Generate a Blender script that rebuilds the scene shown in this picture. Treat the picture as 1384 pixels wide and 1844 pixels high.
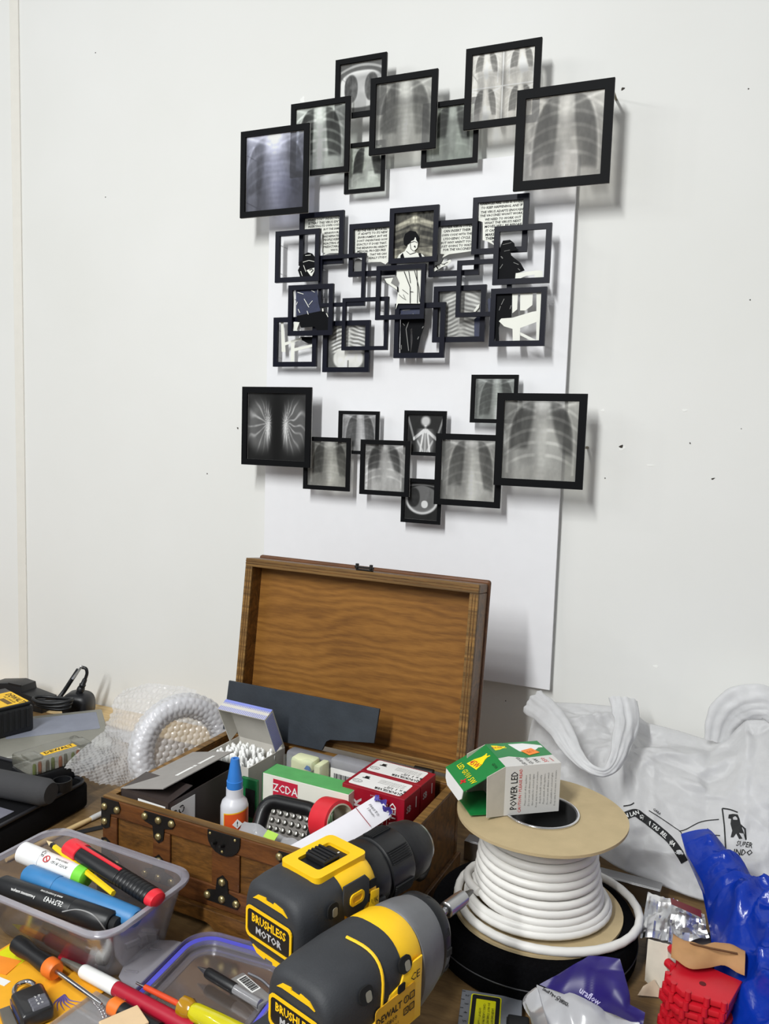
import bpy, bmesh, math, random
import numpy as np
from mathutils import Vector, Matrix, noise, Euler
from mathutils.bvhtree import BVHTree

for o in list(bpy.data.objects):
    bpy.data.objects.remove(o)
scene = bpy.context.scene
COL = scene.collection
R = math.radians
random.seed(7)
np.random.seed(7)

# ------------------------------------------------------------------ camera
# world: x along the back wall, y into the wall (wall face at y = 0), z up from the worktop (z = 0)
FPX, CXP, CYP = 1450.0, 692.0, 922.0
YAW, PITCH, ROLL = R(23.2), R(5.76), R(1.785)
CAM = Vector((0.0, -1.40, 0.646))
_d = Vector((-math.sin(YAW) * math.cos(PITCH), math.cos(YAW) * math.cos(PITCH), -math.sin(PITCH)))
_r = Vector((math.cos(YAW), math.sin(YAW), 0.0))
_u = _r.cross(_d)
_r2 = _r * math.cos(ROLL) + _u * math.sin(ROLL)
_u2 = -_r * math.sin(ROLL) + _u * math.cos(ROLL)
cd = bpy.data.cameras.new('camera')
cd.sensor_fit = 'VERTICAL'
cd.sensor_height = 36.0
cd.lens = 36.0 * FPX / 1844.0
cd.clip_start = 0.02
cam = bpy.data.objects.new('camera', cd)
COL.objects.link(cam)
m = Matrix((( _r2.x, _u2.x, -_d.x, CAM.x), (_r2.y, _u2.y, -_d.y, CAM.y), (_r2.z, _u2.z, -_d.z, CAM.z), (0, 0, 0, 1)))
cam.matrix_world = m
scene.camera = cam

# ------------------------------------------------------------------ world, lights, exposure
w = bpy.data.worlds.new('room_light')
scene.world = w
w.use_nodes = True
w.node_tree.nodes['Background'].inputs[0].default_value = (0.93, 0.965, 1.0, 1)
w.node_tree.nodes['Background'].inputs[1].default_value = 0.30


def batten(name, x, y0, y1, z, power, n, col=(0.985, 1.0, 0.985)):
    """row of small round lamps at right angles to the wall"""
    for k in range(n):
        l = bpy.data.lights.new(name, 'POINT')
        l.energy, l.color, l.shadow_soft_size = power / n, col, 0.05
        o = bpy.data.objects.new(name, l)
        COL.objects.link(o)
        o.location = (x, y0 + (y1 - y0) * (k + 0.5) / n, z)


def diffuser(name, x, y0, y1, z, power, col=(0.985, 1.0, 0.985)):
    """the downward share of a batten's light, from its diffuser"""
    l = bpy.data.lights.new(name, 'AREA')
    l.shape = 'RECTANGLE'
    l.size, l.size_y, l.energy, l.color = 0.09, abs(y1 - y0), power, col
    o = bpy.data.objects.new(name, l)
    COL.objects.link(o)
    o.location = (x, (y0 + y1) / 2, z)


batten('ceiling_batten_light', -0.62, -1.55, -4.1, 1.95, 122.0, 9)
diffuser('ceiling_batten_diffuser', -0.62, -1.55, -4.1, 1.90, 66.0)
batten('added_left_fill_light', -2.6, -1.2, -3.6, 1.95, 58.0, 5)  # unseen fill row, added to brighten the left side of the wall

vs = scene.view_settings
vs.view_transform = 'Standard'
vs.look = 'None'
vs.exposure = 0.0
vs.gamma = 1.0
vs.use_curve_mapping = False
try:
    scene.cycles.use_denoising = True
    scene.cycles.max_bounces = 8
    scene.cycles.adaptive_threshold = 0.02
    scene.cycles.transparent_max_bounces = 24
    scene.cycles.caustics_reflective = False
    scene.cycles.caustics_refractive = False
except Exception:
    pass


# ------------------------------------------------------------------ point helpers
def at(px, py, X=None, Y=None, Z=None):
    """the world point that the photograph shows at a pixel, on a given wall-parallel, side or level plane"""
    d = _r2 * ((px - CXP) / FPX) + _u2 * (-(py - CYP) / FPX) + _d
    if Y is not None:
        t = (Y - CAM.y) / d.y
    elif Z is not None:
        t = (Z - CAM.z) / d.z
    else:
        t = (X - CAM.x) / d.x
    return CAM + d * t


def lin(c):
    out = []
    for v in c[:3]:
        v = v / 255.0
        out.append(v / 12.92 if v <= 0.04045 else ((v + 0.055) / 1.055) ** 2.4)
    return (*out, 1.0)


# ------------------------------------------------------------------ materials
MATS = {}


def _nt(name):
    mt = bpy.data.materials.new(name)
    mt.use_nodes = True
    nt = mt.node_tree
    nt.nodes.clear()
    out = nt.nodes.new('ShaderNodeOutputMaterial')
    return mt, nt, out


def _noise(nt, scale, detail=4.0, stretch=None, rough=0.55):
    tc = nt.nodes.new('ShaderNodeTexCoord')
    mp = nt.nodes.new('ShaderNodeMapping')
    if stretch:
        mp.inputs['Scale'].default_value = stretch
    nz = nt.nodes.new('ShaderNodeTexNoise')
    nz.inputs['Scale'].default_value = scale
    nz.inputs['Detail'].default_value = detail
    nz.inputs['Roughness'].default_value = rough
    nt.links.new(tc.outputs['Object'], mp.inputs[0])
    nt.links.new(mp.outputs[0], nz.inputs['Vector'])
    return nz


def _ramp(nt, src, stops):
    rp = nt.nodes.new('ShaderNodeValToRGB')
    els = rp.color_ramp.elements
    while len(els) < len(stops):
        els.new(0.5)
    for e, (p, c) in zip(els, stops):
        e.position = p
        e.color = c
    nt.links.new(src, rp.inputs[0])
    return rp


def M(name, col=(128, 128, 128), rough=0.5, metal=0.0, var=0.06, vscale=40.0, bump=0.0, bscale=200.0, spec=0.5,
      coat=0.0, sss=0.0, alpha=1.0, sheen=0.0):
    """principled plastic / paint / metal with a little noise in its colour and an optional fine bump"""
    if name in MATS:
        return MATS[name]
    mt, nt, out = _nt(name)
    b = nt.nodes.new('ShaderNodeBsdfPrincipled')
    c = lin(col)
    nz = _noise(nt, vscale)
    lo = tuple(v * (1 - var) for v in c[:3]) + (1,)
    hi = tuple(min(1, v * (1 + var)) for v in c[:3]) + (1,)
    rp = _ramp(nt, nz.outputs[0], [(0.3, lo), (0.7, hi)])
    nt.links.new(rp.outputs[0], b.inputs['Base Color'])
    b.inputs['Roughness'].default_value = rough
    b.inputs['Metallic'].default_value = metal
    b.inputs['Specular IOR Level'].default_value = spec
    b.inputs['Coat Weight'].default_value = coat
    b.inputs['Sheen Weight'].default_value = sheen
    if sss:
        b.inputs['Subsurface Weight'].default_value = sss
        b.inputs['Subsurface Radius'].default_value = (0.01, 0.01, 0.01)
    if bump:
        n2 = _noise(nt, bscale, 6.0)
        bp = nt.nodes.new('ShaderNodeBump')
        bp.inputs['Strength'].default_value = bump
        bp.inputs['Distance'].default_value = 0.002
        nt.links.new(n2.outputs[0], bp.inputs['Height'])
        nt.links.new(bp.outputs[0], b.inputs['Normal'])
    nt.links.new(b.outputs[0], out.inputs[0])
    MATS[name] = mt
    return mt


def MW(name, dark, light, scale=6.0, stretch=(1, 14, 14), rough=0.45, dist=2.5, bump=0.08, spec=0.4):
    """wood: long noise grain through a colour ramp"""
    if name in MATS:
        return MATS[name]
    mt, nt, out = _nt(name)
    b = nt.nodes.new('ShaderNodeBsdfPrincipled')
    n1 = _noise(nt, scale, 8.0, stretch)
    n1.inputs['Distortion'].default_value = dist
    n2 = _noise(nt, scale * 12, 4.0, stretch)
    mx = nt.nodes.new('ShaderNodeMix')
    mx.inputs[0].default_value = 0.3
    nt.links.new(n1.outputs[0], mx.inputs[2])
    nt.links.new(n2.outputs[0], mx.inputs[3])
    mid = tuple((a + c) / 2 for a, c in zip(lin(dark), lin(light)))
    rp = _ramp(nt, mx.outputs[0], [(0.34, lin(dark)), (0.5, mid), (0.64, lin(light))])
    nt.links.new(rp.outputs[0], b.inputs['Base Color'])
    b.inputs['Roughness'].default_value = rough
    b.inputs['Specular IOR Level'].default_value = spec
    bp = nt.nodes.new('ShaderNodeBump')
    bp.inputs['Strength'].default_value = bump
    bp.inputs['Distance'].default_value = 0.001
    nt.links.new(mx.outputs[0], bp.inputs['Height'])
    nt.links.new(bp.outputs[0], b.inputs['Normal'])
    nt.links.new(b.outputs[0], out.inputs[0])
    MATS[name] = mt
    return mt


def MC(name, col=(235, 235, 240), clear=0.75, rough=0.15, gloss=0.12, bump=0.0, bscale=300.0, fres=0.5):
    """thin clear or milky plastic: part lets the light straight through, part scatters, a little gloss"""
    if name in MATS:
        return MATS[name]
    mt, nt, out = _nt(name)
    tr = nt.nodes.new('ShaderNodeBsdfTransparent')
    c = lin(col)
    tr.inputs[0].default_value = tuple(0.8 + 0.2 * v for v in c[:3]) + (1,) if clear > 0.4 else c
    df = nt.nodes.new('ShaderNodeBsdfDiffuse')
    tl = nt.nodes.new('ShaderNodeBsdfTranslucent')
    nz = _noise(nt, 60.0)
    rp = _ramp(nt, nz.outputs[0], [(0.3, tuple(v * 0.93 for v in c[:3]) + (1,)), (0.7, c)])
    nt.links.new(rp.outputs[0], df.inputs[0])
    nt.links.new(rp.outputs[0], tl.inputs[0])
    m0 = nt.nodes.new('ShaderNodeMixShader')
    m0.inputs[0].default_value = 0.4
    nt.links.new(df.outputs[0], m0.inputs[1])
    nt.links.new(tl.outputs[0], m0.inputs[2])
    m1 = nt.nodes.new('ShaderNodeMixShader')
    m1.inputs[0].default_value = clear
    nt.links.new(m0.outputs[0], m1.inputs[1])
    nt.links.new(tr.outputs[0], m1.inputs[2])
    gl = nt.nodes.new('ShaderNodeBsdfGlossy')
    gl.inputs['Roughness'].default_value = rough
    lw = nt.nodes.new('ShaderNodeLayerWeight')
    lw.inputs[0].default_value = 0.25
    ml = nt.nodes.new('ShaderNodeMath')
    ml.operation = 'MULTIPLY_ADD'
    ml.inputs[1].default_value = fres
    ml.inputs[2].default_value = gloss * 0.5
    nt.links.new(lw.outputs['Fresnel'], ml.inputs[0])
    m2 = nt.nodes.new('ShaderNodeMixShader')
    nt.links.new(ml.outputs[0], m2.inputs[0])
    nt.links.new(m1.outputs[0], m2.inputs[1])
    nt.links.new(gl.outputs[0], m2.inputs[2])
    if bump:
        n2 = _noise(nt, bscale, 5.0)
        bp = nt.nodes.new('ShaderNodeBump')
        bp.inputs['Strength'].default_value = bump
        bp.inputs['Distance'].default_value = 0.003
        nt.links.new(n2.outputs[0], bp.inputs['Height'])
        for q in (df, gl, tl):
            nt.links.new(bp.outputs[0], q.inputs['Normal'])
    nt.links.new(m2.outputs[0], out.inputs[0])
    MATS[name] = mt
    return mt


def MFILM(name, clear=0.7):
    """printed x-ray film: the print is the colour attribute, light passes through the pale places"""
    if name in MATS:
        return MATS[name]
    mt, nt, out = _nt(name)
    at_ = nt.nodes.new('ShaderNodeAttribute')
    at_.attribute_name = 'print'
    tr = nt.nodes.new('ShaderNodeBsdfTransparent')
    df = nt.nodes.new('ShaderNodeBsdfDiffuse')
    nt.links.new(at_.outputs['Color'], tr.inputs[0])
    nt.links.new(at_.outputs['Color'], df.inputs[0])
    m1 = nt.nodes.new('ShaderNodeMixShader')
    m1.inputs[0].default_value = clear
    nt.links.new(df.outputs[0], m1.inputs[1])
    nt.links.new(tr.outputs[0], m1.inputs[2])
    gl = nt.nodes.new('ShaderNodeBsdfGlossy')
    gl.inputs['Roughness'].default_value = 0.5
    m2 = nt.nodes.new('ShaderNodeMixShader')
    m2.inputs[0].default_value = 0.025
    nt.links.new(m1.outputs[0], m2.inputs[1])
    nt.links.new(gl.outputs[0], m2.inputs[2])
    nt.links.new(m2.outputs[0], out.inputs[0])
    MATS[name] = mt
    return mt


# ------------------------------------------------------------------ object helpers
def link(o, parent=None):
    COL.objects.link(o)
    if parent is not None:
        o.parent = parent
    return o


def tag(o, label=None, cat=None, group=None, kind=None):
    if label:
        o['label'] = label
    if cat:
        o['category'] = cat
    if group:
        o['group'] = group
    if kind:
        o['kind'] = kind
    return o


def thing(name, label, cat, loc=(0, 0, 0), rz=0.0, group=None, rot=None):
    o = bpy.data.objects.new(name, None)
    o.empty_display_size = 0.02
    link(o)
    o.location = loc
    o.rotation_euler = rot if rot is not None else (0, 0, rz)
    return tag(o, label, cat, group)


def mesh(name, bm, mat, parent=None, smooth=None, loc=None, rot=None):
    me = bpy.data.meshes.new(name)
    bmesh.ops.recalc_face_normals(bm, faces=bm.faces)
    bm.to_mesh(me)
    bm.free()
    if mat is not None:
        me.materials.append(mat)
    if smooth is not None:
        me.polygons.foreach_set('use_smooth', [True] * len(me.polygons))
        try:
            me.set_sharp_from_angle(angle=R(smooth))
        except Exception:
            pass
    o = bpy.data.objects.new(name, me)
    if loc is not None:
        o.location = loc
    if rot is not None:
        o.rotation_euler = rot
    return link(o, parent)


def nb():
    return bmesh.new()


def xf(bm, verts, M4):
    bmesh.ops.transform(bm, matrix=M4, verts=verts)


def TRS(loc=(0, 0, 0), rot=(0, 0, 0), s=(1, 1, 1)):
    return Matrix.Translation(loc) @ Euler(rot).to_matrix().to_4x4() @ Matrix.Diagonal((*s, 1))


def box(bm, lo, hi, bev=0.0, seg=2, M4=None):
    lo, hi = Vector(lo), Vector(hi)
    t = nb()
    bmesh.ops.create_cube(t, size=1.0)
    c = (lo + hi) / 2
    s = hi - lo
    bmesh.ops.transform(t, matrix=Matrix.Translation(c) @ Matrix.Diagonal((s.x, s.y, s.z, 1)), verts=t.verts)
    if bev:
        bmesh.ops.bevel(t, geom=t.edges[:], offset=bev, segments=seg, affect='EDGES', profile=0.5)
    merge(bm, t, M4)


def merge(bm, t, M4=None):
    if M4 is not None:
        bmesh.ops.transform(t, matrix=M4, verts=t.verts)
    vm = [bm.verts.new(v.co) for v in t.verts]
    t.verts.index_update()
    for f in t.faces:
        try:
            bm.faces.new([vm[v.index] for v in f.verts])
        except ValueError:
            pass
    t.free()


def lathe(bm, prof, seg=24, M4=None, caps=True):
    """profile of (r, z) turned about z"""
    t = nb()
    rings = []
    for r_, z_ in prof:
        if r_ < 1e-6:
            rings.append([t.verts.new((0, 0, z_))])
        else:
            rings.append([t.verts.new((r_ * math.cos(2 * math.pi * k / seg), r_ * math.sin(2 * math.pi * k / seg), z_)) for k in range(seg)])
    for a, b in zip(rings, rings[1:]):
        for k in range(seg):
            k2 = (k + 1) % seg
            if len(a) == 1 and len(b) == 1:
                continue
            if len(a) == 1:
                t.faces.new((a[0], b[k], b[k2]))
            elif len(b) == 1:
                t.faces.new((a[k], a[k2], b[0]))
            else:
                t.faces.new((a[k], a[k2], b[k2], b[k]))
    if caps:
        for rg in (rings[0], rings[-1]):
            if len(rg) > 2:
                t.faces.new(rg)
    merge(bm, t, M4)


def along(p, q):
    """matrix that carries +z from p toward q"""
    p, q = Vector(p), Vector(q)
    return Matrix.Translation(p) @ (q - p).to_track_quat('Z', 'Y').to_matrix().to_4x4()


def rod(bm, p, q, r0, r1=None, seg=12):
    L = (Vector(q) - Vector(p)).length
    lathe(bm, [(r0, 0), (r0 if r1 is None else r1, L)], seg, along(p, q))


def tube(bm, pts, rad, seg=8, closed=False, flat=1.0, cap=True, up=(0, 0, 1)):
    """sweep of a circle (or flattened circle) along points"""
    pts = [Vector(p) for p in pts]
    n = len(pts)
    rings = []
    prevn = None
    for i, p in enumerate(pts):
        if closed:
            tg = pts[(i + 1) % n] - pts[i - 1]
        else:
            tg = pts[min(i + 1, n - 1)] - pts[max(i - 1, 0)]
        if tg.length < 1e-9:
            tg = Vector((0, 0, 1))
        tg.normalize()
        if prevn is None:
            u = Vector(up)
            if abs(u.dot(tg)) > 0.95:
                u = Vector((1, 0, 0))
            nn = (u - tg * u.dot(tg)).normalized()
        else:
            nn = prevn - tg * prevn.dot(tg)
            nn = nn.normalized() if nn.length > 1e-6 else Vector((0, 0, 1))
        prevn = nn
        bn = tg.cross(nn)
        rr = rad(i / (n - 1)) if callable(rad) else rad
        rings.append([bm.verts.new(p + nn * (rr * math.cos(2 * math.pi * k / seg)) + bn * (rr * flat * math.sin(2 * math.pi * k / seg))) for k in range(seg)])
    rng = range(n) if closed else range(n - 1)
    for i in rng:
        a, b = rings[i], rings[(i + 1) % n]
        for k in range(seg):
            k2 = (k + 1) % seg
            bm.faces.new((a[k], a[k2], b[k2], b[k]))
    if not closed and cap:
        bm.faces.new(rings[0])
        bm.faces.new(rings[-1][::-1])


def catmull(pts, k=6, closed=False):
    pts = [Vector(p) for p in pts]
    n = len(pts)
    out = []
    rng = range(n) if closed else range(n - 1)
    for i in rng:
        p0 = pts[(i - 1) % n] if closed or i > 0 else pts[i]
        p1 = pts[i]
        p2 = pts[(i + 1) % n]
        p3 = pts[(i + 2) % n] if closed or i + 2 < n else p2
        for j in range(k):
            t = j / k
            out.append(0.5 * ((2 * p1) + (p2 - p0) * t + (2 * p0 - 5 * p1 + 4 * p2 - p3) * t * t + (3 * p1 - p0 - 3 * p2 + p3) * t ** 3))
    if not closed:
        out.append(pts[-1])
    return out


def prism(bm, poly, z0, z1, M4=None, bev=0.0):
    """2-D outline extruded from z0 to z1 (local x, y)"""
    t = nb()
    a = [t.verts.new((x, y, z0)) for x, y in poly]
    f = t.faces.new(a)
    r = bmesh.ops.extrude_face_region(t, geom=[f])
    vv = [e for e in r['geom'] if isinstance(e, bmesh.types.BMVert)]
    bmesh.ops.translate(t, verts=vv, vec=(0, 0, z1 - z0))
    if bev:
        es = [e for e in t.edges if abs(e.verts[0].co.z - e.verts[1].co.z) < 1e-9]
        bmesh.ops.bevel(t, geom=es, offset=bev, segments=2, affect='EDGES', profile=0.5)
    merge(bm, t, M4)


def rrect(w_, h_, r_, n=5, cx=0.0, cy=0.0):
    out = []
    for sx, sy, a0 in ((1, 1, 0), (-1, 1, 90), (-1, -1, 180), (1, -1, 270)):
        for k in range(n + 1):
            a = R(a0 + 90 * k / n)
            out.append((cx + sx * (w_ / 2 - r_) + r_ * math.cos(a), cy + sy * (h_ / 2 - r_) + r_ * math.sin(a)))
    return out


def ringprism(bm, outer, inner, z0, z1, M4=None):
    """band between two outlines with the same number of points"""
    t = nb()
    n = len(outer)
    vs_ = [[t.verts.new((x, y, z)) for x, y in pl] for pl, z in ((outer, z0), (outer, z1), (inner, z1), (inner, z0))]
    for i in range(4):
        a, b = vs_[i], vs_[(i + 1) % 4]
        for k in range(n):
            k2 = (k + 1) % n
            t.faces.new((a[k], a[k2], b[k2], b[k]))
    merge(bm, t, M4)


def grid(bm, fn, nu, nv, closed_u=False):
    vv = [[bm.verts.new(fn(i / (nu if closed_u else nu - 1), j / (nv - 1))) for i in range(nu)] for j in range(nv)]
    for j in range(nv - 1):
        for i in range(nu if closed_u else nu - 1):
            i2 = (i + 1) % nu
            bm.faces.new((vv[j][i], vv[j][i2], vv[j + 1][i2], vv[j + 1][i]))
    return vv


_TXT = {}


def textbm(s, size=0.01, align='CENTER', shear=0.0, ls=1.0, extr=0.0, res=1, bold=0.0, sx=1.0):
    """lettering as a flat mesh in local x, y; returns bmesh"""
    cu = bpy.data.curves.new('lettering', 'FONT')
    cu.body = s
    cu.size = size
    cu.align_x = align
    cu.align_y = 'CENTER'
    cu.shear = shear
    cu.space_line = ls
    cu.extrude = extr
    cu.resolution_u = res
    cu.offset = bold * size
    o = bpy.data.objects.new('lettering', cu)
    COL.objects.link(o)
    dg = bpy.context.evaluated_depsgraph_get()
    me = bpy.data.meshes.new_from_object(o.evaluated_get(dg))
    bpy.data.objects.remove(o)
    bpy.data.curves.remove(cu)
    bm = nb()
    bm.from_mesh(me)
    bpy.data.meshes.remove(me)
    if sx != 1.0:
        bmesh.ops.scale(bm, vec=(sx, 1, 1), verts=bm.verts)
    return bm


def letter(s, size, mat, parent, M4, name='lettering', **k):
    bm = textbm(s, size, **k)
    bmesh.ops.transform(bm, matrix=M4, verts=bm.verts)
    return mesh(name, bm, mat, parent)


def basis(o, x, y, z):
    o, x, y, z = Vector(o), Vector(x).normalized(), Vector(y).normalized(), Vector(z).normalized()
    return Matrix(((x.x, y.x, z.x, o.x), (x.y, y.y, z.y, o.y), (x.z, y.z, z.z, o.z), (0, 0, 0, 1)))


XZ = Matrix(((1, 0, 0, 0), (0, 0, -1, 0), (0, 1, 0, 0), (0, 0, 0, 1)))   # local xy plane stood up to face -y

# ------------------------------------------------------------------ materials used in many places
BLACK = M('black_plastic', (20, 21, 24), 0.42, bump=0.05)
BLACKM = M('matt_black', (14, 15, 18), 0.75, bump=0.15, bscale=900)
WHITE = M('white_print', (238, 238, 236), 0.6, var=0.02)
INK = M('black_ink', (16, 16, 18), 0.7, var=0.02)
STEEL = M('steel', (190, 190, 192), 0.28, 1.0)
CHROME = M('chrome', (225, 225, 228), 0.12, 1.0)
REDP = M('red_plastic', (206, 30, 44), 0.38)
ORANGE = M('orange_plastic', (240, 120, 40), 0.45)
YEL = M('yellow_plastic', (250, 198, 24), 0.42, var=0.05, bump=0.06)

# ================================================================== THE SETTING
wm, nt, out = _nt('painted_plaster')
b_ = nt.nodes.new('ShaderNodeBsdfPrincipled')
n1 = _noise(nt, 1.6, 5.0)
n2 = _noise(nt, 55.0, 8.0)
n3 = _noise(nt, 9.0, 3.0)
r1 = _ramp(nt, n1.outputs[0], [(0.25, lin((230, 230, 226))), (0.75, lin((238, 238, 236)))])
nt.links.new(r1.outputs[0], b_.inputs['Base Color'])
b_.inputs['Roughness'].default_value = 0.75
b_.inputs['Specular IOR Level'].default_value = 0.25
mx = nt.nodes.new('ShaderNodeMix')
mx.inputs[0].default_value = 0.7
nt.links.new(n2.outputs[0], mx.inputs[2])
nt.links.new(n3.outputs[0], mx.inputs[3])
bp = nt.nodes.new('ShaderNodeBump')
bp.inputs['Strength'].default_value = 0.12
bp.inputs['Distance'].default_value = 0.004
nt.links.new(mx.outputs[0], bp.inputs['Height'])
nt.links.new(bp.outputs[0], b_.inputs['Normal'])
nt.links.new(b_.outputs[0], out.inputs[0])
WALLM = wm

bm = nb()
box(bm, (-3.2, 0.0, -0.76), (2.4, 0.12, 2.0))
wall = tag(mesh('wall_back', bm, WALLM), 'white painted plaster wall behind the table', kind='structure')
bm = nb()
box(bm, (-3.2, -3.4, -0.80), (2.4, 0.12, -0.76))
tag(mesh('floor', bm, M('floor_lino', (120, 116, 108), 0.6)), 'grey floor', kind='structure')
# plasterboard joint strip at the far left of the wall
xs = at(38, 700, Y=0).x
bm = nb()
box(bm, (xs - 0.016, -0.0035, 0.0), (xs + 0.010, 0.0, 2.0), 0.0012)
tag(mesh('trim_1', bm, M('filler_strip', (233, 230, 222), 0.8, var=0.02)), 'narrow filled joint strip running up the wall', kind='structure')


def wallmark(px, py, rx, rz, mat, name, dz=0.0006, rot=0.0):
    p = at(px, py, Y=0)
    b = nb()
    pts = []
    for k in range(9):
        a = 2 * math.pi * k / 9
        q = 1 + 0.25 * math.sin(3 * a + px)
        x, z = rx * q * math.cos(a), rz * q * math.sin(a)
        pts.append((x * math.cos(rot) - z * math.sin(rot), x * math.sin(rot) + z * math.cos(rot)))
    prism(b, pts, 0.0, dz, Matrix.Translation((p.x, 0.0, p.z)) @ XZ)
    return mesh(name, b, mat, wall)


DARKM = M('dark_hole', (60, 55, 50), 0.9)
CHIP = M('plaster_chip', (246, 246, 243), 0.9, var=0.02)
for px, py, rx, rz in ((1118, 804, 0.0035, 0.0025), (1283, 862, 0.0028, 0.0012), (1089, 861, 0.001, 0.001), (428, 771, 0.0015, 0.0022),
                       (1121, 160, 0.003, 0.002), (1242, 798, 0.0009, 0.0016), (1334, 772, 0.0007, 0.0007), (1347, 160, 0.001, 0.001),
                       (172, 95, 0.0012, 0.001), (190, 355, 0.0012, 0.001), (373, 853, 0.0013, 0.0012), (1350, 540, 0.001, 0.001), (910, 1262, 0.001, 0.001)):
    wallmark(px, py, rx, rz, DARKM, 'wall_hole', rot=0.4)
for px, py, rx, rz in ((1119, 807, 0.0055, 0.004), (1085, 739, 0.003, 0.002), (1232, 739, 0.004, 0.002), (545, 180, 0.005, 0.006), (1170, 838, 0.006, 0.0012), (1180, 1200, 0.004, 0.002)):
    wallmark(px, py, rx, rz, CHIP, 'filler_spot', dz=0.0004)

# worktop
bm = nb()
box(bm, (-2.3, -1.16, -0.03), (1.3, -0.095, 0.0), 0.002)
table = thing('workbench', 'brown wooden workbench covered with tools and boxes', 'table', (0, 0, 0))
mesh('worktop', bm, MW('worktop_wood', (96, 74, 46), (136, 108, 70), 3.0, (2, 9, 9), 0.5, 1.5), table)
bm = nb()
box(bm, (-2.3, -0.093, -0.03), (1.3, -0.003, 0.0), 0.002)
tag(mesh('rear_plank', bm, MW('pine', (196, 164, 112), (224, 196, 146), 3.0, (1, 12, 12), 0.55), table), 'pale wood strip along the wall')
for lx, ly in ((-2.2, -1.08), (1.2, -1.08), (-2.2, -0.08), (1.2, -0.08)):
    bm = nb()
    box(bm, (lx - 0.03, ly - 0.03, -0.76), (lx + 0.03, ly + 0.03, -0.03), 0.003)
    mesh('leg', bm, MATS['pine'], table)

# backing board on the wall
pa, pb = at(1040, 268, Y=-0.0165), at(990, 1243, Y=-0.0165)
pc = at(481, 640, Y=-0.0165)
bm = nb()
box(bm, (pc.x, -0.0175, (pa.z + pb.z) / 2 - (pa.z - pb.z) / 2), (0.5 * (pa.x + pb.x), -0.0125, pa.z), 0.0006)
bb_t = thing('backing_board', 'tall white foam board fixed to the wall behind the framed x-rays', 'board', (0, 0, 0))
mesh('board', bm, M('foamboard', (240, 240, 243), 0.55, var=0.01), bb_t)
for fx, fz in ((0.2, 0.15), (0.8, 0.15), (0.2, 0.85), (0.8, 0.85)):
    bm = nb()
    rod(bm, (pc.x + (pa.x - pc.x) * fx, -0.0124, pb.z + (pa.z - pb.z) * fz), (pc.x + (pa.x - pc.x) * fx, -0.0004, pb.z + (pa.z - pb.z) * fz), 0.012)
    mesh('spacer', bm, MATS['foamboard'], bb_t)

# ================================================================== FRAMED X-RAYS ON THE WALL
FRAME = M('frame_black', (9, 10, 13), 0.6, var=0.1, spec=0.12)
PIN = MC('clear_pin', (240, 240, 240), 0.9, 0.2, 0.05)
FRAMEB = M('frame_blueblack', (13, 15, 30), 0.4, var=0.12, spec=0.16)
RIM = M('acrylic_edge', (206, 204, 200), 0.4, var=0.03)
FILM = MFILM('xray_film', 0.72)
FILMD = MFILM('xray_print', 0.25)
ROD = M('standoff_brass', (120, 110, 84), 0.4, 0.8)
CREAM = M('comic_white', (238, 239, 230), 0.55, var=0.02)
NAVY = M('comic_navy', (30, 38, 70), 0.5, var=0.25, vscale=120)
COMICK = M('comic_black', (10, 11, 15), 0.6, spec=0.1)
GREYC = M('comic_grey', (128, 128, 126), 0.6)


def vnoise(U, V, f, seed=0):
    """cheap smooth value noise on arrays"""
    rs = np.random.RandomState(seed)
    g = rs.rand(64, 64)
    x, y = U * f + 7.3, V * f + 3.1
    xi, yi = np.floor(x).astype(int), np.floor(y).astype(int)
    fx, fy = x - xi, y - yi
    fx, fy = fx * fx * (3 - 2 * fx), fy * fy * (3 - 2 * fy)
    a, b = g[xi % 64, yi % 64], g[(xi + 1) % 64, yi % 64]
    c, d = g[xi % 64, (yi + 1) % 64], g[(xi + 1) % 64, (yi + 1) % 64]
    return (a * (1 - fx) + b * fx) * (1 - fy) + (c * (1 - fx) + d * fx) * fy


def fbm(U, V, f, seed=0):
    return 0.55 * vnoise(U, V, f, seed) + 0.3 * vnoise(U, V, f * 2.1, seed + 1) + 0.15 * vnoise(U, V, f * 4.3, seed + 2)


def sm(a, b, x):
    t = np.clip((x - a) / (b - a), 0, 1)
    return t * t * (3 - 2 * t)


def ell(U, V, cx, cy, rx, ry, soft=0.25, p=2.2):
    d = (np.abs((U - cx) / rx) ** p + np.abs((V - cy) / ry) ** p) ** (1 / p)
    return 1 - sm(1 - soft, 1 + soft, d)


def seg(U, V, ax, ay, bx, by, w_):
    dx, dy = bx - ax, by - ay
    t = np.clip(((U - ax) * dx + (V - ay) * dy) / (dx * dx + dy * dy), 0, 1)
    d = np.hypot(U - ax - t * dx, V - ay - t * dy)
    return 1 - sm(w_ * 0.5, w_, d)


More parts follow.
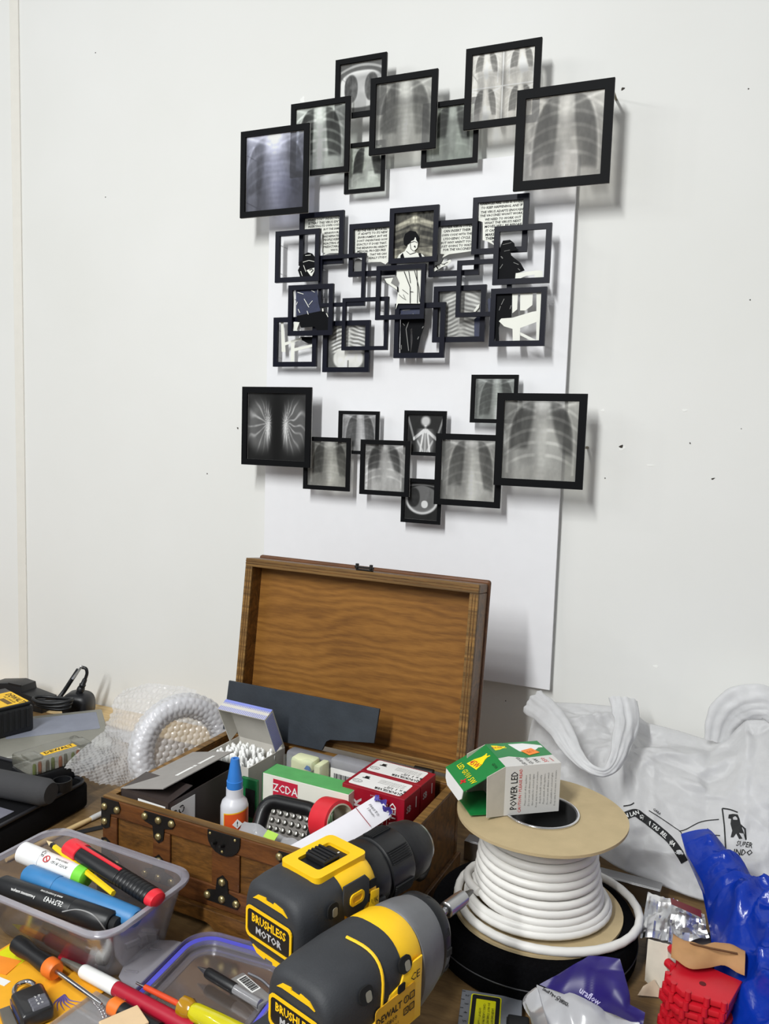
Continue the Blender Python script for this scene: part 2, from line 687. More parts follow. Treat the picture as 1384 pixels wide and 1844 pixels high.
def chest(U, V, seed=1, base=0.72, lung=0.42, rib=0.10, heart=0.2, bot=0.12, sp=0.10, hi=0.8, cx=0.0, lw=0.36, lh=0.42, lc=0.43, ly=0.55, tint=(1, 1, 1), blur=0.3, eff=0.0):
    """chest film: u -1..1 left to right, v 0..1 bottom to top; tapering lungs, heart, ribs, collar bones"""
    u = U - cx
    au = np.abs(u)
    sgn = np.where(u > 0, 1.0, -1.0)
    g = np.full(U.shape, base) + 0.12 * (fbm(U, V, 3, seed) - 0.5)
    g = g - 0.16 * sm(0.82, 1.02, au) - 0.08 * sm(0.9, 1.0, V)
    zb = 0.17 + bot + np.where(u > 0, -0.02, 0.03)
    top = min(0.95, ly + lh)
    dome = zb + 0.08 * np.cos(np.clip((au - lc) * 2.6, -1.6, 1.6)) - 0.05
    t = np.clip((V - zb) / (top - zb), 0, 1)
    xi = sp * 1.1 + 0.05 + np.where(u > 0, heart * 1.3, heart * 0.45) * (1 - t) ** 1.6
    xo_max = lc + lw
    xo = np.maximum(0.26, 0.30 + (xo_max - 0.30) * np.sqrt(np.clip(1 - t ** 2.6, 0, 1)))
    b_ = 0.03 + blur * 0.10
    mask = sm(-b_, b_, au - xi) * sm(-b_, b_, xo - au) * sm(-0.02, 0.03 + b_ * 0.3, V - dome) * sm(-b_ * 0.6, b_ * 0.6, top - V)
    mask = mask * np.where(u < 0, 1 - eff * (1 - sm(0.2, 0.7, V)), 1.0)
    lv = lung + 0.10 * (fbm(U, V, 7, seed + 4) - 0.5) + 0.06 * (1 - t)
    g = g * (1 - mask) + lv * mask
    ph = (V + 0.28 * (au - 0.25) ** 2 + 0.05 * au) * 42
    lines = sm(0.35, 1.0, np.sin(ph))
    cage = sm(0.08, 0.2, au) * sm(0.98, 0.8, au) * sm(0.15, 0.3, V) * sm(0.97, 0.85, V)
    g = g + rib * (0.9 * lines - 0.25) * cage
    g = g + (hi - base) * np.exp(-(u / sp) ** 2) * (0.9 + 0.1 * np.sin(V * 95))
    g = g + 0.13 * np.exp(-((V - 0.86 - 0.16 * (au - 0.25)) / 0.022) ** 2) * sm(0.1, 0.2, au)
    g = g + 0.06 * ell(u, V, 0.16, zb.mean() + 0.08, heart + 0.12, 0.22, 0.4)
    g = g + 0.10 * np.exp(-((au - xo - 0.03) / 0.03) ** 2) * (V < top - 0.1) * (V > 0.1)
    g = g + 0.06 * (fbm(U, V, 16, seed + 9) - 0.5)
    return np.stack([g * q for q in tint], -1)


def ctscan(U, V, seed=1):
    g = np.full(U.shape, 0.40) + 0.06 * (fbm(U, V, 4, seed) - 0.5)
    band = np.abs(V - (0.80 + 0.12 * (1 - U * U))) 
    g = g + 0.25 * (1 - sm(0.01, 0.035, band))
    body = ell(U, V, 0, 0.48, 0.98, 0.34, 0.06, 2.6)
    g = g * (1 - body) + 0.88 * body
    for s in (-1, 1):
        lg = ell(U, V, s * 0.45, 0.50, 0.30, 0.26, 0.10)
        g = g * (1 - lg) + (0.30 + 0.28 * fbm(U, V, 9, seed + 3)) * lg
    g = g + 0.0 * g
    return np.stack([g, g, g], -1)


def ctdark(U, V, seed=1):
    g = np.full(U.shape, 0.14) + 0.05 * (fbm(U, V, 4, seed) - 0.5)
    d = np.hypot(U / 0.92, (V - 0.52) / 0.36)
    body = 1 - sm(0.97, 1.03, d)
    g = g * (1 - body) + 0.42 * body
    ring = np.exp(-((d - 0.9) / 0.09) ** 2)
    g = g + 0.40 * ring * (V < 0.62)
    for s, c in ((-1, 0.14), (1, 0.36)):
        lg = ell(U, V, s * 0.46, 0.58, 0.34, 0.24, 0.12)
        g = g * (1 - lg) + (c + 0.1 * fbm(U, V, 8, seed + 3)) * lg
    g = np.maximum(g, 0.85 * ell(U, V, 0.16, 0.42, 0.2, 0.10, 0.2))
    g = g + 0.3 * np.exp(-((V - 0.90 + 0.06 * U * U) / 0.015) ** 2) * (np.abs(U) < 0.85)
    return np.stack([g, g, g], -1)


def vessels(U, V, seed=1):
    g = np.full(U.shape, 0.10) + 0.10 * sm(0.2, 1.0, np.abs(U)) * sm(0.5, 1.0, V)
    for s in (-1, 1):
        lg = ell(U, V, s * 0.52, 0.50, 0.44, 0.34, 0.35)
        g = g + 0.26 * lg * sm(0.12, 0.3, np.abs(U))
        cxh, cyh = s * 0.30, 0.55
        ang = np.arctan2(V - cyh, (U - cxh) * s)
        rad = np.hypot((U - cxh), (V - cyh) * 1.5)
        br = np.maximum(0, np.sin(ang * 17 + 6 * vnoise(U, V, 5, seed))) ** 3 * (0.4 + 0.6 * vnoise(U, V, 11, seed + 5))
        g = g + 0.62 * br * lg * np.exp(-rad * 1.6) * sm(0.10, 0.25, np.abs(U))
        g = g + 0.45 * np.exp(-((U - s * 0.27) / 0.09) ** 2 - ((V - 0.48) / 0.18) ** 2)
    g = g * (1 - 0.7 * np.exp(-(U / 0.14) ** 2))
    return np.stack([g, g, g], -1)


def quad(U, V, seed=1):
    g = np.zeros(U.shape + (3,))
    for i, (u0, v0) in enumerate(((-1, 0.5), (0, 0.5), (-1, 0), (0, 0))):
        mk = (U >= u0) & (U < u0 + 1.0001) & (V >= v0) & (V < v0 + 0.5001)
        u2 = np.clip((U - u0) * 2 - 1, -1, 1)
        v2 = np.clip((V - v0) * 2, 0, 1)
        c = chest(u2, v2, seed + i, 0.78, 0.46, 0.05, 0.22, 0.22 if i < 2 else 0.05, 0.1, 0.84, 0.08 * (i % 2), 0.25, 0.5, 0.42, 0.68, (1, 0.99, 0.97), 0.25, 0.8 if i % 2 == 0 else 0.0)
        g[mk] = c[mk]
    ln = (np.abs(U) < 0.02) | (np.abs(V - 0.5) < 0.012)
    g[ln] = 0.93
    return g


def bird(U, V, seed=1):
    g = np.full(U.shape, 0.12) + 0.06 * fbm(U, V, 4, seed)
    g = g + 0.62 * ell(U, V, 0, 0.80, 0.24, 0.12, 0.35) + 0.4 * np.exp(-(U / 0.07) ** 2) * ((V > 0.5) & (V < 0.7))
    bd = ell(U, V, 0, 0.28, 0.46, 0.40, 0.35) * (V < 0.62)
    g = g + 0.34 * bd
    for s in (-1, 1):
        g = g + 0.42 * seg(U, V, s * 0.1, 0.56, s * 0.6, 0.36, 0.06)
        g = g + 0.38 * seg(U, V, s * 0.6, 0.36, s * 0.92, 0.86, 0.06)
        g = g + 0.38 * seg(U, V, s * 0.12, 0.5, s * 0.25, 0.04, 0.06)
        g = g + 0.25 * seg(U, V, s * 0.4, 0.3, s * 0.12, 0.06, 0.05)
    g = g + 0.25 * np.exp(-(U / 0.05) ** 2) * (V < 0.6)
    return np.stack([g] * 3, -1)


def ribcage(U, V, seed=1, bg=0.36, fg=0.70, pelvis=False, tone=(1, 1, 0.98)):
    g = np.full(U.shape, bg) + 0.18 * (fbm(U, V, 6, seed) - 0.5)
    body = ell(U, V, 0.05, 0.62 if pelvis else 0.5, 0.82, 0.46 if pelvis else 0.6, 0.15)
    ph = V * 74 + np.abs(U - 0.05) * 12
    lines = sm(-0.5, 0.5, np.sin(ph + 3 * vnoise(U, V, 3, seed + 1))) * (0.7 + 0.5 * vnoise(U, V, 8, seed + 6))
    g = g * (1 - body) + body * (bg + 0.08 + (fg - bg) * lines)
    sp = np.exp(-((U - 0.05) / 0.11) ** 2)
    g = g * (1 - sp) + sp * (fg + 0.06 * np.sin(V * 90))
    if pelvis:
        pv = ell(U, V, 0.05, 0.24, 0.72, 0.25, 0.08)
        det = 0.10 * (vnoise(U, V, 9, seed + 4) - 0.5)
        g = g * (1 - pv) + pv * (fg + 0.05 + det)
        g = g - 0.5 * np.exp(-((U - 0.05) / 0.03) ** 2) * pv * (V < 0.2)
    else:
        g = g + 0.12 * seg(U, V, -0.1, 0.92, -0.7, 0.78, 0.12) + 0.12 * seg(U, V, 0.2, 0.92, 0.75, 0.72, 0.12)
    return np.stack([g * t for t in tone], -1)


def neck(U, V, seed=1):
    g = np.full(U.shape, 0.22) + 0.35 * (fbm(U, V, 7, seed) - 0.5)
    ph = np.sin(V * 40 + np.abs(U) * 5)
    g = g + 0.16 * sm(0.0, 0.8, ph) * (np.abs(U) > 0.25) * (V < 0.8)
    g = g + 0.42 * np.exp(-(U / 0.14) ** 2) * (0.7 + 0.3 * np.sin(V * 60)) * (V > 0.3)
    for s in (-1, 1):
        g = g + 0.3 * seg(U, V, s * 0.08, 0.82, s * 0.85, 0.68, 0.09)
    g = g + 0.25 * (V < 0.25)
    return np.stack([g * 1.02, g, g * 0.9], -1)


def filmmesh(name, x0, x1, z0, z1, y, fn, mat, parent, n=64, gain=1.40, con=1.15):
    nx = n
    nz = max(8, int(n * (z1 - z0) / (x1 - x0)))
    U, V = np.meshgrid(np.linspace(-1, 1, nx), np.linspace(0, 1, nz))
    c = np.clip(0.53 + (fn(U, V) - 0.55) * con, 0.02, 0.97)
    c = np.clip(np.where(c <= 0.04045, c / 12.92, ((c + 0.055) / 1.055) ** 2.4) * gain, 0, 0.97)
    X = x0 + (U + 1) / 2 * (x1 - x0)
    Z = z0 + V * (z1 - z0)
    co = np.stack([X, np.full(X.shape, y), Z], -1).reshape(-1, 3)
    idx = np.arange(nx * nz).reshape(nz, nx)
    f = np.stack([idx[:-1, :-1], idx[:-1, 1:], idx[1:, 1:], idx[1:, :-1]], -1).reshape(-1, 4)
    me = bpy.data.meshes.new(name)
    me.from_pydata(co.tolist(), [], f.tolist())
    ca = me.color_attributes.new('print', 'FLOAT_COLOR', 'POINT')
    rgba = np.ones((nx * nz, 4), np.float32)
    rgba[:, :3] = c.reshape(-1, 3)
    ca.data.foreach_set('color', rgba.ravel())
    me.materials.append(mat)
    return link(bpy.data.objects.new(name, me), parent)


def picture_frame(label, quad_px, d, bw, film=None, mat=FRAME, th=0.004, rim=True, filmmat=None, brass=None, group=None, n=64, name='xray_frame'):
    """quad_px: TL, TR, BR, BL as the photo shows them; d: how far the frame stands off the wall"""
    d = d + 0.012
    P = [at(x, y, Y=-d) for x, y in quad_px]
    x0, x1 = (P[0].x + P[3].x) / 2, (P[1].x + P[2].x) / 2
    z1, z0 = (P[0].z + P[1].z) / 2, (P[2].z + P[3].z) / 2
    t = thing(name, label, 'picture frame', ((x0 + x1) / 2, -d, (z0 + z1) / 2), group=group)
    w_, h_ = x1 - x0, z1 - z0
    o = [(-w_ / 2, -h_ / 2), (w_ / 2, -h_ / 2), (w_ / 2, h_ / 2), (-w_ / 2, h_ / 2)]
    i = [(-w_ / 2 + bw, -h_ / 2 + bw), (w_ / 2 - bw, -h_ / 2 + bw), (w_ / 2 - bw, h_ / 2 - bw), (-w_ / 2 + bw, h_ / 2 - bw)]
    b = nb()
    ringprism(b, o, i, 0.0, th, XZ)
    fr = mesh('border', b, mat, t)
    if rim:
        b = nb()
        ringprism(b, o, i, -0.0022, -0.0001, XZ)
        mesh('acrylic_rim', b, RIM, t)
    if film is not None:
        filmmesh('xray_film', -w_ / 2 + bw * 0.6, w_ / 2 - bw * 0.6, -h_ / 2 + bw * 0.6, h_ / 2 - bw * 0.6, 0.0012, film, filmmat or FILM, t, n, con=1.0 if filmmat else 1.15)
    for sx, sz in ((-1, 0.25), (-1, -0.3)) if not brass else ((1, brass),):
        b = nb()
        x_ = sx * (w_ / 2 - bw * 0.5)
        rod(b, (x_, 0.0022, sz * h_), (x_, d - (0.0180 if x0 + w_ / 2 + x_ > -0.86 and x0 + w_ / 2 + x_ < -0.27 and (z0 + z1) / 2 + sz * h_ < 1.07 else 0.0005), sz * h_), 0.0022 if brass else 0.0012, seg=8)
        mesh('standoff', b, ROD if brass else PIN, t)
    return t


def P3(zx, zy):
    return 470 + zx / 4.613, 330 + zy / 4.613


def P4(zx, zy):
    return 660 + zx / 3.844, 330 + zy / 3.844


def cut(t, name, polys, mat, mp, lift, th=0.0004):
    """flat printed / cut shapes drawn on a frame's own plane; points come in as read off the photograph"""
    d = -t.location.y
    b = nb()
    flat = []
    for pl in polys:
        flat.extend(pl if isinstance(pl, stroke) else [pl])
    for pl in flat:
        pts = []
        for zx, zy in pl:
            q = at(*mp(zx, zy), Y=-d - 0.002)
            pts.append((q.x - t.location.x, q.z - t.location.z))
        prism(b, pts, lift, lift + th, XZ)
        lift += 0.00006
    o = mesh(name, b, mat, t)
    if len(flat) > 1:
        o['kind'] = 'stuff'
    return o


class stroke(list):
    """a drawn line of width w_ (photo units), one quad per stretch"""
    def __init__(self, pts, w_=3.0):
        for p, q in zip(pts, pts[1:]):
            dx, dy = q[0] - p[0], q[1] - p[1]
            l_ = math.hypot(dx, dy) or 1
            nx, ny = -dy / l_ * w_ / 2, dx / l_ * w_ / 2
            self.append([(p[0] + nx, p[1] + ny), (q[0] + nx, q[1] + ny), (q[0] - nx, q[1] - ny), (p[0] - nx, p[1] - ny)])


def bubble_text(t, lines, mp, lift):
    """lines: (text, zx centre, zy centre, zx width)"""
    d = -t.location.y
    b = nb()
    for s, zx, zy, zw, slope in lines:
        c = at(*mp(zx, zy), Y=-d - 0.002)
        e = at(*mp(zx + zw / 2, zy - slope * zw / 2), Y=-d - 0.002)
        W = 2 * (e.x - c.x)
        tb = textbm(s, 0.006, shear=0.12, bold=0.028)
        xs_ = [v.co.x for v in tb.verts]
        k = W / (max(xs_) - min(xs_))
        merge(b, tb, Matrix.Translation((c.x - t.location.x, 0, c.z - t.location.z)) @ XZ @ Matrix.Diagonal((k, min(max(k, 0.85), 1.25), 1, 1)) @ Matrix.Translation((0, 0, lift)))
    return tag(mesh('lettering', b, INK, t), kind='stuff')


G1, G2, G3 = 'x-ray frames in the top arc', 'comic frames in the middle cluster', 'x-ray frames in the bottom arc'
BW = 0.0125
# top arc --------------------------------------------------------
picture_frame('large tall x-ray frame, leftmost of the top arc, bluish hazy chest', [(431, 239), (556, 223), (557, 382), (438, 394)], 0.052, 0.0105,
              lambda U, V: chest(U, V, 3, 0.56, 0.42, 0.05, 0.22, 0.0, 0.26, 0.80, 0.0, 0.34, 0.40, 0.60, 0.55, (0.96, 0.97, 1.06), 0.5) * (0.72 + 0.38 * sm(0.05, 1.0, V))[..., None] + 0.16 * sm(0.85, 1.0, V)[..., None], group=G1, n=90)
picture_frame('x-ray frame with dark curved ribs and bright spine, second from left in the top arc', [(524, 190), (632, 173.5), (629, 310), (525, 320)], 0.040, 0.0095,
              lambda U, V: chest(U, V, 5, 0.68, 0.30, 0.20, 0.1, 0.04, 0.16, 0.85, -0.05, 0.34, 0.5, 0.48, 0.5, (0.98, 1.0, 0.98), 0.2), group=G1, n=80)
picture_frame('small framed scan slice with two dark lung shapes, topmost left of the top arc', [(605, 112), (697, 93), (695, 205), (604, 218)], 0.028, 0.009, lambda U, V: ctscan(U, V, 2), group=G1, n=80)
picture_frame('medium chest x-ray frame overlapping the scan slice frame, middle of the top arc', [(668, 144), (788, 124), (786, 268), (666, 280)], 0.041, 0.0105,
              lambda U, V: chest(U, V, 7, 0.62, 0.43, 0.04, 0.1, 0.0, 0.16, 0.78, 0.05, 0.34, 0.46, 0.50, 0.5, (1, 1, 0.98), 0.4), group=G1, n=90)
picture_frame('smallest x-ray frame of the top arc, hanging lowest beneath the others', [(621, 263.5), (694, 250), (693, 343), (622, 351)], 0.027, 0.007,
              lambda U, V: chest(U, V, 9, 0.74, 0.24, 0.05, 0.2, 0.16, 0.12, 0.78, 0.1, 0.30, 0.42, 0.5, 0.65, (0.98, 1.0, 0.97), 0.3), group=G1)
picture_frame('small greenish grey chest x-ray frame tucked under the four-image frame', [(760, 190), (864, 174), (860, 292), (761, 304)], 0.028, 0.0085,
              lambda U, V: chest(U, V, 11, 0.62, 0.28, 0.06, 0.2, 0.20, 0.10, 0.68, 0.05, 0.28, 0.36, 0.42, 0.62, (0.97, 1.0, 0.97), 0.3), group=G1)
picture_frame('black frame divided into four small chest x-rays, top right', [(838, 91), (975, 68), (971, 219), (837, 235)], 0.041, 0.011, lambda U, V: quad(U, V, 4), group=G1, n=120)
picture_frame('largest x-ray frame, far right of the top arc, pale chest with ribs', [(931, 165), (1106.5, 140.5), (1098, 329), (925, 346)], 0.054, 0.0145, brass=0.46, film=
              lambda U, V: chest(U, V, 13, 0.68, 0.42, 0.09, 0.16, -0.04, 0.12, 0.80, 0.05, 0.33, 0.46, 0.43, 0.55, (1, 0.99, 0.97), 0.2), group=G1, n=110)

# bottom arc -----------------------------------------------------
picture_frame('framed x-ray of glowing white branching lungs on black, left end of the bottom arc', [(435, 695), (562, 699), (559, 843), (439, 835.7)], 0.050, 0.0115, lambda U, V: vessels(U, V, 3), group=G3, n=110, filmmat=FILMD)
picture_frame('small chest x-ray frame behind two others, left of the bird skeleton frame', [(610.4, 739), (684, 741.6), (681, 819), (609.7, 817)], 0.026, 0.0065,
              lambda U, V: chest(U, V, 15, 0.66, 0.40, 0.04, 0.12, -0.1, 0.14, 0.84, 0.05, 0.34, 0.44, 0.46, 0.55, (1, 1, 1), 0.2), group=G3)
picture_frame('chest x-ray frame touching the glowing lungs frame, second from left below', [(549, 786), (633, 789), (629, 886), (546.5, 879)], 0.036, 0.008,
              lambda U, V: chest(U, V, 17, 0.60, 0.38, 0.04, 0.18, 0.06, 0.2, 0.78, 0.1, 0.32, 0.5, 0.52, 0.55, (1, 1, 0.97), 0.3), group=G3)
picture_frame('chest x-ray frame with dark smudges and pale lower half, centre of the bottom arc', [(651.7, 791.4), (741.4, 794), (734, 896), (647, 888)], 0.037, 0.0085,
              lambda U, V: chest(U, V, 19, 0.70, 0.36, 0.10, 0.3, 0.22, 0.1, 0.76, -0.05, 0.30, 0.40, 0.44, 0.62, (1, 1, 0.99), 0.6), group=G3)
picture_frame('small framed x-ray of a bird-like white skeleton on black', [(729, 739.5), (804, 740), (802, 821), (727, 820)], 0.026, 0.0065, lambda U, V: bird(U, V, 2), group=G3, n=80, filmmat=FILMD)
picture_frame('small dark framed scan slice, lowest of the bottom arc', [(727, 861), (797, 863.5), (792, 945), (719.7, 939)], 0.026, 0.0065, lambda U, V: ctdark(U, V, 2), group=G3, n=80, filmmat=FILMD)
picture_frame('medium chest x-ray frame beside the big square one, with slanting dark lung edges', [(789, 780), (905, 784), (901, 917), (779, 906)], 0.038, 0.0105,
              lambda U, V: chest(U, V, 21, 0.66, 0.42, 0.06, 0.2, 0.02, 0.16, 0.80, 0.08, 0.30, 0.48, 0.46, 0.55, (1, 1, 0.98), 0.25), group=G3, n=90)
picture_frame('small chest x-ray frame peeping out above the big square one, bottom right', [(850, 675), (933, 675), (931, 763), (846, 761)], 0.028, 0.0068,
              lambda U, V: chest(U, V, 23, 0.60, 0.40, 0.05, 0.24, -0.1, 0.14, 0.80, 0.1, 0.34, 0.5, 0.48, 0.55, (0.98, 1.0, 0.98), 0.3), group=G3)
picture_frame('large square x-ray frame, right end of the bottom arc, one white-out lung base', [(898, 708), (1058, 709), (1049, 882.6), (887.6, 872.4)], 0.052, 0.0125, brass=-0.06, film=
              lambda U, V: chest(U, V, 25, 0.66, 0.40, 0.12, 0.30, 0.16, 0.14, 0.76, 0.02, 0.34, 0.42, 0.45, 0.62, (1, 1, 0.98), 0.3), group=G3, n=110)

# middle cluster ------------------------------------------------
KW = dict(mat=FRAMEB, th=0.006, rim=False, group=G2, name='comic_frame')
b9 = 0.0090
t = picture_frame('comic frame with speech bubble that begins WHAT I DON\'T UNDERSTAND', [(541.5, 386), (622, 379.5), (618.5, 475), (540.5, 479.5)], 0.020, b9, **KW)
cut(t, 'speech_bubble', [[(352, 288), (660, 262), (655, 560), (640, 578), (566, 580), (510, 600), (532, 578), (500, 575), (500, 372), (360, 385)]], CREAM, P3, 0.0002)
sl = 0.085
bubble_text(t, [('WHAT I DON\'T UNDERSTAND', 518, 296, 270, sl), ('IS THAT THIS VIRUS ISN\'T', 520, 325, 268, sl), ('INSERTING ITS OWN CODE', 520, 352, 272, sl), ('BUT THE SAME', 582, 378, 138, sl),
                ('BEHAVIOURS', 585, 410, 126, sl), ('ARE REPEATED', 582, 438, 140, sl), ('PEOPLE KEEP', 580, 467, 134, sl), ('REACTING IN', 582, 497, 138, sl), ('PREDICTABLE', 580, 525, 136, sl), ('WAYS.', 605, 553, 62, sl)], P3, 0.0008)
t = picture_frame('open comic frame with a black-hatted head, upper left of the middle cluster', [(499, 418.5), (577.7, 412), (576, 506.7), (497, 510)], 0.034, b9, **KW)
cut(t, 'printed_figure', [[(345, 592), (385, 573), (420, 582), (450, 618), (455, 640), (462, 700), (462, 792), (325, 792), (302, 722), (316, 690), (306, 655), (340, 640)]], COMICK, P3, 0.0002)
cut(t, 'white_ink', [[(375, 722), (440, 700), (440, 728), (416, 778)], stroke([(345, 655), (395, 640), (440, 650)], 4), stroke([(350, 680), (370, 735)], 4), stroke([(326, 730), (340, 770)], 4), stroke([(365, 600), (410, 595)], 4)], CREAM, P3, 0.0008)
cut(t, 'ink_lines', [stroke([(398, 722), (420, 712), (432, 722), (412, 742)], 6)], COMICK, P3, 0.0014)
t = picture_frame('comic frame filled with a dark navy jacket, left of the middle cluster', [(522, 514.7), (602.7, 511.7), (600, 603.6), (520, 605.7)], 0.033, b9, **KW)
cut(t, 'printed_jacket', [[(285, 882), (460, 872), (475, 1000), (490, 1060), (290, 1100)]], NAVY, P3, 0.0002)
cut(t, 'printed_figure', [[(290, 1101), (490, 1061), (520, 1062), (552, 1090), (560, 1130), (548, 1235), (470, 1235), (440, 1190), (330, 1200), (300, 1140)]], COMICK, P3, 0.0003)
cut(t, 'white_ink', [stroke([(300, 905), (350, 920)], 5), stroke([(355, 960), (395, 1030)], 5), stroke([(395, 1010), (425, 975)], 4), stroke([(300, 985), (290, 1010)], 4), stroke([(305, 1045), (320, 1075)], 5), stroke([(380, 1060), (390, 1090)], 5),
                     stroke([(415, 890), (445, 905)], 4), stroke([(510, 1040), (512, 1064)], 10), stroke([(540, 1080), (555, 1110)], 6), stroke([(272, 900), (278, 1100)], 6), [(272, 1150), (318, 1155), (296, 1215), (310, 1236), (270, 1236)]], CREAM, P3, 0.0009)
t = picture_frame('open comic frame with a white chair leg drawing, lowest left of the middle cluster', [(495, 572.4), (573, 570.6), (571, 660.6), (494, 660.6)], 0.022, b9, **KW)
cut(t, 'printed_trousers', [[(318, 1275), (440, 1275), (440, 1332), (390, 1332), (330, 1300)]], COMICK, P3, 0.0002)
cut(t, 'printed_chair', [[(160, 1150), (182, 1150), (200, 1400), (168, 1400)], [(185, 1325), (330, 1280), (335, 1298), (192, 1348)], [(246, 1305), (276, 1300), (270, 1480), (242, 1482)], [(270, 1370), (432, 1335), (432, 1356), (272, 1396)]], CREAM, P3, 0.0004)
t = picture_frame('comic frame with white ribs and pelvis on grey, bottom of the middle cluster', [(584, 579), (668, 577), (666, 671), (582.7, 670)], 0.021, b9, film=lambda U, V: ribcage(U, V, 4, 0.40, 0.82, True), filmmat=FILMD, n=90, **KW)
KO = dict(KW)
bo = 0.0070
t = picture_frame('empty thin navy frame linking the left comic frames to the second bubble', [(577, 462), (661, 456), (657, 552), (574, 553)], 0.027, bo, **KO)
t = picture_frame('empty thin dark frame hooked under the torso frame, above the pelvis frame', [(619.6, 537.7), (702.4, 535), (697.6, 631), (616, 631)], 0.029, bo, **KO)
t = picture_frame('comic frame with speech bubble that begins AS THE VIRUS MUTATES', [(631.5, 404.8), (716, 399.4), (714, 494), (629, 501)], 0.020, b9, **KW)
cut(t, 'speech_bubble', [[(778, 370), (1062, 348), (1055, 648), (1030, 672), (990, 652), (880, 655), (878, 575), (778, 575)]], CREAM, P3, 0.0002)
bubble_text(t, [('AS THE VIRUS MUTATES,', 920, 386, 250, sl), ('IT ADAPTS TO ITS NEW', 922, 413, 248, sl), ('ENVIRONMENT, BUT WE', 920, 443, 246, sl), ('DON\'T UNDERSTAND HOW', 918, 472, 256, sl), ('EXACTLY IT DOES THAT.', 915, 502, 252, sl),
                ('THE BEHAVIOURS AREN\'T', 913, 532, 258, sl), ('MEDICAL PROCEDURES', 912, 560, 240, sl), ('THAT WE CAN', 968, 588, 140, sl), ('REALLY STUDY.', 965, 617, 154, sl)], P3, 0.0008)
cut(t, 'printed_motif', [[(775, 640), (805, 622), (838, 640), (840, 720), (815, 758), (785, 750), (768, 700)]], GREYC, P3, 0.0002)
t = picture_frame('comic frame with a masked head before dark neck bones, top centre of the cluster', [(703, 377), (793, 369.5), (787.5, 472), (702, 476)], 0.031, b9, film=lambda U, V: neck(U, V, 6), filmmat=FILMD, n=90, **KW)
cut(t, 'printed_figure', [[(205, 528), (224, 492), (262, 470), (280, 440), (290, 405), (336, 372), (356, 405), (348, 448), (326, 470), (345, 480), (386, 492), (412, 522)]], CREAM, P4, 0.0012)
cut(t, 'printed_hair', [[(258, 425), (254, 385), (266, 350), (300, 328), (340, 334), (362, 372), (358, 412), (348, 402), (336, 368), (326, 392), (310, 398), (292, 420), (270, 432)], [(232, 528), (234, 500), (250, 482), (264, 528)], [(356, 486), (372, 482), (388, 522), (370, 525)]], COMICK, P4, 0.0018)
cut(t, 'ink_lines', [stroke([(300, 412), (330, 402), (356, 414)], 3), stroke([(300, 412), (306, 455), (326, 470)], 3), stroke([(275, 470), (300, 492), (340, 478)], 3), stroke([(328, 440), (334, 432), (336, 446)], 5), stroke([(340, 390), (352, 388)], 3)], COMICK, P4, 0.0020)
t = picture_frame('comic frame with a white-shirted torso and hand on hip, cluster centre', [(680, 480), (769, 476), (764, 574.5), (677, 577)], 0.037, b9 * 0.9, **KW)
cut(t, 'printed_shirt', [[(206, 606), (382, 596), (376, 832), (214, 832), (198, 872), (212, 762), (226, 692), (204, 642)], [(120, 660), (182, 652), (182, 672), (168, 690), (216, 724), (246, 735), (286, 766), (270, 776), (272, 806), (246, 792), (222, 770), (210, 742), (134, 690)]], CREAM, P4, 0.0002)
cut(t, 'printed_sleeve', [[(182, 652), (204, 640), (224, 690), (214, 722), (166, 690)]], GREYC, P4, 0.0008)
cut(t, 'ink_lines', [stroke([(258, 610), (300, 720), (300, 830)], 5), stroke([(290, 608), (302, 690)], 4), stroke([(345, 600), (352, 740), (350, 830)], 4), stroke([(330, 604), (360, 720), (366, 820)], 4), stroke([(300, 750), (322, 752)], 3), stroke([(214, 716), (216, 752)], 9),
                     stroke([(246, 735), (286, 766)], 2.4), stroke([(252, 770), (266, 796)], 2.4), stroke([(222, 770), (246, 792), (272, 806)], 2.4), stroke([(122, 662), (136, 690), (212, 742)], 2.4)], COMICK, P4, 0.0014)
t = picture_frame('comic frame with dark trouser legs, lowest centre of the middle cluster', [(713, 548), (804, 544.6), (800.5, 645), (710, 645)], 0.028, b9, **KW)
cut(t, 'printed_trousers', [[(232, 862), (392, 856), (398, 930), (400, 952), (392, 1000), (372, 1060), (346, 1188), (300, 1188), (316, 1090), (312, 1000), (300, 1010), (302, 1188), (232, 1188)]], COMICK, P4, 0.0002)
cut(t, 'printed_waistband', [[(232, 860), (392, 854), (398, 928), (234, 934)]], NAVY, P4, 0.0008)
cut(t, 'white_ink', [stroke([(246, 880), (300, 874)], 5), stroke([(320, 900), (325, 928)], 4), stroke([(290, 960), (272, 1010), (290, 1160)], 5), stroke([(352, 1080), (360, 1062)], 5), stroke([(250, 970), (262, 985)], 4), stroke([(240, 1120), (240, 1150)], 4), stroke([(392, 990), (384, 1004)], 5)], GREYC, P4, 0.0014)
t = picture_frame('comic frame with speech bubble that begins OTHER VIRUS TYPES', [(776, 400), (867, 393.7), (863, 495), (773, 500)], 0.021, b9, **KW)
cut(t, 'speech_bubble', [[(502, 292), (732, 275), (726, 468), (568, 490), (520, 515), (536, 490), (500, 486)]], CREAM, P4, 0.0002)
bubble_text(t, [('OTHER VIRUS TYPES', 620, 298, 214, sl), ('CAN INSERT THEIR', 622, 326, 190, sl), ('OWN CODE WITH THE', 620, 354, 212, sl), ('LYSOGENIC CYCLE,', 622, 380, 190, sl), ('BUT WHY AREN\'T YOU', 618, 407, 216, sl), ('JUST GOING TO WAIT', 618, 432, 216, sl), ('FOR THE VACCINES?', 622, 456, 196, sl)], P4, 0.0008)
cut(t, 'printed_hand', [[(454, 600), (480, 570), (512, 554), (530, 522), (538, 545), (556, 536), (576, 526), (584, 540), (552, 572), (520, 582), (478, 602), (456, 622)]], CREAM, P4, 0.0002)
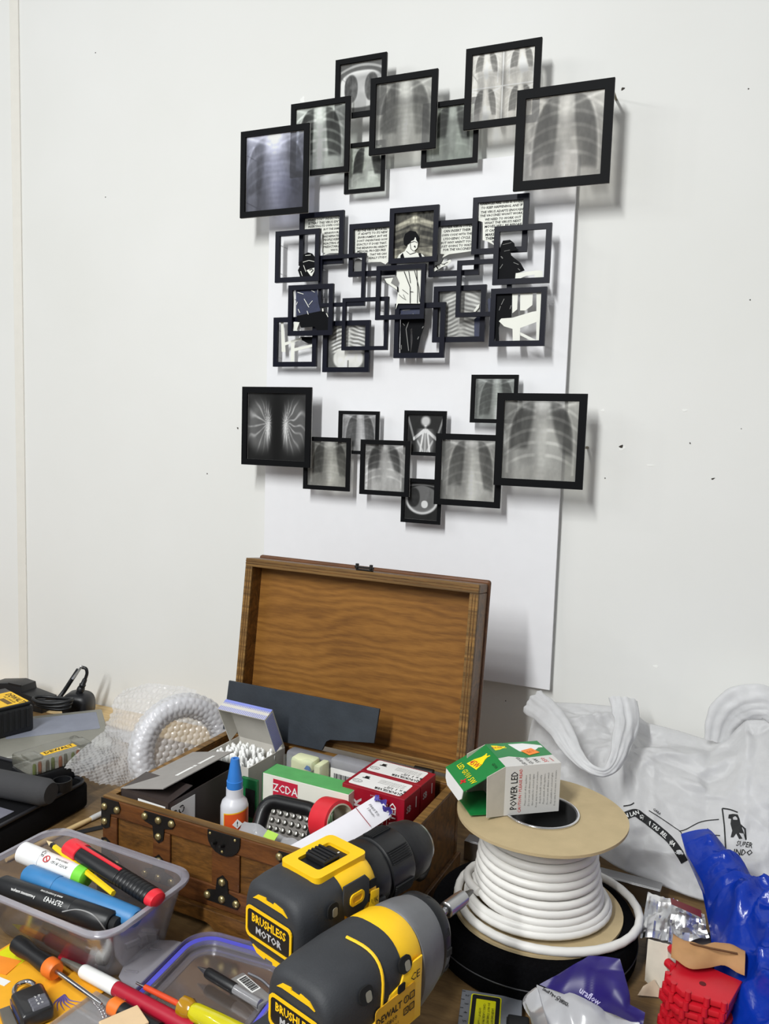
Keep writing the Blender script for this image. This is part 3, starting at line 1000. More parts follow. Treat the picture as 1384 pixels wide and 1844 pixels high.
cut(t, 'ink_lines', [stroke([(476, 568), (492, 592)], 8), stroke([(512, 556), (540, 562)], 3), stroke([(530, 560), (560, 545)], 3), stroke([(454, 600), (480, 570), (512, 554), (530, 522)], 3), stroke([(456, 622), (520, 582), (552, 572)], 3)], COMICK, P4, 0.0008)
t = picture_frame('comic frame with speech bubble that begins CHANCES ARE THIS IS GOING', [(854, 357), (954, 349.5), (949, 455), (849, 459)], 0.030, b9, **KW)
cut(t, 'speech_bubble', [[(778, 132), (1096, 108), (1090, 292), (890, 306), (888, 392), (862, 398), (888, 432), (836, 402), (800, 392), (802, 268), (772, 258)]], CREAM, P4, 0.0002)
bubble_text(t, [('CHANCES ARE THIS IS GOING', 934, 132, 306, sl), ('TO KEEP HAPPENING, AND IF', 932, 160, 290, sl), ('THE VIRUS ADAPTS ENOUGH', 932, 190, 296, sl), ('THE VACCINES WON\'T WORK.', 930, 215, 300, sl), ('WE NEED TO WORK OUT', 940, 242, 254, sl), ('WHAT THE VIRUS\'S NEXT', 938, 267, 256, sl),
                ('MOVES WILL BE BEFORE', 940, 292, 260, sl), ('IT CAN', 855, 327, 72, sl), ('MAKE', 850, 355, 66, sl), ('THEM.', 853, 381, 68, sl)], P4, 0.0008)
t = picture_frame('thin empty navy frame crossing the rib picture, right of the middle cluster', [(826, 470.5), (923, 465), (920, 570.6), (820, 571)], 0.036, b9 * 0.85, **KO)
cut(t, 'printed_arm', [[(836, 800), (862, 790), (930, 800), (925, 890), (840, 895)]], NAVY, P4, 0.0002)
t = picture_frame('comic frame with a grey picture of ribs, between the legs and the chair', [(783, 517), (878, 513), (872, 616), (779, 617)], 0.022, b9, film=lambda U, V: ribcage(U, V, 8, 0.42, 0.66), filmmat=FILMD, n=90, **KW)
cut(t, 'printed_leg', [[(744, 940), (800, 900), (800, 1072), (744, 1072)]], NAVY, P4, 0.0018)
cut(t, 'printed_hand', [[(738, 888), (768, 842), (780, 836), (776, 862), (752, 890)]], CREAM, P4, 0.0018)
t = picture_frame('comic frame with a black-capped figure beside a white chair back, right edge', [(892, 408.5), (996, 403), (988, 509.5), (887, 514.7)], 0.043, b9, **KW)
cut(t, 'printed_figure', [[(922, 440), (940, 396), (990, 390), (1020, 414), (1024, 440), (1052, 462), (990, 470), (1000, 500), (1062, 550), (1092, 602), (1036, 622), (1022, 690), (905, 690), (905, 490), (925, 470)]], COMICK, P4, 0.0002)
cut(t, 'printed_chair', [[(1030, 622), (1180, 602), (1216, 606), (1216, 672), (1164, 672), (1160, 632), (1104, 640), (1066, 655), (1060, 680), (1024, 682)]], CREAM, P4, 0.0008)
cut(t, 'white_ink', [stroke([(928, 505), (940, 520)], 7), stroke([(920, 590), (940, 560)], 4), stroke([(1015, 548), (1050, 562)], 4), stroke([(1045, 590), (1060, 602)], 4), stroke([(940, 425), (1000, 410)], 3), stroke([(950, 470), (990, 462)], 3)], GREYC, P4, 0.0009)
t = picture_frame('comic frame with a large white chair seat and legs, lower right of the cluster', [(885.5, 521), (987, 517), (979.5, 624), (881, 624)], 0.042, b9, **KW)
cut(t, 'printed_figure', [[(888, 755), (1006, 755), (1000, 900), (1000, 930), (930, 935), (912, 1000), (914, 1092), (886, 1092)]], COMICK, P4, 0.0002)
cut(t, 'printed_chair', [[(1006, 755), (1046, 755), (1040, 872), (1006, 900)], [(1062, 755), (1148, 755), (1145, 842), (1098, 880), (1060, 880)], [(1174, 755), (1206, 755), (1200, 1096), (1172, 1096)],
                         [(914, 955), (930, 936), (1010, 930), (1140, 890), (1200, 880), (1200, 950), (1060, 1002), (1058, 1098), (1010, 1098), (1008, 1008), (950, 990)], [(1060, 1030), (1182, 1090), (1150, 1096), (1062, 1052)]], CREAM, P4, 0.0008)
cut(t, 'white_ink', [stroke([(930, 840), (950, 800)], 4), stroke([(990, 870), (998, 845)], 4), stroke([(915, 880), (925, 850)], 4)], GREYC, P4, 0.0009)

# ================================================================== WOODEN CHEST AND ITS CONTENTS
CW, CDp, CH_ = 0.415, 0.285, 0.134
CRZ = R(-2.4)
CHM = Matrix.Translation((-0.762, -0.573, 0)) @ Matrix.Rotation(CRZ, 4, 'Z')
# contents lie at a slightly different angle inside, at KS of the size they were first measured at
KRZ, KS = R(-4.5), 0.945
KO = CAM + (Vector((-0.812, -0.522, 0.0)) - CAM) * KS
KM = Matrix.Translation(KO) @ Matrix.Rotation(KRZ, 4, 'Z') @ Matrix.Scale(KS, 4)
CHI = CHM.inverted()


def ch(x, y, z):
    return CHM @ Vector((x, y, z))


def onplane(px, py, o, n):
    d = _r2 * ((px - CXP) / FPX) + _u2 * (-(py - CYP) / FPX) + _d
    n = Vector(n)
    return CAM + d * ((Vector(o) - CAM).dot(n) / d.dot(n))


def cfront(px, py):
    """chest-front coordinates (x along, z up) of a photo pixel"""
    p = CHI @ onplane(px, py, ch(0, 0, 0), CHM.to_3x3() @ Vector((0, -1, 0)))
    return p.x, p.z


WOODB = MW('chest_wood', (62, 40, 17), (128, 86, 38), 5.0, (2, 9, 9), 0.42, 2.0)
WOODR = MW('chest_band_wood', (72, 41, 19), (116, 71, 34), 5.0, (2, 12, 12), 0.42, 1.0)
def lid_grain():
    """flowing ply face grain: distorted bands with finer streaks"""
    mt, nt, out = _nt('lid_wood')
    b_ = nt.nodes.new('ShaderNodeBsdfPrincipled')
    tc = nt.nodes.new('ShaderNodeTexCoord')
    mp = nt.nodes.new('ShaderNodeMapping')
    mp.inputs['Scale'].default_value = (1.0, 1.0, 3.2)
    mp.inputs['Rotation'].default_value = (0, R(9), 0)
    nt.links.new(tc.outputs['Object'], mp.inputs[0])
    wv = nt.nodes.new('ShaderNodeTexWave')
    wv.bands_direction = 'Z'
    wv.inputs['Scale'].default_value = 6.0
    wv.inputs['Distortion'].default_value = 16.0
    wv.inputs['Detail'].default_value = 3.0
    wv.inputs['Detail Scale'].default_value = 0.8
    nt.links.new(mp.outputs[0], wv.inputs['Vector'])
    n2 = _noise(nt, 30.0, 6.0, (1.5, 10, 14))
    n3 = _noise(nt, 5.0, 3.0, (1, 1, 2))
    m1 = nt.nodes.new('ShaderNodeMix')
    m1.inputs[0].default_value = 0.72
    nt.links.new(wv.outputs['Fac'], m1.inputs[2])
    nt.links.new(n2.outputs[0], m1.inputs[3])
    m2 = nt.nodes.new('ShaderNodeMix')
    m2.inputs[0].default_value = 0.40
    nt.links.new(m1.outputs[0], m2.inputs[2])
    nt.links.new(n3.outputs[0], m2.inputs[3])
    rp = _ramp(nt, m2.outputs[0], [(0.22, lin((96, 60, 24))), (0.45, lin((128, 85, 35))), (0.72, lin((154, 106, 47)))])
    nt.links.new(rp.outputs[0], b_.inputs['Base Color'])
    b_.inputs['Roughness'].default_value = 0.5
    b_.inputs['Specular IOR Level'].default_value = 0.3
    nt.links.new(b_.outputs[0], out.inputs[0])
    MATS['lid_wood'] = mt
    return mt


WOODL = lid_grain()
PLYE = MW('ply_edge', (70, 48, 20), (150, 112, 58), 3.0, (1, 40, 40), 0.6, 0.4)
IRON = M('black_iron', (22, 20, 18), 0.5, 0.3, bump=0.2)
BRASS = M('brass_stud', (176, 160, 112), 0.3, 0.85)

chest_t = thing('wooden_chest', 'open brown wooden treasure-style chest with studded iron corners and a raised lid', 'chest', CHM.translation, CRZ)


def bx(name, lo, hi, mat, parent, bev=0.0015):
    b = nb()
    box(b, lo, hi, bev)
    return mesh(name, b, mat, parent)


T = 0.012
bx('base', (T, T, 0.030), (CW - T, CDp - T, 0.0583), WOODB, chest_t)
bx('front_panel', (0.002, 0.003, 0.012), (CW - 0.002, T, CH_), WOODB, chest_t)
bx('back_panel', (0, CDp - T, 0.012), (CW, CDp, CH_), WOODB, chest_t)
bx('side_panel', (0, T, 0.012), (T, CDp - T, CH_), WOODB, chest_t)
bx('side_panel', (CW - T, T, 0.012), (CW, CDp - T, CH_), WOODB, chest_t)
# pale worn rim of ply on top
for lo, hi in (((0, 0, CH_), (CW, T, CH_ + 0.002)), ((0, CDp - T, CH_), (CW, CDp, CH_ + 0.002)), ((0, T, CH_), (T, CDp - T, CH_ + 0.002)), ((CW - T, T, CH_), (CW, CDp - T, CH_ + 0.002))):
    bx('rim', lo, hi, PLYE, chest_t, 0.0007)
# raised bands on the front
bx('top_band', (0, -0.001, 0.110), (CW, 0.0028, CH_), WOODR, chest_t)
bx('lower_band', (0, -0.001, 0.030), (CW, 0.0028, 0.060), WOODR, chest_t)
for x0, x1 in ((0.0, 0.026), (0.089, 0.118), (0.186, 0.229), (0.298, 0.327), (0.389, 0.415)):
    bx('upright_band', (x0, -0.0008, 0.0602), (x1, 0.0028, 0.1098), WOODR, chest_t)
# plinth with bracket feet
b = nb()
pl = [(-0.004, 0.0), (0.045, 0.0), (0.052, 0.004), (0.058, 0.010), (0.066, 0.012), (0.182, 0.012), (0.189, 0.010), (0.197, 0.004), (0.206, 0.0), (0.24, 0.0), (0.248, 0.004), (0.256, 0.010), (0.264, 0.012), (0.345, 0.012), (0.353, 0.010), (0.36, 0.004), (0.37, 0.0), (CW + 0.004, 0.0), (CW + 0.004, 0.030), (-0.004, 0.030)]
prism(b, pl, 0.0, 0.010, Matrix.Translation((0, 0.002, 0)) @ XZ, 0.001)
mesh('plinth', b, WOODB, chest_t)
for s in (0, 1):
    b = nb()
    pl = [(-0.006, 0.0), (0.07, 0.0), (0.085, 0.010), (0.22, 0.010), (0.235, 0.0), (CDp, 0.0), (CDp, 0.030), (-0.006, 0.030)]
    prism(b, pl, 0.0, 0.006, Matrix.Translation((-0.006 if s == 0 else CW, 0, 0)) @ basis((0, 0, 0), (0, 1, 0), (0, 0, 1), (1, 0, 0)), 0.0008)
    mesh('plinth', b, WOODB, chest_t)


def stud_at(x, z, r_=0.0052, y=-0.0022, parent=chest_t):
    b = nb()
    lathe(b, [(r_, 0), (r_ * 0.95, r_ * 0.3), (r_ * 0.6, r_ * 0.62), (0, r_ * 0.75)], 12, Matrix.Translation((x, y, z)) @ Matrix.Rotation(R(90), 4, 'X'))
    return mesh('stud', b, BRASS, parent, 50)


def iron(polys):
    b = nb()
    prism(b, polys, 0.001, 0.0024, XZ)
    return mesh('iron_bracket', b, IRON, chest_t)


def stud_row(poly, studs):
    ir = iron(poly)
    for x, z in studs:
        stud_at(x, z, parent=ir)


def teeup(c, s=1):
    """T-shaped iron hanging from the top edge (s=1) or standing on the lower band (s=-1)"""
    z = (lambda q: q) if s > 0 else (lambda q: 0.172 - q)
    return [(c - 0.024, z(0.133)), (c + 0.024, z(0.133)), (c + 0.028, z(0.126)), (c + 0.023, z(0.119)), (c + 0.010, z(0.116)), (c + 0.008, z(0.100)), (c, z(0.094)), (c - 0.008, z(0.100)), (c - 0.010, z(0.116)), (c - 0.023, z(0.119)), (c - 0.028, z(0.126))]


stud_row([(-0.0005, 0.134), (0.030, 0.134), (0.034, 0.125), (0.029, 0.117), (0.016, 0.114), (0.014, 0.095), (0.006, 0.091), (-0.0005, 0.093)], [(0.0055, 0.1225), (0.028, 0.1225), (0.0055, 0.101)])
stud_row(teeup(0.100), [(0.077, 0.126), (0.100, 0.1255), (0.122, 0.126), (0.100, 0.103)])
stud_row(teeup(0.312), [(0.289, 0.126), (0.312, 0.1255), (0.334, 0.126), (0.312, 0.103)])
stud_row(teeup(0.204, -1), [(0.181, 0.046), (0.204, 0.046), (0.226, 0.046), (0.204, 0.069)])
stud_row(teeup(0.100, -1), [(0.077, 0.046), (0.100, 0.046), (0.122, 0.046)])
stud_row([(-0.0005, 0.038), (0.030, 0.038), (0.034, 0.046), (0.029, 0.054), (0.016, 0.057), (0.014, 0.074), (0.006, 0.078), (-0.0005, 0.076)], [(0.0055, 0.046), (0.028, 0.046)])
for x in (0.0065, 0.101):
    stud_at(x, 0.0695, y=-0.0022)
# lock plate
x0 = 0.206
lock = nb()
pl = [(x0 - 0.025, CH_)] + [(x0 + 0.025 * math.cos(R(a)), 0.126 + 0.021 * math.sin(R(a))) for a in range(180, 361, 20)] + [(x0 + 0.025, CH_)]
prism(lock, pl, 0.001, 0.003, XZ)
lock = mesh('lock_plate', lock, IRON, chest_t)
for x, z in ((0.185, 0.130), (0.2235, 0.130), (0.204, 0.110)):
    stud_at(x, z, r_=0.0021, y=-0.0028, parent=lock)
for x, z in ((0.194, 0.120), (0.206, 0.119)):
    b = nb()
    rod(b, (x, -0.0028, z), (x, -0.011, z + 0.002), 0.0026, 0.0018, 8)
    mesh('hasp_pin', b, IRON, lock)
# side handle on the right: leather loop with iron plate
b = nb()
tube(b, catmull([(CW + 0.003, 0.10, 0.098), (CW + 0.009, 0.11, 0.080), (CW + 0.010, 0.13, 0.072), (CW + 0.009, 0.15, 0.080), (CW + 0.003, 0.16, 0.098)], 5), 0.004, 8)
mesh('side_handle', b, IRON, chest_t, 60)
for y in (0.097, 0.163):
    b = nb()
    box(b, (CW, y - 0.009, 0.088), (CW + 0.003, y + 0.009, 0.110), 0.001)
    mesh('handle_plate', b, IRON, chest_t)

# lid
LW, LH, LD = 0.419, 0.287, 0.042
LM = Matrix.Translation((-0.003, CDp + 0.012, CH_ + 0.004)) @ Matrix.Rotation(R(-7.0), 4, 'X')


def lidbox(name, lo, hi, mat, bev=0.0015):
    b = nb()
    box(b, lo, hi, bev)
    bmesh.ops.transform(b, matrix=LM, verts=b.verts)
    return mesh(name, b, mat, lid)


b = nb()
box(b, (0.014, LD - 0.012, 0.014), (LW - 0.014, LD, LH - 0.014))
bmesh.ops.transform(b, matrix=LM, verts=b.verts)
lid = mesh('lid', b, WOODL, chest_t)
for lo, hi in (((0, 0.004, 0), (LW, LD, 0.014)), ((0, 0.004, LH - 0.014), (LW, LD, LH)), ((0, 0.004, 0.014), (0.014, LD, LH - 0.014)), ((LW - 0.014, 0.004, 0.014), (LW, LD, LH - 0.014))):
    lidbox('lid_side', lo, hi, WOODB)
for lo, hi in (((0, 0.0, 0), (LW, 0.004, 0.014)), ((0, 0.0, LH - 0.014), (LW, 0.004, LH)), ((0, 0.0, 0.014), (0.014, 0.004, LH - 0.014)), ((LW - 0.014, 0.0, 0.014), (LW, 0.004, LH - 0.014))):
    lidbox('lid_rim', lo, hi, PLYE, 0.0007)
    if hi[2] - lo[2] > 0.1:
        for dx in (0.0045, 0.009):
            lidbox('ply_layer', (lo[0] + dx, -0.0006, lo[2]), (lo[0] + dx + 0.0012, 0.0, hi[2]), WOODB, 0.0002)
    else:
        for dz in (0.0045, 0.009):
            lidbox('ply_layer', (lo[0], -0.0006, lo[2] + dz), (hi[0], 0.0, lo[2] + dz + 0.0012), WOODB, 0.0002)
lidbox('lid_back', (-0.003, LD + 0.001, -0.002), (LW + 0.003, LD + 0.011, LH + 0.005), WOODR, 0.004)
# latch on the lid's upper edge
b = nb()
box(b, (0.208, 0.006, LH), (0.236, 0.016, LH + 0.003), 0.001)
for x in (0.208, 0.233):
    box(b, (x, 0.004, LH + 0.003), (x + 0.004, 0.010, LH + 0.011), 0.0008)
box(b, (0.206, 0.005, LH + 0.004), (0.240, 0.009, LH + 0.007), 0.0008)
bmesh.ops.transform(b, matrix=LM, verts=b.verts)
mesh('latch', b, IRON, lid)
for x in (0.10, 0.34):
    b = nb()
    rod(b, (x, CDp + 0.006, CH_ + 0.003), (x + 0.03, CDp + 0.006, CH_ + 0.003), 0.006)
    mesh('hinge', b, IRON, chest_t, 40)

# ---- things in the chest: local chest coordinates
FLOORZ = 0.0245


def cthing(name, label, cat, x, y, z, rz=0.0, group=None, rot=None):
    mw = KM @ TRS((x, y, z), rot if rot is not None else (0, 0, rz))
    t = thing(name, label, cat, mw.translation, group=group, rot=mw.to_euler())
    t.scale = (KS, KS, KS)
    return t


def face_print(t, name, w_, h_, mat, M4, r_=0.0, th=0.0003):
    """a printed patch or sticker lying on a face: M4 carries local xy onto the face"""
    b = nb()
    prism(b, rrect(w_, h_, r_, 3) if r_ else [(-w_ / 2, -h_ / 2), (w_ / 2, -h_ / 2), (w_ / 2, h_ / 2), (-w_ / 2, h_ / 2)], 0.0001, 0.0001 + th, M4)
    return mesh(name, b, mat, t)


def FR(x, y, z):      # onto a face looking to -y
    return Matrix.Translation((x, y, z)) @ XZ


def UP(x, y, z, rz=0.0):      # onto a face looking up
    return Matrix.Translation((x, y, z)) @ Matrix.Rotation(rz, 4, 'Z')


def RT(x, y, z):      # onto a face looking to +x
    return basis((x, y, z), (0, 1, 0), (0, 0, 1), (1, 0, 0))


# brown glossy carton with raised flap
BRN = M('brown_carton', (62, 54, 52), 0.35, var=0.08)
BRNL = M('grey_card_inside', (150, 146, 142), 0.7)
t = cthing('brown_carton', 'dark brown carton with a lifted flap, left end of the chest', 'box', 0.022, 0.017, FLOORZ)
bw_, bd_, bh_ = 0.092, 0.156, 0.088
b = nb()
for lo, hi in (((0, 0, 0), (bw_, 0.0015, bh_)), ((0, bd_ - 0.0015, 0), (bw_, bd_, bh_)), ((0, 0, 0), (0.0015, bd_, bh_)), ((bw_ - 0.0015, 0, 0), (bw_, bd_, bh_)), ((0, 0, 0), (bw_, bd_, 0.0015))):
    box(b, lo, hi)
mesh('carton_body', b, BRN, t)
b = nb()
box(b, (0.0015, 0.0, 0), (bw_, 0.05, 0.0014), 0, M4=Matrix.Translation((0, 0, bh_)) @ Matrix.Rotation(R(8), 4, 'X'))
mesh('inner_flap', b, BRN, t)
b = nb()
box(b, (0, 0, 0), (0.084, bd_, 0.0014), M4=Matrix.Translation((0, 0, bh_)) @ Matrix.Rotation(R(-13), 4, 'Y'))
fl = mesh('lid_flap', b, BRNL, t)
for i, (y0, y1) in enumerate(((0.05, 0.085), (0.088, 0.093), (0.10, 0.135))):
    b = nb()
    box(b, (0.060, y0, 0.0015), (0.066, y1, 0.0019), M4=Matrix.Translation((0, 0, bh_)) @ Matrix.Rotation(R(-13), 4, 'Y'))
    mesh('printed_stripe', b, WHITE, fl)
face_print(t, 'paper_label', 0.052, 0.040, WHITE, FR(0.060, 0.0, bh_ - 0.026))
face_print(t, 'paper_label', 0.05, 0.045, WHITE, RT(bw_, 0.030, bh_ - 0.03))
b = nb()
for cx_, cz_ in ((0.012, 0.068), (0.026, 0.070)):
    for k in range(3):
        a = R(90 + 120 * k)
        p = [(bw_ + 0.0006, cx_ + 0.005 * math.cos(a + R(q)), cz_ + 0.005 * math.sin(a + R(q))) for q in range(-45, 46, 15)]
        tube(b, p, 0.0009, 5)
box(b, (bw_ + 0.0002, 0.010, 0.044), (bw_ + 0.0006, 0.014, 0.057))
box(b, (bw_ + 0.0002, 0.020, 0.046), (bw_ + 0.0006, 0.030, 0.056))
tag(mesh('recycling_marks', b, INK, t), kind='stuff')

# cotton swab box with striped lid
CARD = M('grey_white_card', (206, 202, 194), 0.7, var=0.03)
LILAC = M('lilac_print', (132, 142, 214), 0.6)
SX0, SY0, SW, SD, STOP = 0.036, 0.176, 0.096, 0.100, 0.110
t = cthing('swab_box', 'white card box of cotton swabs with open blue-striped lid', 'box', SX0, SY0, FLOORZ)
hh = STOP - FLOORZ
b = nb()
for lo, hi in (((0, 0, 0), (SW, 0.0014, hh)), ((0, SD - 0.0014, 0), (SW, SD, hh)), ((0, 0.0014, 0), (0.0014, SD - 0.0014, hh)), ((SW - 0.0014, 0.0014, 0), (SW, SD - 0.0014, hh)), ((0.0014, 0.0014, 0), (SW - 0.0014, SD - 0.0014, 0.0014))):
    box(b, lo, hi)
mesh('box_body', b, CARD, t)
LSM = Matrix.Translation((0, SD, hh)) @ Matrix.Rotation(R(26), 4, 'X')     # z up the lid panel, -y toward the viewer
b = nb()
for lo, hi in (((0, -0.0014, 0), (SW, 0, 0.085)), ((0, -0.024, 0.0836), (SW, -0.0014, 0.085)), ((0, -0.024, 0.012), (0.0014, -0.0014, 0.0836)), ((SW - 0.0014, -0.024, 0.012), (SW, -0.0014, 0.0836))):
    box(b, lo, hi, M4=LSM)
ld = mesh('box_lid', b, CARD, t)
b = nb()
box(b, (0, -0.0055, 0.0851), (SW, 0.0, 0.0854), M4=LSM)
n = 28
for k in range(n):
    x = (k + 0.5) * SW / n
    box(b, (x - 0.0007, -0.0238, 0.0851), (x + 0.0007, -0.0150, 0.0854), M4=LSM)
    box(b, (x - 0.0007, -0.0090, 0.0851), (x + 0.0007, -0.0055, 0.0854), M4=LSM)
for k in range(22):
    z = 0.013 + k * 0.0032
    box(b, (SW, -0.0235, z), (SW + 0.0003, -0.003, z + 0.0015), M4=LSM)
tag(mesh('printed_stripes', b, LILAC, ld), kind='stuff')
COT = M('cotton', (244, 244, 242), 0.9, var=0.02)
b = nb()
lathe(b, [(0, 0), (0.0013, 0.0004), (0.0013, 0.058), (0.0024, 0.060), (0.0030, 0.066), (0.0026, 0.072), (0, 0.0745)], 8)
sw0 = mesh('cotton_swab', b, COT, None, 60)
tag(sw0, 'cotton swab standing upright in the open striped box', 'cotton swab', 'cotton swabs in the striped box')
cnt = 0
for i in range(12):
    for j in range(9):
        x = SX0 + 0.008 + i * 0.0072 + random.uniform(-0.0012, 0.0012)
        y = SY0 + 0.010 + j * 0.0088 + random.uniform(-0.0015, 0.0015)
        o = sw0 if cnt == 0 else sw0.copy()
        if cnt:
            COL.objects.link(o)
        dz = 0.012 * math.sin(math.pi * (i + 0.5) / 12) * math.sin(math.pi * (j + 1.5) / 11) + random.uniform(-0.003, 0.004)
        o.location = KM @ Vector((x, y, 0.030 + dz))
        o.scale = (KS, KS, KS)
        o.rotation_euler = (random.uniform(-0.10, 0.10), random.uniform(-0.10, 0.10), 0)
        cnt += 1

# glue bottle
BOT = M('milky_plastic', (214, 214, 220), 0.35, sss=0.0, var=0.02)
BLUEC = M('blue_cap', (52, 124, 206), 0.4)
t = cthing('glue_bottle', 'small white glue bottle with tall blue nozzle cap', 'bottle', 0.162, 0.104, FLOORZ)
b = nb()
lathe(b, [(0, 0), (0.0195, 0.0), (0.0205, 0.002), (0.0205, 0.063), (0.0185, 0.070), (0.0135, 0.075), (0.0125, 0.078), (0.0125, 0.090), (0, 0.090)], 28)
mesh('bottle_body', b, BOT, t, 40)
b = nb()
lathe(b, [(0, 0.0905), (0.0118, 0.0905), (0.0120, 0.101), (0.0112, 0.1015), (0.0108, 0.104), (0.0066, 0.131), (0.0062, 0.1345), (0.003, 0.1345), (0.003, 0.130), (0, 0.130)], 24)
mesh('nozzle_cap', b, BLUEC, t, 30)


def cylpatch(t, name, r_, a0, a1, z0, z1, mat, n=12, zslant=0.0):
    b = nb()
    for rr in (r_,):
        grid(b, lambda u, v: (rr * math.cos(R(a0 + (a1 - a0) * u)), rr * math.sin(R(a0 + (a1 - a0) * u)), z0 + (z1 - z0) * v + zslant * u), n, 2)
    return mesh(name, b, mat, t, 60)


cylpatch(t, 'label_border', 0.0207, -100, 20, 0.018, 0.0575, M('label_yellow', (240, 190, 40), 0.5), 16, 0.006)
lb = cylpatch(t, 'orange_label', 0.0209, -96, 24, 0.018, 0.056, M('label_orange', (222, 84, 34), 0.5), 16, 0.006)
ang = R(-40)
dm = basis((0.0214 * math.cos(ang), 0.0214 * math.sin(ang), 0.0435), (-math.sin(ang), math.cos(ang), 0), (0, 0, 1), (math.cos(ang), math.sin(ang), 0))
face_print(t, 'hazard_diamond', 0.0105, 0.0105, WHITE, dm @ Matrix.Rotation(R(45), 4, 'Z'))
letter('!', 0.011, INK, t, dm @ Matrix.Translation((0, 0, 0.0006)), bold=0.02)

# green and white flat box with red logo
t = cthing('green_white_box', 'white and green carton with a red logo panel, middle of the chest', 'box', 0.172, 0.160, FLOORZ, rz=R(1.5))
gh = 0.094
b = nb()
box(b, (0, 0, 0), (0.150, 0.038, gh), 0.0006)
mesh('carton_body', b, M('carton_white', (232, 230, 218), 0.5, var=0.02), t)
GRN = M('pack_green', (92, 172, 100), 0.5, var=0.1)
GRD = M('pack_dark_green', (18, 104, 56), 0.5)
face_print(t, 'green_top', 0.149, 0.0375, GRN, UP(0.075, 0.019, gh))
b = nb()
box(b, (-0.0012, -0.0002, 0), (0.0, 0.0385, gh), 0)
mesh('green_edge', b, GRD, t)
face_print(t, 'logo_panel', 0.044, 0.027, M('logo_red', (196, 36, 62), 0.5), FR(0.041, 0, gh - 0.0185))
letter('ZCDA', 0.0175, WHITE, t, FR(0.041, -0.0006, gh - 0.0185), bold=0.01, sx=0.92)
b = nb()
for k in range(14):
    x = 0.108 + k * 0.003 + 0.0005 * (k % 3)
    tube(b, [(x, -0.0006, 0.02), (x + 0.003 * math.sin(k), -0.0006, 0.055), (x + 0.008 * math.sin(k * 2.1), -0.0006, 0.070 + 0.006 * math.sin(k))], lambda q: 0.0012 * (1.1 - q), 5)
tag(mesh('printed_grass', b, GRN, t), kind='stuff')

# dark green box leaning behind (only its edge shows)
t = cthing('dark_green_packet', 'dark green packet wedged beside the swab box, behind the glue bottle', 'packet', 0.138, 0.150, FLOORZ, rz=R(0))
b = nb()
box(b, (0, 0, 0), (0.030, 0.006, 0.083), 0.0008)
mesh('packet_body', b, GRD, t)
face_print(t, 'black_panel', 0.018, 0.045, INK, FR(0.018, 0, 0.045))

# sticky notes in clear wrap
PAD = M('note_paper', (226, 230, 188), 0.7, var=0.03)
t = cthing('sticky_note_pack', 'pale yellow sticky note pads in clear wrap behind the green-topped carton', 'note pads', 0.176, 0.214, FLOORZ)
b = nb()
box(b, (0.004, 0.006, 0.02), (0.046, 0.034, 0.100), 0.006)
mesh('note_pad', b, PAD, t, 30)
b = nb()
box(b, (0.050, 0.004, 0.02), (0.062, 0.034, 0.097), 0.003)
mesh('note_pad', b, PAD, t, 30)
b = nb()
box(b, (0.046, 0.000, 0.02), (0.049, 0.024, 0.086), 0.001)
mesh('black_divider', b, INK, t)
b = nb()
prism(b, [(0.034, 0.088), (0.046, 0.087), (0.043, 0.093), (0.038, 0.094)], 0.0, 0.002, FR(0, 0.004, 0))
mesh('blue_tab', b, M('tab_blue', (56, 120, 200), 0.5), t)
b = nb()
grid(b, lambda u, v: (-0.002 + 0.072 * u, -0.002 + 0.006 * math.sin(u * 9 + v * 4) * (1 - v), 0.015 + 0.090 * v + 0.003 * math.sin(u * 12)), 24, 12)
mesh('clear_wrap', b, MC('cellophane', (245, 245, 240), 0.86, 0.1, 0.14), t, 60)

# grey clear-lidded case with barcode sticker
t = cthing('clear_case', 'clear grey plastic case with barcode sticker against the chest back', 'case', 0.150, 0.252, FLOORZ)
b = nb()
box(b, (0, 0.0, 0), (0.160, 0.024, 0.093), 0.005)
mesh('case_body', b, MC('smoke_clear', (206, 206, 214), 0.35, 0.2, 0.2), t, 40)
b = nb()
box(b, (0.086, -0.0002, 0.078), (0.160, 0.024, 0.099), 0.004)
mesh('case_lid', b, MC('smoke_clear2', (214, 214, 220), 0.3, 0.2, 0.2), t, 40)
face_print(t, 'barcode_sticker', 0.058, 0.048, WHITE, FR(0.115, -0.0002, 0.060), 0.002)
b = nb()
x = 0.094
k = 0
while x < 0.134:
    wd = (0.0006, 0.0012, 0.0018, 0.0009)[k * 7 % 4]
    box(b, (x, -0.0011, 0.060), (x + wd, -0.0007, 0.076))
    x += wd + (0.0007, 0.0012)[k % 2]
    k += 1
tag(mesh('barcode', b, INK, t), kind='stuff')
letter('9 300671', 0.004, INK, t, FR(0.116, -0.0012, 0.055))
letter('QTY', 0.005, INK, t, FR(0.096, -0.0012, 0.043))

# two red screw boxes
REDC = M('red_carton', (150, 14, 36), 0.42, var=0.06)
PALE = M('carton_print_grey', (196, 190, 190), 0.5)


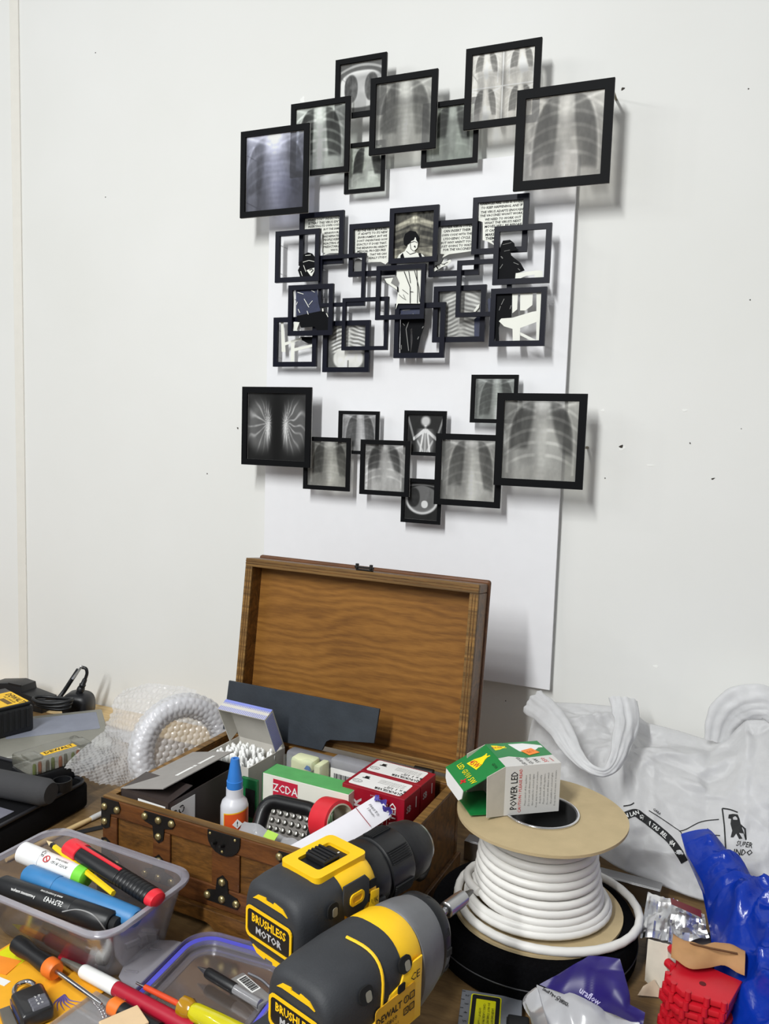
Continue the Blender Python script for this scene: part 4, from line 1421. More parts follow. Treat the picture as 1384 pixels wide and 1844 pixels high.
def screw_box(x, y, label, fronttext):
    t = cthing('screw_box', label, 'box', x, y, FLOORZ, rz=R(-1.0), group='red screw boxes')
    w_, d_, h_ = 0.104, 0.051, 0.1005
    b = nb()
    box(b, (0, 0, 0), (w_, d_, h_), 0.0008)
    mesh('carton_body', b, REDC, t)
    face_print(t, 'white_label', 0.088, 0.042, WHITE, UP(w_ / 2 - 0.002, d_ / 2 + 0.001, h_), 0.004)
    letter('QUICKSILVER', 0.0092, INK, t, UP(0.072, 0.0115, h_ + 0.0006, R(180)), bold=0.03, sx=0.85)
    letter('8 x 1 1/2"', 0.0088, INK, t, UP(0.078, 0.0215, h_ + 0.0006, R(180)), bold=0.02)
    for k in range(3):
        letter('zinc and yellow passivated', 0.0040, GREYC, t, UP(0.066, 0.0285 + 0.0045 * k, h_ + 0.0006, R(180)))
    b = nb()
    box(b, (0.0165, 0.0305, h_ + 0.0004), (0.0285, 0.0325, h_ + 0.0008))
    box(b, (0.0190, 0.0325, h_ + 0.0004), (0.0260, 0.0385, h_ + 0.0008))
    tag(mesh('hat_emblem', b, INK, t), kind='stuff')
    b = nb()
    ringprism(b, [(0.0155 + 0.008 * math.cos(R(a)), 0.018 + 0.005 * math.sin(R(a))) for a in range(0, 360, 20)], [(0.0155 + 0.0075 * math.cos(R(a)), 0.018 + 0.0045 * math.sin(R(a))) for a in range(0, 360, 20)], h_ + 0.0004, h_ + 0.0007)
    mesh('seal_emblem', b, INK, t)
    letter('UKCA', 0.0042, INK, t, UP(0.0155, 0.018, h_ + 0.0006, R(180)))
    if fronttext:
        for s_, xx, sz in (('SCREW', 0.066, 0.0145), ('COATED', 0.086, 0.0145), ('DR', 0.026, 0.024)):
            letter(s_, sz, PALE if s_ == 'DR' else WHITE, t, FR(xx, -0.0004, 0.062 if s_ != 'DR' else 0.068) @ Matrix.Rotation(R(90), 4, 'Z'), bold=0.02)
        for xx in (0.012, 0.0765):
            face_print(t, 'printed_rule', 0.0009, 0.05, WHITE, FR(xx, -0.0001, 0.062))
        letter('pozi drive', 0.0042, PALE, t, FR(0.057, -0.0004, 0.094))
    letter('SB', 0.014, PALE, t, RT(w_ + 0.0004, 0.014, h_ - 0.02), bold=0.02)
    face_print(t, 'printed_rule', 0.002, 0.016, PALE, RT(w_, 0.038, h_ - 0.018))
    return t


screw_box(0.3005, 0.1815, 'red screw carton with white label, nearer of the pair at the chest right end', True)
screw_box(0.3015, 0.2345, 'red screw carton with white label, behind its twin and against the chest back', False)

# small black LED work light: rubber ring frame with LED panel
t = cthing('led_work_light', 'small black rubber-framed LED work light lying among the boxes', 'lamp', 0.252, 0.110, 0.074, rot=(R(56), 0, R(6)))
b = nb()
pts = [(x, y, 0) for x, y in rrect(0.088, 0.062, 0.020, 6)]
tube(b, pts, 0.0115, 12, closed=True, flat=0.9)
mesh('rubber_frame', b, M('black_rubber', (18, 18, 20), 0.35, bump=0.05), t, 60)
b = nb()
prism(b, rrect(0.080, 0.054, 0.016, 6), -0.008, -0.002)
mesh('reflector_panel', b, M('led_panel', (120, 116, 112), 0.25, 0.7), t)
LEDM = M('led_lens', (128, 126, 120), 0.25, 0.5)
for i in range(6):
    for j in range(4):
        b = nb()
        lathe(b, [(0.0042, 0), (0.0042, 0.003), (0.003, 0.0056), (0, 0.0064)], 10, Matrix.Translation((-0.027 + i * 0.0108, -0.0165 + j * 0.011, -0.002)))
        mesh('led', b, LEDM, t, 50)

# red tape roll
t = cthing('red_tape_roll', 'roll of red tape beside the work light', 'tape', 0.3165, 0.128, 0.093, rot=(R(0), R(80), R(-14)))
b = nb()
n = 32
ringprism(b, [(0.031 * math.cos(2 * math.pi * k / n), 0.031 * math.sin(2 * math.pi * k / n)) for k in range(n)], [(0.0262 * math.cos(2 * math.pi * k / n), 0.0262 * math.sin(2 * math.pi * k / n)) for k in range(n)], -0.0165, 0.0165)
mesh('tape', b, M('tape_red', (214, 40, 52), 0.4), t, 30)
b = nb()
ringprism(b, [(0.0261 * math.cos(2 * math.pi * k / n), 0.0261 * math.sin(2 * math.pi * k / n)) for k in range(n)], [(0.0240 * math.cos(2 * math.pi * k / n), 0.0240 * math.sin(2 * math.pi * k / n)) for k in range(n)], -0.0165, 0.0168)
mesh('cardboard_core', b, M('core_card', (202, 194, 172), 0.7), t, 30)

# folded white paper sleeve
t = cthing('paper_sleeve', 'long folded white paper sleeve with a purple torn end', 'paper', 0.322, 0.030, 0.086, rot=(R(28), R(-7), R(70)))
b = nb()
grid(b, lambda u, v: (0.150 * u, -0.019 + 0.038 * v, 0.004 * math.sin(math.pi * v) + 0.012 * u * u), 16, 6)
g0 = b.faces[:]
r_ = bmesh.ops.extrude_face_region(b, geom=g0)
bmesh.ops.translate(b, verts=[e for e in r_['geom'] if isinstance(e, bmesh.types.BMVert)], vec=(0, 0, -0.0012))
mesh('sleeve', b, M('paper_white', (228, 226, 232), 0.65, var=0.02), t, 30)
b = nb()
grid(b, lambda u, v: (0.144 + 0.008 * u + 0.003 * math.sin(v * 14), -0.018 + 0.036 * v, 0.0138 + 0.004 * math.sin(math.pi * v) + 0.003 * math.sin(v * 20 + u * 3)), 4, 16)
mesh('torn_edge', b, M('purple_print', (74, 62, 150), 0.5), t, 60)
face_print(t, 'red_rule', 0.0009, 0.034, REDC, UP(0.112, 0, 0.0112))
letter('PHOTO\n13mm', 0.0062, INK, t, UP(0.128, 0.0, 0.0146, R(-90)) @ Matrix.Rotation(R(0), 4, 'Y'))

# clear bag with green sticker
t = cthing('clear_parts_bag', 'crumpled clear bag with a small green sticker just inside the chest front', 'bag', 0.216, 0.028, 0.066)
b = nb()


def bagf(u, v):
    x, y = 0.13 * u, 0.030 + 0.028 * v
    z = 0.012 + 0.020 * v * (1 - 0.5 * u) + 0.004 * noise.noise(Vector((u * 7, v * 5, 1.3)))
    return (x, y - 0.028, z)


grid(b, bagf, 30, 10)
r_ = bmesh.ops.extrude_face_region(b, geom=b.faces[:])
bmesh.ops.translate(b, verts=[e for e in r_['geom'] if isinstance(e, bmesh.types.BMVert)], vec=(0, 0.002, -0.006))
mesh('bag', b, MC('clear_bag', (232, 232, 236), 0.45, 0.12, 0.2, 0.4, 60), t, 60)
face_print(t, 'green_sticker', 0.020, 0.011, M('sticker_green', (168, 206, 80), 0.5), TRS((0.058, 0.012, 0.033), (R(35), 0, R(-8))))
letter('G', 0.008, INK, t, TRS((0.066, 0.0118, 0.0336), (R(35), 0, R(-8))))
# stuffing that the other things rest on
t = cthing('parts_carton', 'grey card carton holding up the small things in the chest', 'box', 0.19, 0.030, FLOORZ)
b = nb()
box(b, (0, 0, 0), (0.105, 0.075, 0.013), 0.001)
mesh('carton_body', b, CARD, t)

# notched black plate leaning on the lid
SLATE = M('slate_plate', (44, 50, 58), 0.6, var=0.2, vscale=25, bump=0.1)
PM = KM @ Matrix.Translation((-0.004, 0.284, 0.1065)) @ Matrix.Rotation(R(3.2), 4, 'Z') @ Matrix.Rotation(R(1.2), 4, 'Y').inverted() @ Matrix.Rotation(R(-7), 4, 'X')
b = nb()
prism(b, [(0.0, 0.006), (0.200, 0.002), (0.207, 0.018), (0.214, 0.022), (0.294, 0.030), (0.300, 0.086), (0.006, 0.092)], 0.0, 0.0045, XZ, 0.0005)
pt = mesh('notched_plate', b, SLATE, None)
pt.matrix_world = PM
tag(pt, 'flat slate-black plate with a notch, leaning against the chest lid', 'plate')

# ================================================================== POWER TOOLS
GREYR = M('overmould_grey', (46, 48, 52), 0.62, var=0.12, bump=0.12, bscale=600)
GREYG = M('gearcase_grey', (104, 105, 108), 0.5, var=0.1, bump=0.05)
DARKV = M('vent_dark', (8, 8, 9), 0.9)
YLAB = M('rating_label', (226, 172, 40), 0.5, var=0.05)


def loft(bm, secs, n=32, M4=None):
    """secs: (x, half width, half height, z centre, exponent) superellipse sections along x; both ends closed"""
    t = nb()
    rings = []
    for x, hw, hh, zc, p in secs:
        rg = []
        for k in range(n):
            a = 2 * math.pi * k / n
            c, s = math.cos(a), math.sin(a)
            rg.append(t.verts.new((x, hw * math.copysign(abs(c) ** (2 / p), c), zc + hh * math.copysign(abs(s) ** (2 / p), s))))
        rings.append(rg)
    for a, b in zip(rings, rings[1:]):
        for k in range(n):
            t.faces.new((a[k], a[(k + 1) % n], b[(k + 1) % n], b[k]))
    t.faces.new(rings[0])
    t.faces.new(rings[-1])
    merge(bm, t, M4)


def lo(name, secs, mat, parent, ang=38, n=40):
    b = nb()
    loft(b, secs, n)
    return mesh(name, b, mat, parent, ang)


def SIDE(x, y, z):     # onto a face looking to -y, x forward
    return Matrix.Translation((x, y, z)) @ XZ


def REAR(y, z, x=-0.001):     # onto a face looking to -x
    return basis((x, y, z), (0, -1, 0), (0, 0, 1), (-1, 0, 0))


def tool_common(t, zc, zrear):
    """rear badge with its wording"""
    b = nb()
    ringprism(b, rrect(0.056, 0.0270, 0.005, 3), rrect(0.0515, 0.0225, 0.004, 3), 0.0, 0.0012, REAR(0, zrear, -0.0013))
    bd = mesh('badge_border', b, YEL, t)
    b = nb()
    prism(b, rrect(0.0515, 0.0225, 0.004, 3), 0.0, 0.0006, REAR(0, zrear, -0.0013))
    bp_ = mesh('badge_plate', b, BLACK, t)
    letter('BRUSHLESS', 0.0098, YEL, bp_, REAR(0, zrear + 0.0042, -0.0021), bold=0.03, sx=0.86)
    letter('MOTOR', 0.0086, M('badge_silver', (188, 188, 190), 0.4), bp_, REAR(0.0, zrear - 0.0052, -0.0021), bold=0.03)
    for zz, wz in ((zrear + 0.0205, 0.042), (zrear - 0.0205, 0.042)):
        b = nb()
        s = 1 if zz > zrear else -1
        outl = [(-wz / 2, 0), (-wz * 0.36, s * 0.0048), (-wz * 0.12, s * 0.0062), (-wz * 0.1, s * 0.0040), (wz * 0.1, s * 0.0040), (wz * 0.12, s * 0.0062), (wz * 0.36, s * 0.0048), (wz / 2, 0), (wz * 0.36, s * 0.0012), (-wz * 0.36, s * 0.0012)]
        prism(b, outl, 0.0, 0.0012, REAR(0, zz, 0.0002))
        mesh('vent_trim', b, YEL, t)


def label_side(t, x, y, z, model, w_=0.046, h_=0.034):
    b = nb()
    prism(b, rrect(w_, h_, 0.003, 3), 0.0, 0.0008, SIDE(x, y, z))
    lb = mesh('rating_label', b, YLAB, t)
    letter('DEWALT', 0.0085, INK, lb, SIDE(x - 0.008, y - 0.0011, z + 0.006), bold=0.02, sx=0.85)
    letter(model, 0.0062, INK, lb, SIDE(x - 0.009, y - 0.0011, z - 0.002))
    letter('18V  n0 min-1', 0.0034, INK, lb, SIDE(x - 0.006, y - 0.0011, z - 0.0075))
    letter('Made in', 0.0034, INK, lb, SIDE(x - 0.006, y - 0.0011, z - 0.012))
    for k, (dx, dz) in enumerate(((0.012, 0.007), (0.019, 0.007), (0.012, -0.003), (0.019, -0.003))):
        b = nb()
        ringprism(b, rrect(0.0058, 0.0062, 0.0025 if k == 0 else 0.0006, 3), rrect(0.0046, 0.0050, 0.0018 if k == 0 else 0.0004, 3), 0, 0.0003, SIDE(x + dx, y - 0.0010, z + dz))
        mesh('approval_mark', b, INK, lb)
        letter('1' if k == 0 else ('i', 'A', '//')[k - 1], 0.005, INK, lb, SIDE(x + dx, y - 0.0011, z + dz))
    return lb


def battery_and_grip(t, xg, ztop):
    b = nb()
    box(b, (-0.012, -0.036, 0.0), (0.108, 0.036, 0.050), 0.008)
    bt = mesh('battery_pack', b, BLACK, t, 30)
    b = nb()
    box(b, (-0.012, -0.037, 0.050), (0.112, 0.037, 0.064), 0.006)
    mesh('battery_shoe', b, GREYR, t, 30)
    b = nb()
    box(b, (0.0, -0.0372, 0.018), (0.06, -0.0362, 0.038), 0.0004)
    mesh('battery_label', b, YEL, bt)
    b = nb()
    tt = nb()
    loft(tt, [(0.060, 0.020, 0.026, -(xg - 0.012), 3.0), (0.085, 0.0185, 0.022, -(xg - 0.006), 2.6), (0.11, 0.0185, 0.022, -xg, 2.6), (ztop, 0.021, 0.027, -(xg + 0.004), 3.0)], 28)
    merge(b, tt, Matrix(((0, 0, -1, 0), (0, 1, 0, 0), (1, 0, 0, 0), (0, 0, 0, 1))))
    mesh('grip', b, GREYR, t, 50)
    b = nb()
    box(b, (xg + 0.018, -0.009, 0.098), (xg + 0.034, 0.009, 0.126), 0.005)
    mesh('trigger', b, BLACK, t, 40)


TRZ = R(73.0)
RS = 1.12      # the housings are stout: radial size over the first measured one


def drill_root(name, label, p_rear, p_tip, zc, local_len):
    a, b = at(*p_rear, Z=zc), at(*p_tip, Z=zc)
    t = thing(name, label, 'drill', (a.x, a.y, 0.0), math.atan2(b.y - a.y, b.x - a.x))
    t['length'] = 0
    del t['length']
    return t, (b - a).length / local_len

# ---- combi drill with keyless chuck
zc = 0.172
t, sx_ = drill_root('cordless_drill', 'yellow and black cordless drill with a keyless chuck, behind the impact driver', (486, 1671), (758, 1514), 0.1927, 0.209)
ts_ = (sx_, RS, RS)
battery_and_grip(t, 0.045, 0.142)
lo('motor_cap', [(0.0, 0.0290, 0.0255, zc, 3.4), (0.0015, 0.032, 0.0290, zc, 3.4), (0.006, 0.0352, 0.0322, zc, 3.6), (0.020, 0.0366, 0.0338, zc, 3.6), (0.034, 0.0368, 0.0344, zc, 3.6), (0.052, 0.0368, 0.0350, zc, 3.6)], GREYR, t, 50)
lo('housing', [(0.0525, 0.0352, 0.0348, zc, 3.8), (0.060, 0.0356, 0.0352, zc, 3.8), (0.088, 0.0356, 0.0352, zc, 3.6), (0.095, 0.0345, 0.0342, zc, 3.2), (0.099, 0.0325, 0.0325, zc, 2.6)], YEL, t, 50)
# raised yellow deck on top with the gear switch in it
b = nb()
ringprism(b, rrect(0.066, 0.046, 0.006, 3), rrect(0.042, 0.027, 0.003, 3), 0.0, 0.010, UP(0.064, 0, zc + 0.0280))
mesh('switch_surround', b, YEL, t, 40)
b = nb()
box(b, (0.043, -0.0135, zc + 0.0280), (0.085, 0.0135, zc + 0.0352), 0.0006)
sw_ = mesh('switch_well', b, BLACK, t)
b = nb()
box(b, (0.052, -0.012, zc + 0.0352), (0.072, 0.012, zc + 0.0415), 0.0015)
for k in range(4):
    box(b, (0.054 + k * 0.0045, -0.011, zc + 0.0415), (0.0562 + k * 0.0045, 0.011, zc + 0.0427), 0.0004)
mesh('gear_switch', b, BLACK, sw_)
letter('1', 0.010, WHITE, sw_, UP(0.078, -0.002, zc + 0.0355, R(-90)), bold=0.02)
b = nb()
prism(b, [(0.018, -0.030), (0.098, -0.030), (0.098, 0.010), (0.086, 0.012), (0.084, -0.002), (0.060, -0.006), (0.030, -0.006), (0.020, -0.014)], 0.0, 0.0020, SIDE(0, -0.0350, zc), 0.0008)
mesh('side_flank', b, YEL, t, 40)
# side: dark overmould tongue with oval port, vents
b = nb()
prism(b, [(0.050, 0.012), (0.050, 0.036), (0.078, 0.036), (0.084, 0.030), (0.084, 0.010), (0.074, 0.004), (0.060, 0.004)], 0.0, 0.0016, SIDE(0, -0.0353, zc - 0.006), 0.0006)
tong = mesh('overmould_tongue', b, GREYR, t, 40)
b = nb()
ringprism(b, rrect(0.018, 0.0105, 0.004, 4), rrect(0.0125, 0.0055, 0.0025, 4), 0, 0.0016, SIDE(0.067, -0.0366, zc + 0.014))
mesh('port_ring', b, YEL, tong)
b = nb()
prism(b, rrect(0.0125, 0.0055, 0.0025, 4), 0, 0.0008, SIDE(0.067, -0.0368, zc + 0.014))
mesh('port', b, YLAB, tong)
for x, z, w_, h_ in ((0.036, 0.016, 0.013, 0.013),):
    b = nb()
    prism(b, rrect(w_, h_, 0.005, 4), 0, 0.0012, SIDE(x, -0.0372, zc + z))
    v = mesh('vent_hole', b, DARKV, t)
    b = nb()
    prism(b, rrect(w_ * 0.45, h_ * 0.6, 0.002, 4), 0.0, 0.0016, SIDE(x + 0.002, -0.0372, zc + z - 0.002))
    mesh('vent_baffle', b, M('baffle_grey', (140, 136, 124), 0.6), v)
for z in (0.018, 0.006):
    b = nb()
    prism(b, rrect(0.009, 0.0075, 0.001, 2), 0, 0.0010, SIDE(0.089, -0.0357, zc + z))
    mesh('screw_recess', b, DARKV, t)
label_side(t, 0.064, -0.0371, zc - 0.0185, 'DCD708', 0.046, 0.021)
letter('CE', 0.009, INK, t, SIDE(0.091, -0.0374, zc - 0.008))
letter('UK', 0.007, INK, t, SIDE(0.0912, -0.0374, zc + 0.002))
tool_common(t, zc, zc - 0.003)
# nose, clutch collar, chuck
b = nb()
FX = basis((0, 0, zc), (0, 1, 0), (0, 0, 1), (1, 0, 0))
lathe(b, [(0.030, 0.098), (0.0315, 0.101), (0.0310, 0.121), (0.029, 0.126)], 36, FX)
mesh('gear_nose', b, BLACK, t, 40)
b = nb()
prof = [(0.0285, 0.1265), (0.0305, 0.128), (0.0310, 0.158), (0.0290, 0.1615)]
lathe(b, prof, 36, FX)
cl = mesh('clutch_collar', b, BLACK, t, 40)
for k in range(6):
    a = R(60 * k + 20)
    b = nb()
    for j in range(7):
        aa = a + R((j - 3) * 3.6)
        M5 = FX @ Matrix.Rotation(aa, 4, 'Z')
        box(b, (0.0305, -0.0006, 0.130), (0.0323, 0.0006, 0.157), 0.0003, 1, M5)
    tag(mesh('grip_ribs', b, BLACKM, cl), kind='stuff')
b = nb()
lathe(b, [(0.0262, 0.1620), (0.0275, 0.164), (0.0280, 0.178), (0.0260, 0.192), (0.0215, 0.2005), (0.0205, 0.2008)], 36, FX)
ck = mesh('chuck_sleeve', b, M('chuck_black', (24, 24, 26), 0.5, bump=0.2), t, 40)
b = nb()
lathe(b, [(0.0208, 0.2006), (0.0200, 0.2040), (0.0150, 0.2085), (0.0070, 0.2100), (0.0066, 0.2060), (0, 0.2060)], 32, FX)
mesh('chuck_nose', b, STEEL, ck, 40)
b = nb()
box(b, (0.098, -0.034, zc - 0.030), (0.112, -0.029, zc - 0.004), 0.0015)
mesh('hammer_ring_tab', b, GREYR, t)

# ---- impact driver with bit holder
zc = 0.170
t.scale = ts_
t.location.z = 0.0002
t, sx_ = drill_root('impact_driver', 'yellow and black impact driver with a steel bit in its nose, nearest the camera', (532, 1836), (851, 1604), 0.1768, 0.2207)
t.scale = (sx_, 1.04, 1.04)
t.location.z = 0.0002
battery_and_grip(t, 0.042, 0.140)
lo('motor_cap', [(0.0, 0.0290, 0.0260, zc, 3.2), (0.0015, 0.0325, 0.0295, zc, 3.2), (0.006, 0.0355, 0.0330, zc, 3.2), (0.022, 0.0370, 0.0358, zc, 3.0), (0.050, 0.0374, 0.0385, zc, 2.8), (0.078, 0.0368, 0.0392, zc, 2.6)], GREYR, t, 50)
lo('housing_band', [(0.0782, 0.0362, 0.0386, zc, 2.6), (0.084, 0.0368, 0.0392, zc, 2.5), (0.100, 0.0362, 0.0384, zc, 2.4), (0.104, 0.0350, 0.0372, zc, 2.3)], YEL, t, 50)
# lower yellow flank carrying the label
b = nb()
prism(b, [(0.026, -0.038), (0.100, -0.038), (0.100, 0.016), (0.080, 0.016), (0.074, 0.004), (0.062, 0.002), (0.056, -0.008), (0.036, -0.014), (0.028, -0.022)], 0.0, 0.0022, SIDE(0, -0.0362, zc), 0.0009)
mesh('side_flank', b, YEL, t, 40)
b = nb()
box(b, (0.026, -0.033, zc - 0.046), (0.098, 0.033, zc - 0.034), 0.006)
mesh('belly', b, YEL, t, 40)
# yellow piping line over the top
b = nb()
pts = []
for k in range(13):
    a = R(-8 + k * 8.2)
    pts.append((0.052 + 0.004 * math.sin(k / 12 * math.pi), -0.0376 * math.copysign(abs(math.cos(a)) ** (2 / 2.75), math.cos(a)), zc + 0.0392 * abs(math.sin(a)) ** (2 / 2.75) * (1 if a > 0 else -1)))
tube(b, pts, 0.0013, 6)
mesh('yellow_piping', b, YEL, t, 50)
for x, z in ((0.036, 0.017), (0.080, 0.018)):
    b = nb()
    prism(b, rrect(0.014, 0.013, 0.005, 4), 0, 0.0014, SIDE(x, -0.0362, zc + z) @ Matrix.Rotation(R(-16), 4, 'X'))
    v = mesh('vent_hole', b, DARKV, t)
    b = nb()
    prism(b, rrect(0.006, 0.008, 0.002, 4), 0.0, 0.0020, SIDE(x + 0.002, -0.0362, zc + z - 0.002) @ Matrix.Rotation(R(-16), 4, 'X'))
    mesh('vent_baffle', b, MATS['baffle_grey'], v)
b = nb()
prism(b, rrect(0.008, 0.007, 0.001, 2), 0, 0.0010, SIDE(0.074, -0.0386, zc + 0.002))
mesh('screw_recess', b, DARKV, t)
label_side(t, 0.068, -0.0384, zc - 0.018, 'DCF809')
letter('CE', 0.0095, INK, t, SIDE(0.091, -0.0389, zc + 0.003))
tool_common(t, zc, zc - 0.003)
b = nb()
FX = basis((0, 0, zc), (0, 1, 0), (0, 0, 1), (1, 0, 0))
loft(b, [(0.1042, 0.0345, 0.0440, zc - 0.008, 2.2), (0.106, 0.0372, 0.0470, zc - 0.009, 2.2), (0.112, 0.0375, 0.0475, zc - 0.0095, 2.2), (0.126, 0.0352, 0.0445, zc - 0.0085, 2.2), (0.137, 0.0322, 0.0410, zc - 0.008, 2.2)], 44)
mesh('gear_case', b, GREYG, t, 50)
b = nb()
loft(b, [(0.1372, 0.0322, 0.0400, zc - 0.008, 2.2), (0.139, 0.0330, 0.0405, zc - 0.0075, 2.2), (0.146, 0.0322, 0.0385, zc - 0.006, 2.2), (0.152, 0.0270, 0.0290, zc - 0.001, 2.1), (0.154, 0.0150, 0.0150, zc, 2.0)], 44)
nr = mesh('nose_ring', b, BLACK, t, 40)
for k in range(14):
    a = R(k * 360 / 14)
    b = nb()
    box(b, (0.0300, -0.0032, 0.1395), (0.0336, 0.0032, 0.1465), 0.0008, 1, FX @ Matrix.Translation((0, -0.0075, 0)) @ Matrix.Diagonal((1, 1.2, 1, 1)) @ Matrix.Rotation(a, 4, 'Z'))
    mesh('nose_lug', b, BLACKM, nr)
b = nb()
lathe(b, [(0.0105, 0.1500), (0.0110, 0.152), (0.0110, 0.166), (0.0098, 0.168), (0.0060, 0.1684)], 28, FX)
mesh('collet', b, M('collet_dark', (50, 50, 52), 0.35, 0.7), t, 40)
b = nb()
lathe(b, [(0.0036, 0.168), (0.0036, 0.178), (0.0066, 0.1785), (0.0076, 0.1795), (0.0076, 0.1995), (0.0070, 0.2055), (0.0055, 0.2060)], 24, FX)
bh = mesh('bit_holder', b, STEEL, t, 40)
b = nb()
lathe(b, [(0.0036, 0.206), (0.0036, 0.212), (0.0030, 0.2135), (0.0028, 0.2165), (0.0012, 0.2205), (0, 0.2207)], 6, FX)
mesh('driver_bit', b, M('bit_steel', (120, 118, 114), 0.3, 1.0), bh)

# ================================================================== CABLE REEL
CARDB = M('cardboard', (186, 166, 128), 0.75, var=0.06, bump=0.1, bscale=500)
VELV = M('black_velvet', (9, 9, 11), 0.95, var=0.3, vscale=300, bump=0.3, bscale=1500, spec=0.05)
SC = Vector((-0.191, -0.425, 0.0))
ZB = 0.050
t = thing('black_round_case', 'round black fabric case lying under the cable reel', 'case', (SC.x - 0.004, SC.y, 0.0))
b = nb()
lathe(b, [(0.112, 0.0), (0.126, 0.003), (0.129, 0.010), (0.1295, 0.0235)], 56)
mesh('case_base', b, VELV, t, 40)
b = nb()
lathe(b, [(0.1295, 0.0250), (0.1290, 0.040), (0.1250, 0.0478), (0.1180, 0.0495), (0.0, 0.0495)], 56, caps=True)
mesh('case_lid', b, VELV, t, 40)
b = nb()
tube(b, [(0.1296 * math.cos(2 * math.pi * k / 64), 0.1296 * math.sin(2 * math.pi * k / 64), 0.0243) for k in range(64)], 0.0009, 6, closed=True)
mesh('zip_seam', b, M('zip_black', (34, 34, 38), 0.5), t, 60)

reel = thing('cable_reel', 'cardboard reel wound with thick white cable, standing on the black round case', 'cable reel', (SC.x, SC.y, ZB + 0.0002))


def annulus(bm, r0, r1, z0, z1, n=72, wob=0.0):
    o = [((r1 + wob * math.sin(5 * a) + wob * math.sin(3 * a + 1)) * math.cos(a), (r1 + wob * math.sin(5 * a)) * math.sin(a)) for a in [2 * math.pi * k / n for k in range(n)]]
    i = [(r0 * math.cos(a), r0 * math.sin(a)) for a in [2 * math.pi * k / n for k in range(n)]]
    ringprism(bm, o, i, z0, z1)


for z0, nm in ((0.0, 'flange'), (0.1215, 'flange')):
    b = nb()
    annulus(b, 0.0455, 0.106, z0, z0 + 0.0035, wob=0.0005)
    mesh(nm, b, CARDB, reel, 30)
b = nb()
n = 48
ringprism(b, [(0.0453 * math.cos(2 * math.pi * k / n), 0.0453 * math.sin(2 * math.pi * k / n)) for k in range(n)], [(0.0440 * math.cos(2 * math.pi * k / n), 0.0440 * math.sin(2 * math.pi * k / n)) for k in range(n)], 0.001, 0.126)
mesh('core_tube', b, M('tin_core', (150, 150, 152), 0.3, 0.9), reel, 30)
b = nb()
tube(b, [(0.0462 * math.cos(2 * math.pi * k / n), 0.0462 * math.sin(2 * math.pi * k / n), 0.1262) for k in range(n)], 0.0017, 8, closed=True)
mesh('tin_ring', b, CHROME, reel, 60)
CAB = M('white_cable', (232, 230, 226), 0.45, var=0.02)
# wound cable: outer layer helix, then a few slack turns low down
rc = 0.0052
b = nb()
pts = []
turns = 9
for k in range(turns * 40 + 1):
    f = k / (turns * 40)
    a = 2 * math.pi * turns * f + 1.0
    z = 0.1160 - f * 0.092 + 0.0006 * math.sin(a * 0.7)
    r_ = 0.0650 + 0.0035 * math.sin(f * 2.4) + 0.0012 * math.sin(3 * a * 0.31) + 0.010 * f * f
    pts.append((r_ * math.cos(a), r_ * math.sin(a), z + 0.0018 * math.sin(a)))
tube(b, pts, rc, 10)
mesh('cable_winding', b, CAB, reel, 60)
b = nb()
annulus(b, 0.046, 0.0638, 0.0040, 0.1210, 48)
mesh('cable_core', b, CAB, reel, 30)
b = nb()
pts = []
for k in range(2 * 40 + 10):
    f = k / 90
    a = 2 * math.pi * k / 40 + 1.0
    r_ = 0.0810 + 0.006 * f + 0.003 * math.sin(2 * a + 0.5)
    pts.append((r_ * math.cos(a), r_ * math.sin(a), 0.0185 - 0.009 * f + 0.004 * math.sin(a + 2.6) * (1 - f) + 0.0005))
tube(b, pts, rc, 10)
mesh('cable_turn', b, CAB, reel, 60)
# slack outer loop resting on the flange and drooping over its edge
b = nb()
lp = []
for k in range(49):
    a = R(120 + k * 9.6)
    bulge = math.exp(-((k * 9.6 + 120 - 375) / 55) ** 2)
    r_ = 0.0965 + 0.030 * bulge + 0.005 * math.exp(-((k * 9.6 + 120 - 240) / 60) ** 2)
    z = 0.0090 + 0.0012 * math.sin(a * 2) - 0.0040 * bulge + 0.0095 * math.exp(-(k / 7) ** 2) + 0.020 * math.exp(-((48 - k) / 6) ** 2)
    if k > 42:
        r_ -= 0.016 * (k - 42) / 6
    if k < 6:
        r_ -= 0.010 * (6 - k) / 6
    lp.append((r_ * math.cos(a), r_ * math.sin(a), z))
tube(b, lp, rc, 10)
mesh('slack_loop', b, CAB, reel, 60)
# cable end poking down inside the core
b = nb()
tube(b, catmull([(0.030, 0.030, 0.020), (0.036, 0.016, 0.070), (0.037, 0.0, 0.092), (0.030, -0.012, 0.108)], 6), rc, 10)
mesh('cable_end', b, CAB, reel, 60)
b = nb()
tube(b, catmull([(0.010, 0.036, 0.030), (0.024, 0.030, 0.080), (0.036, 0.010, 0.104)], 6), rc, 10)
mesh('cable_end', b, CAB, reel, 60)

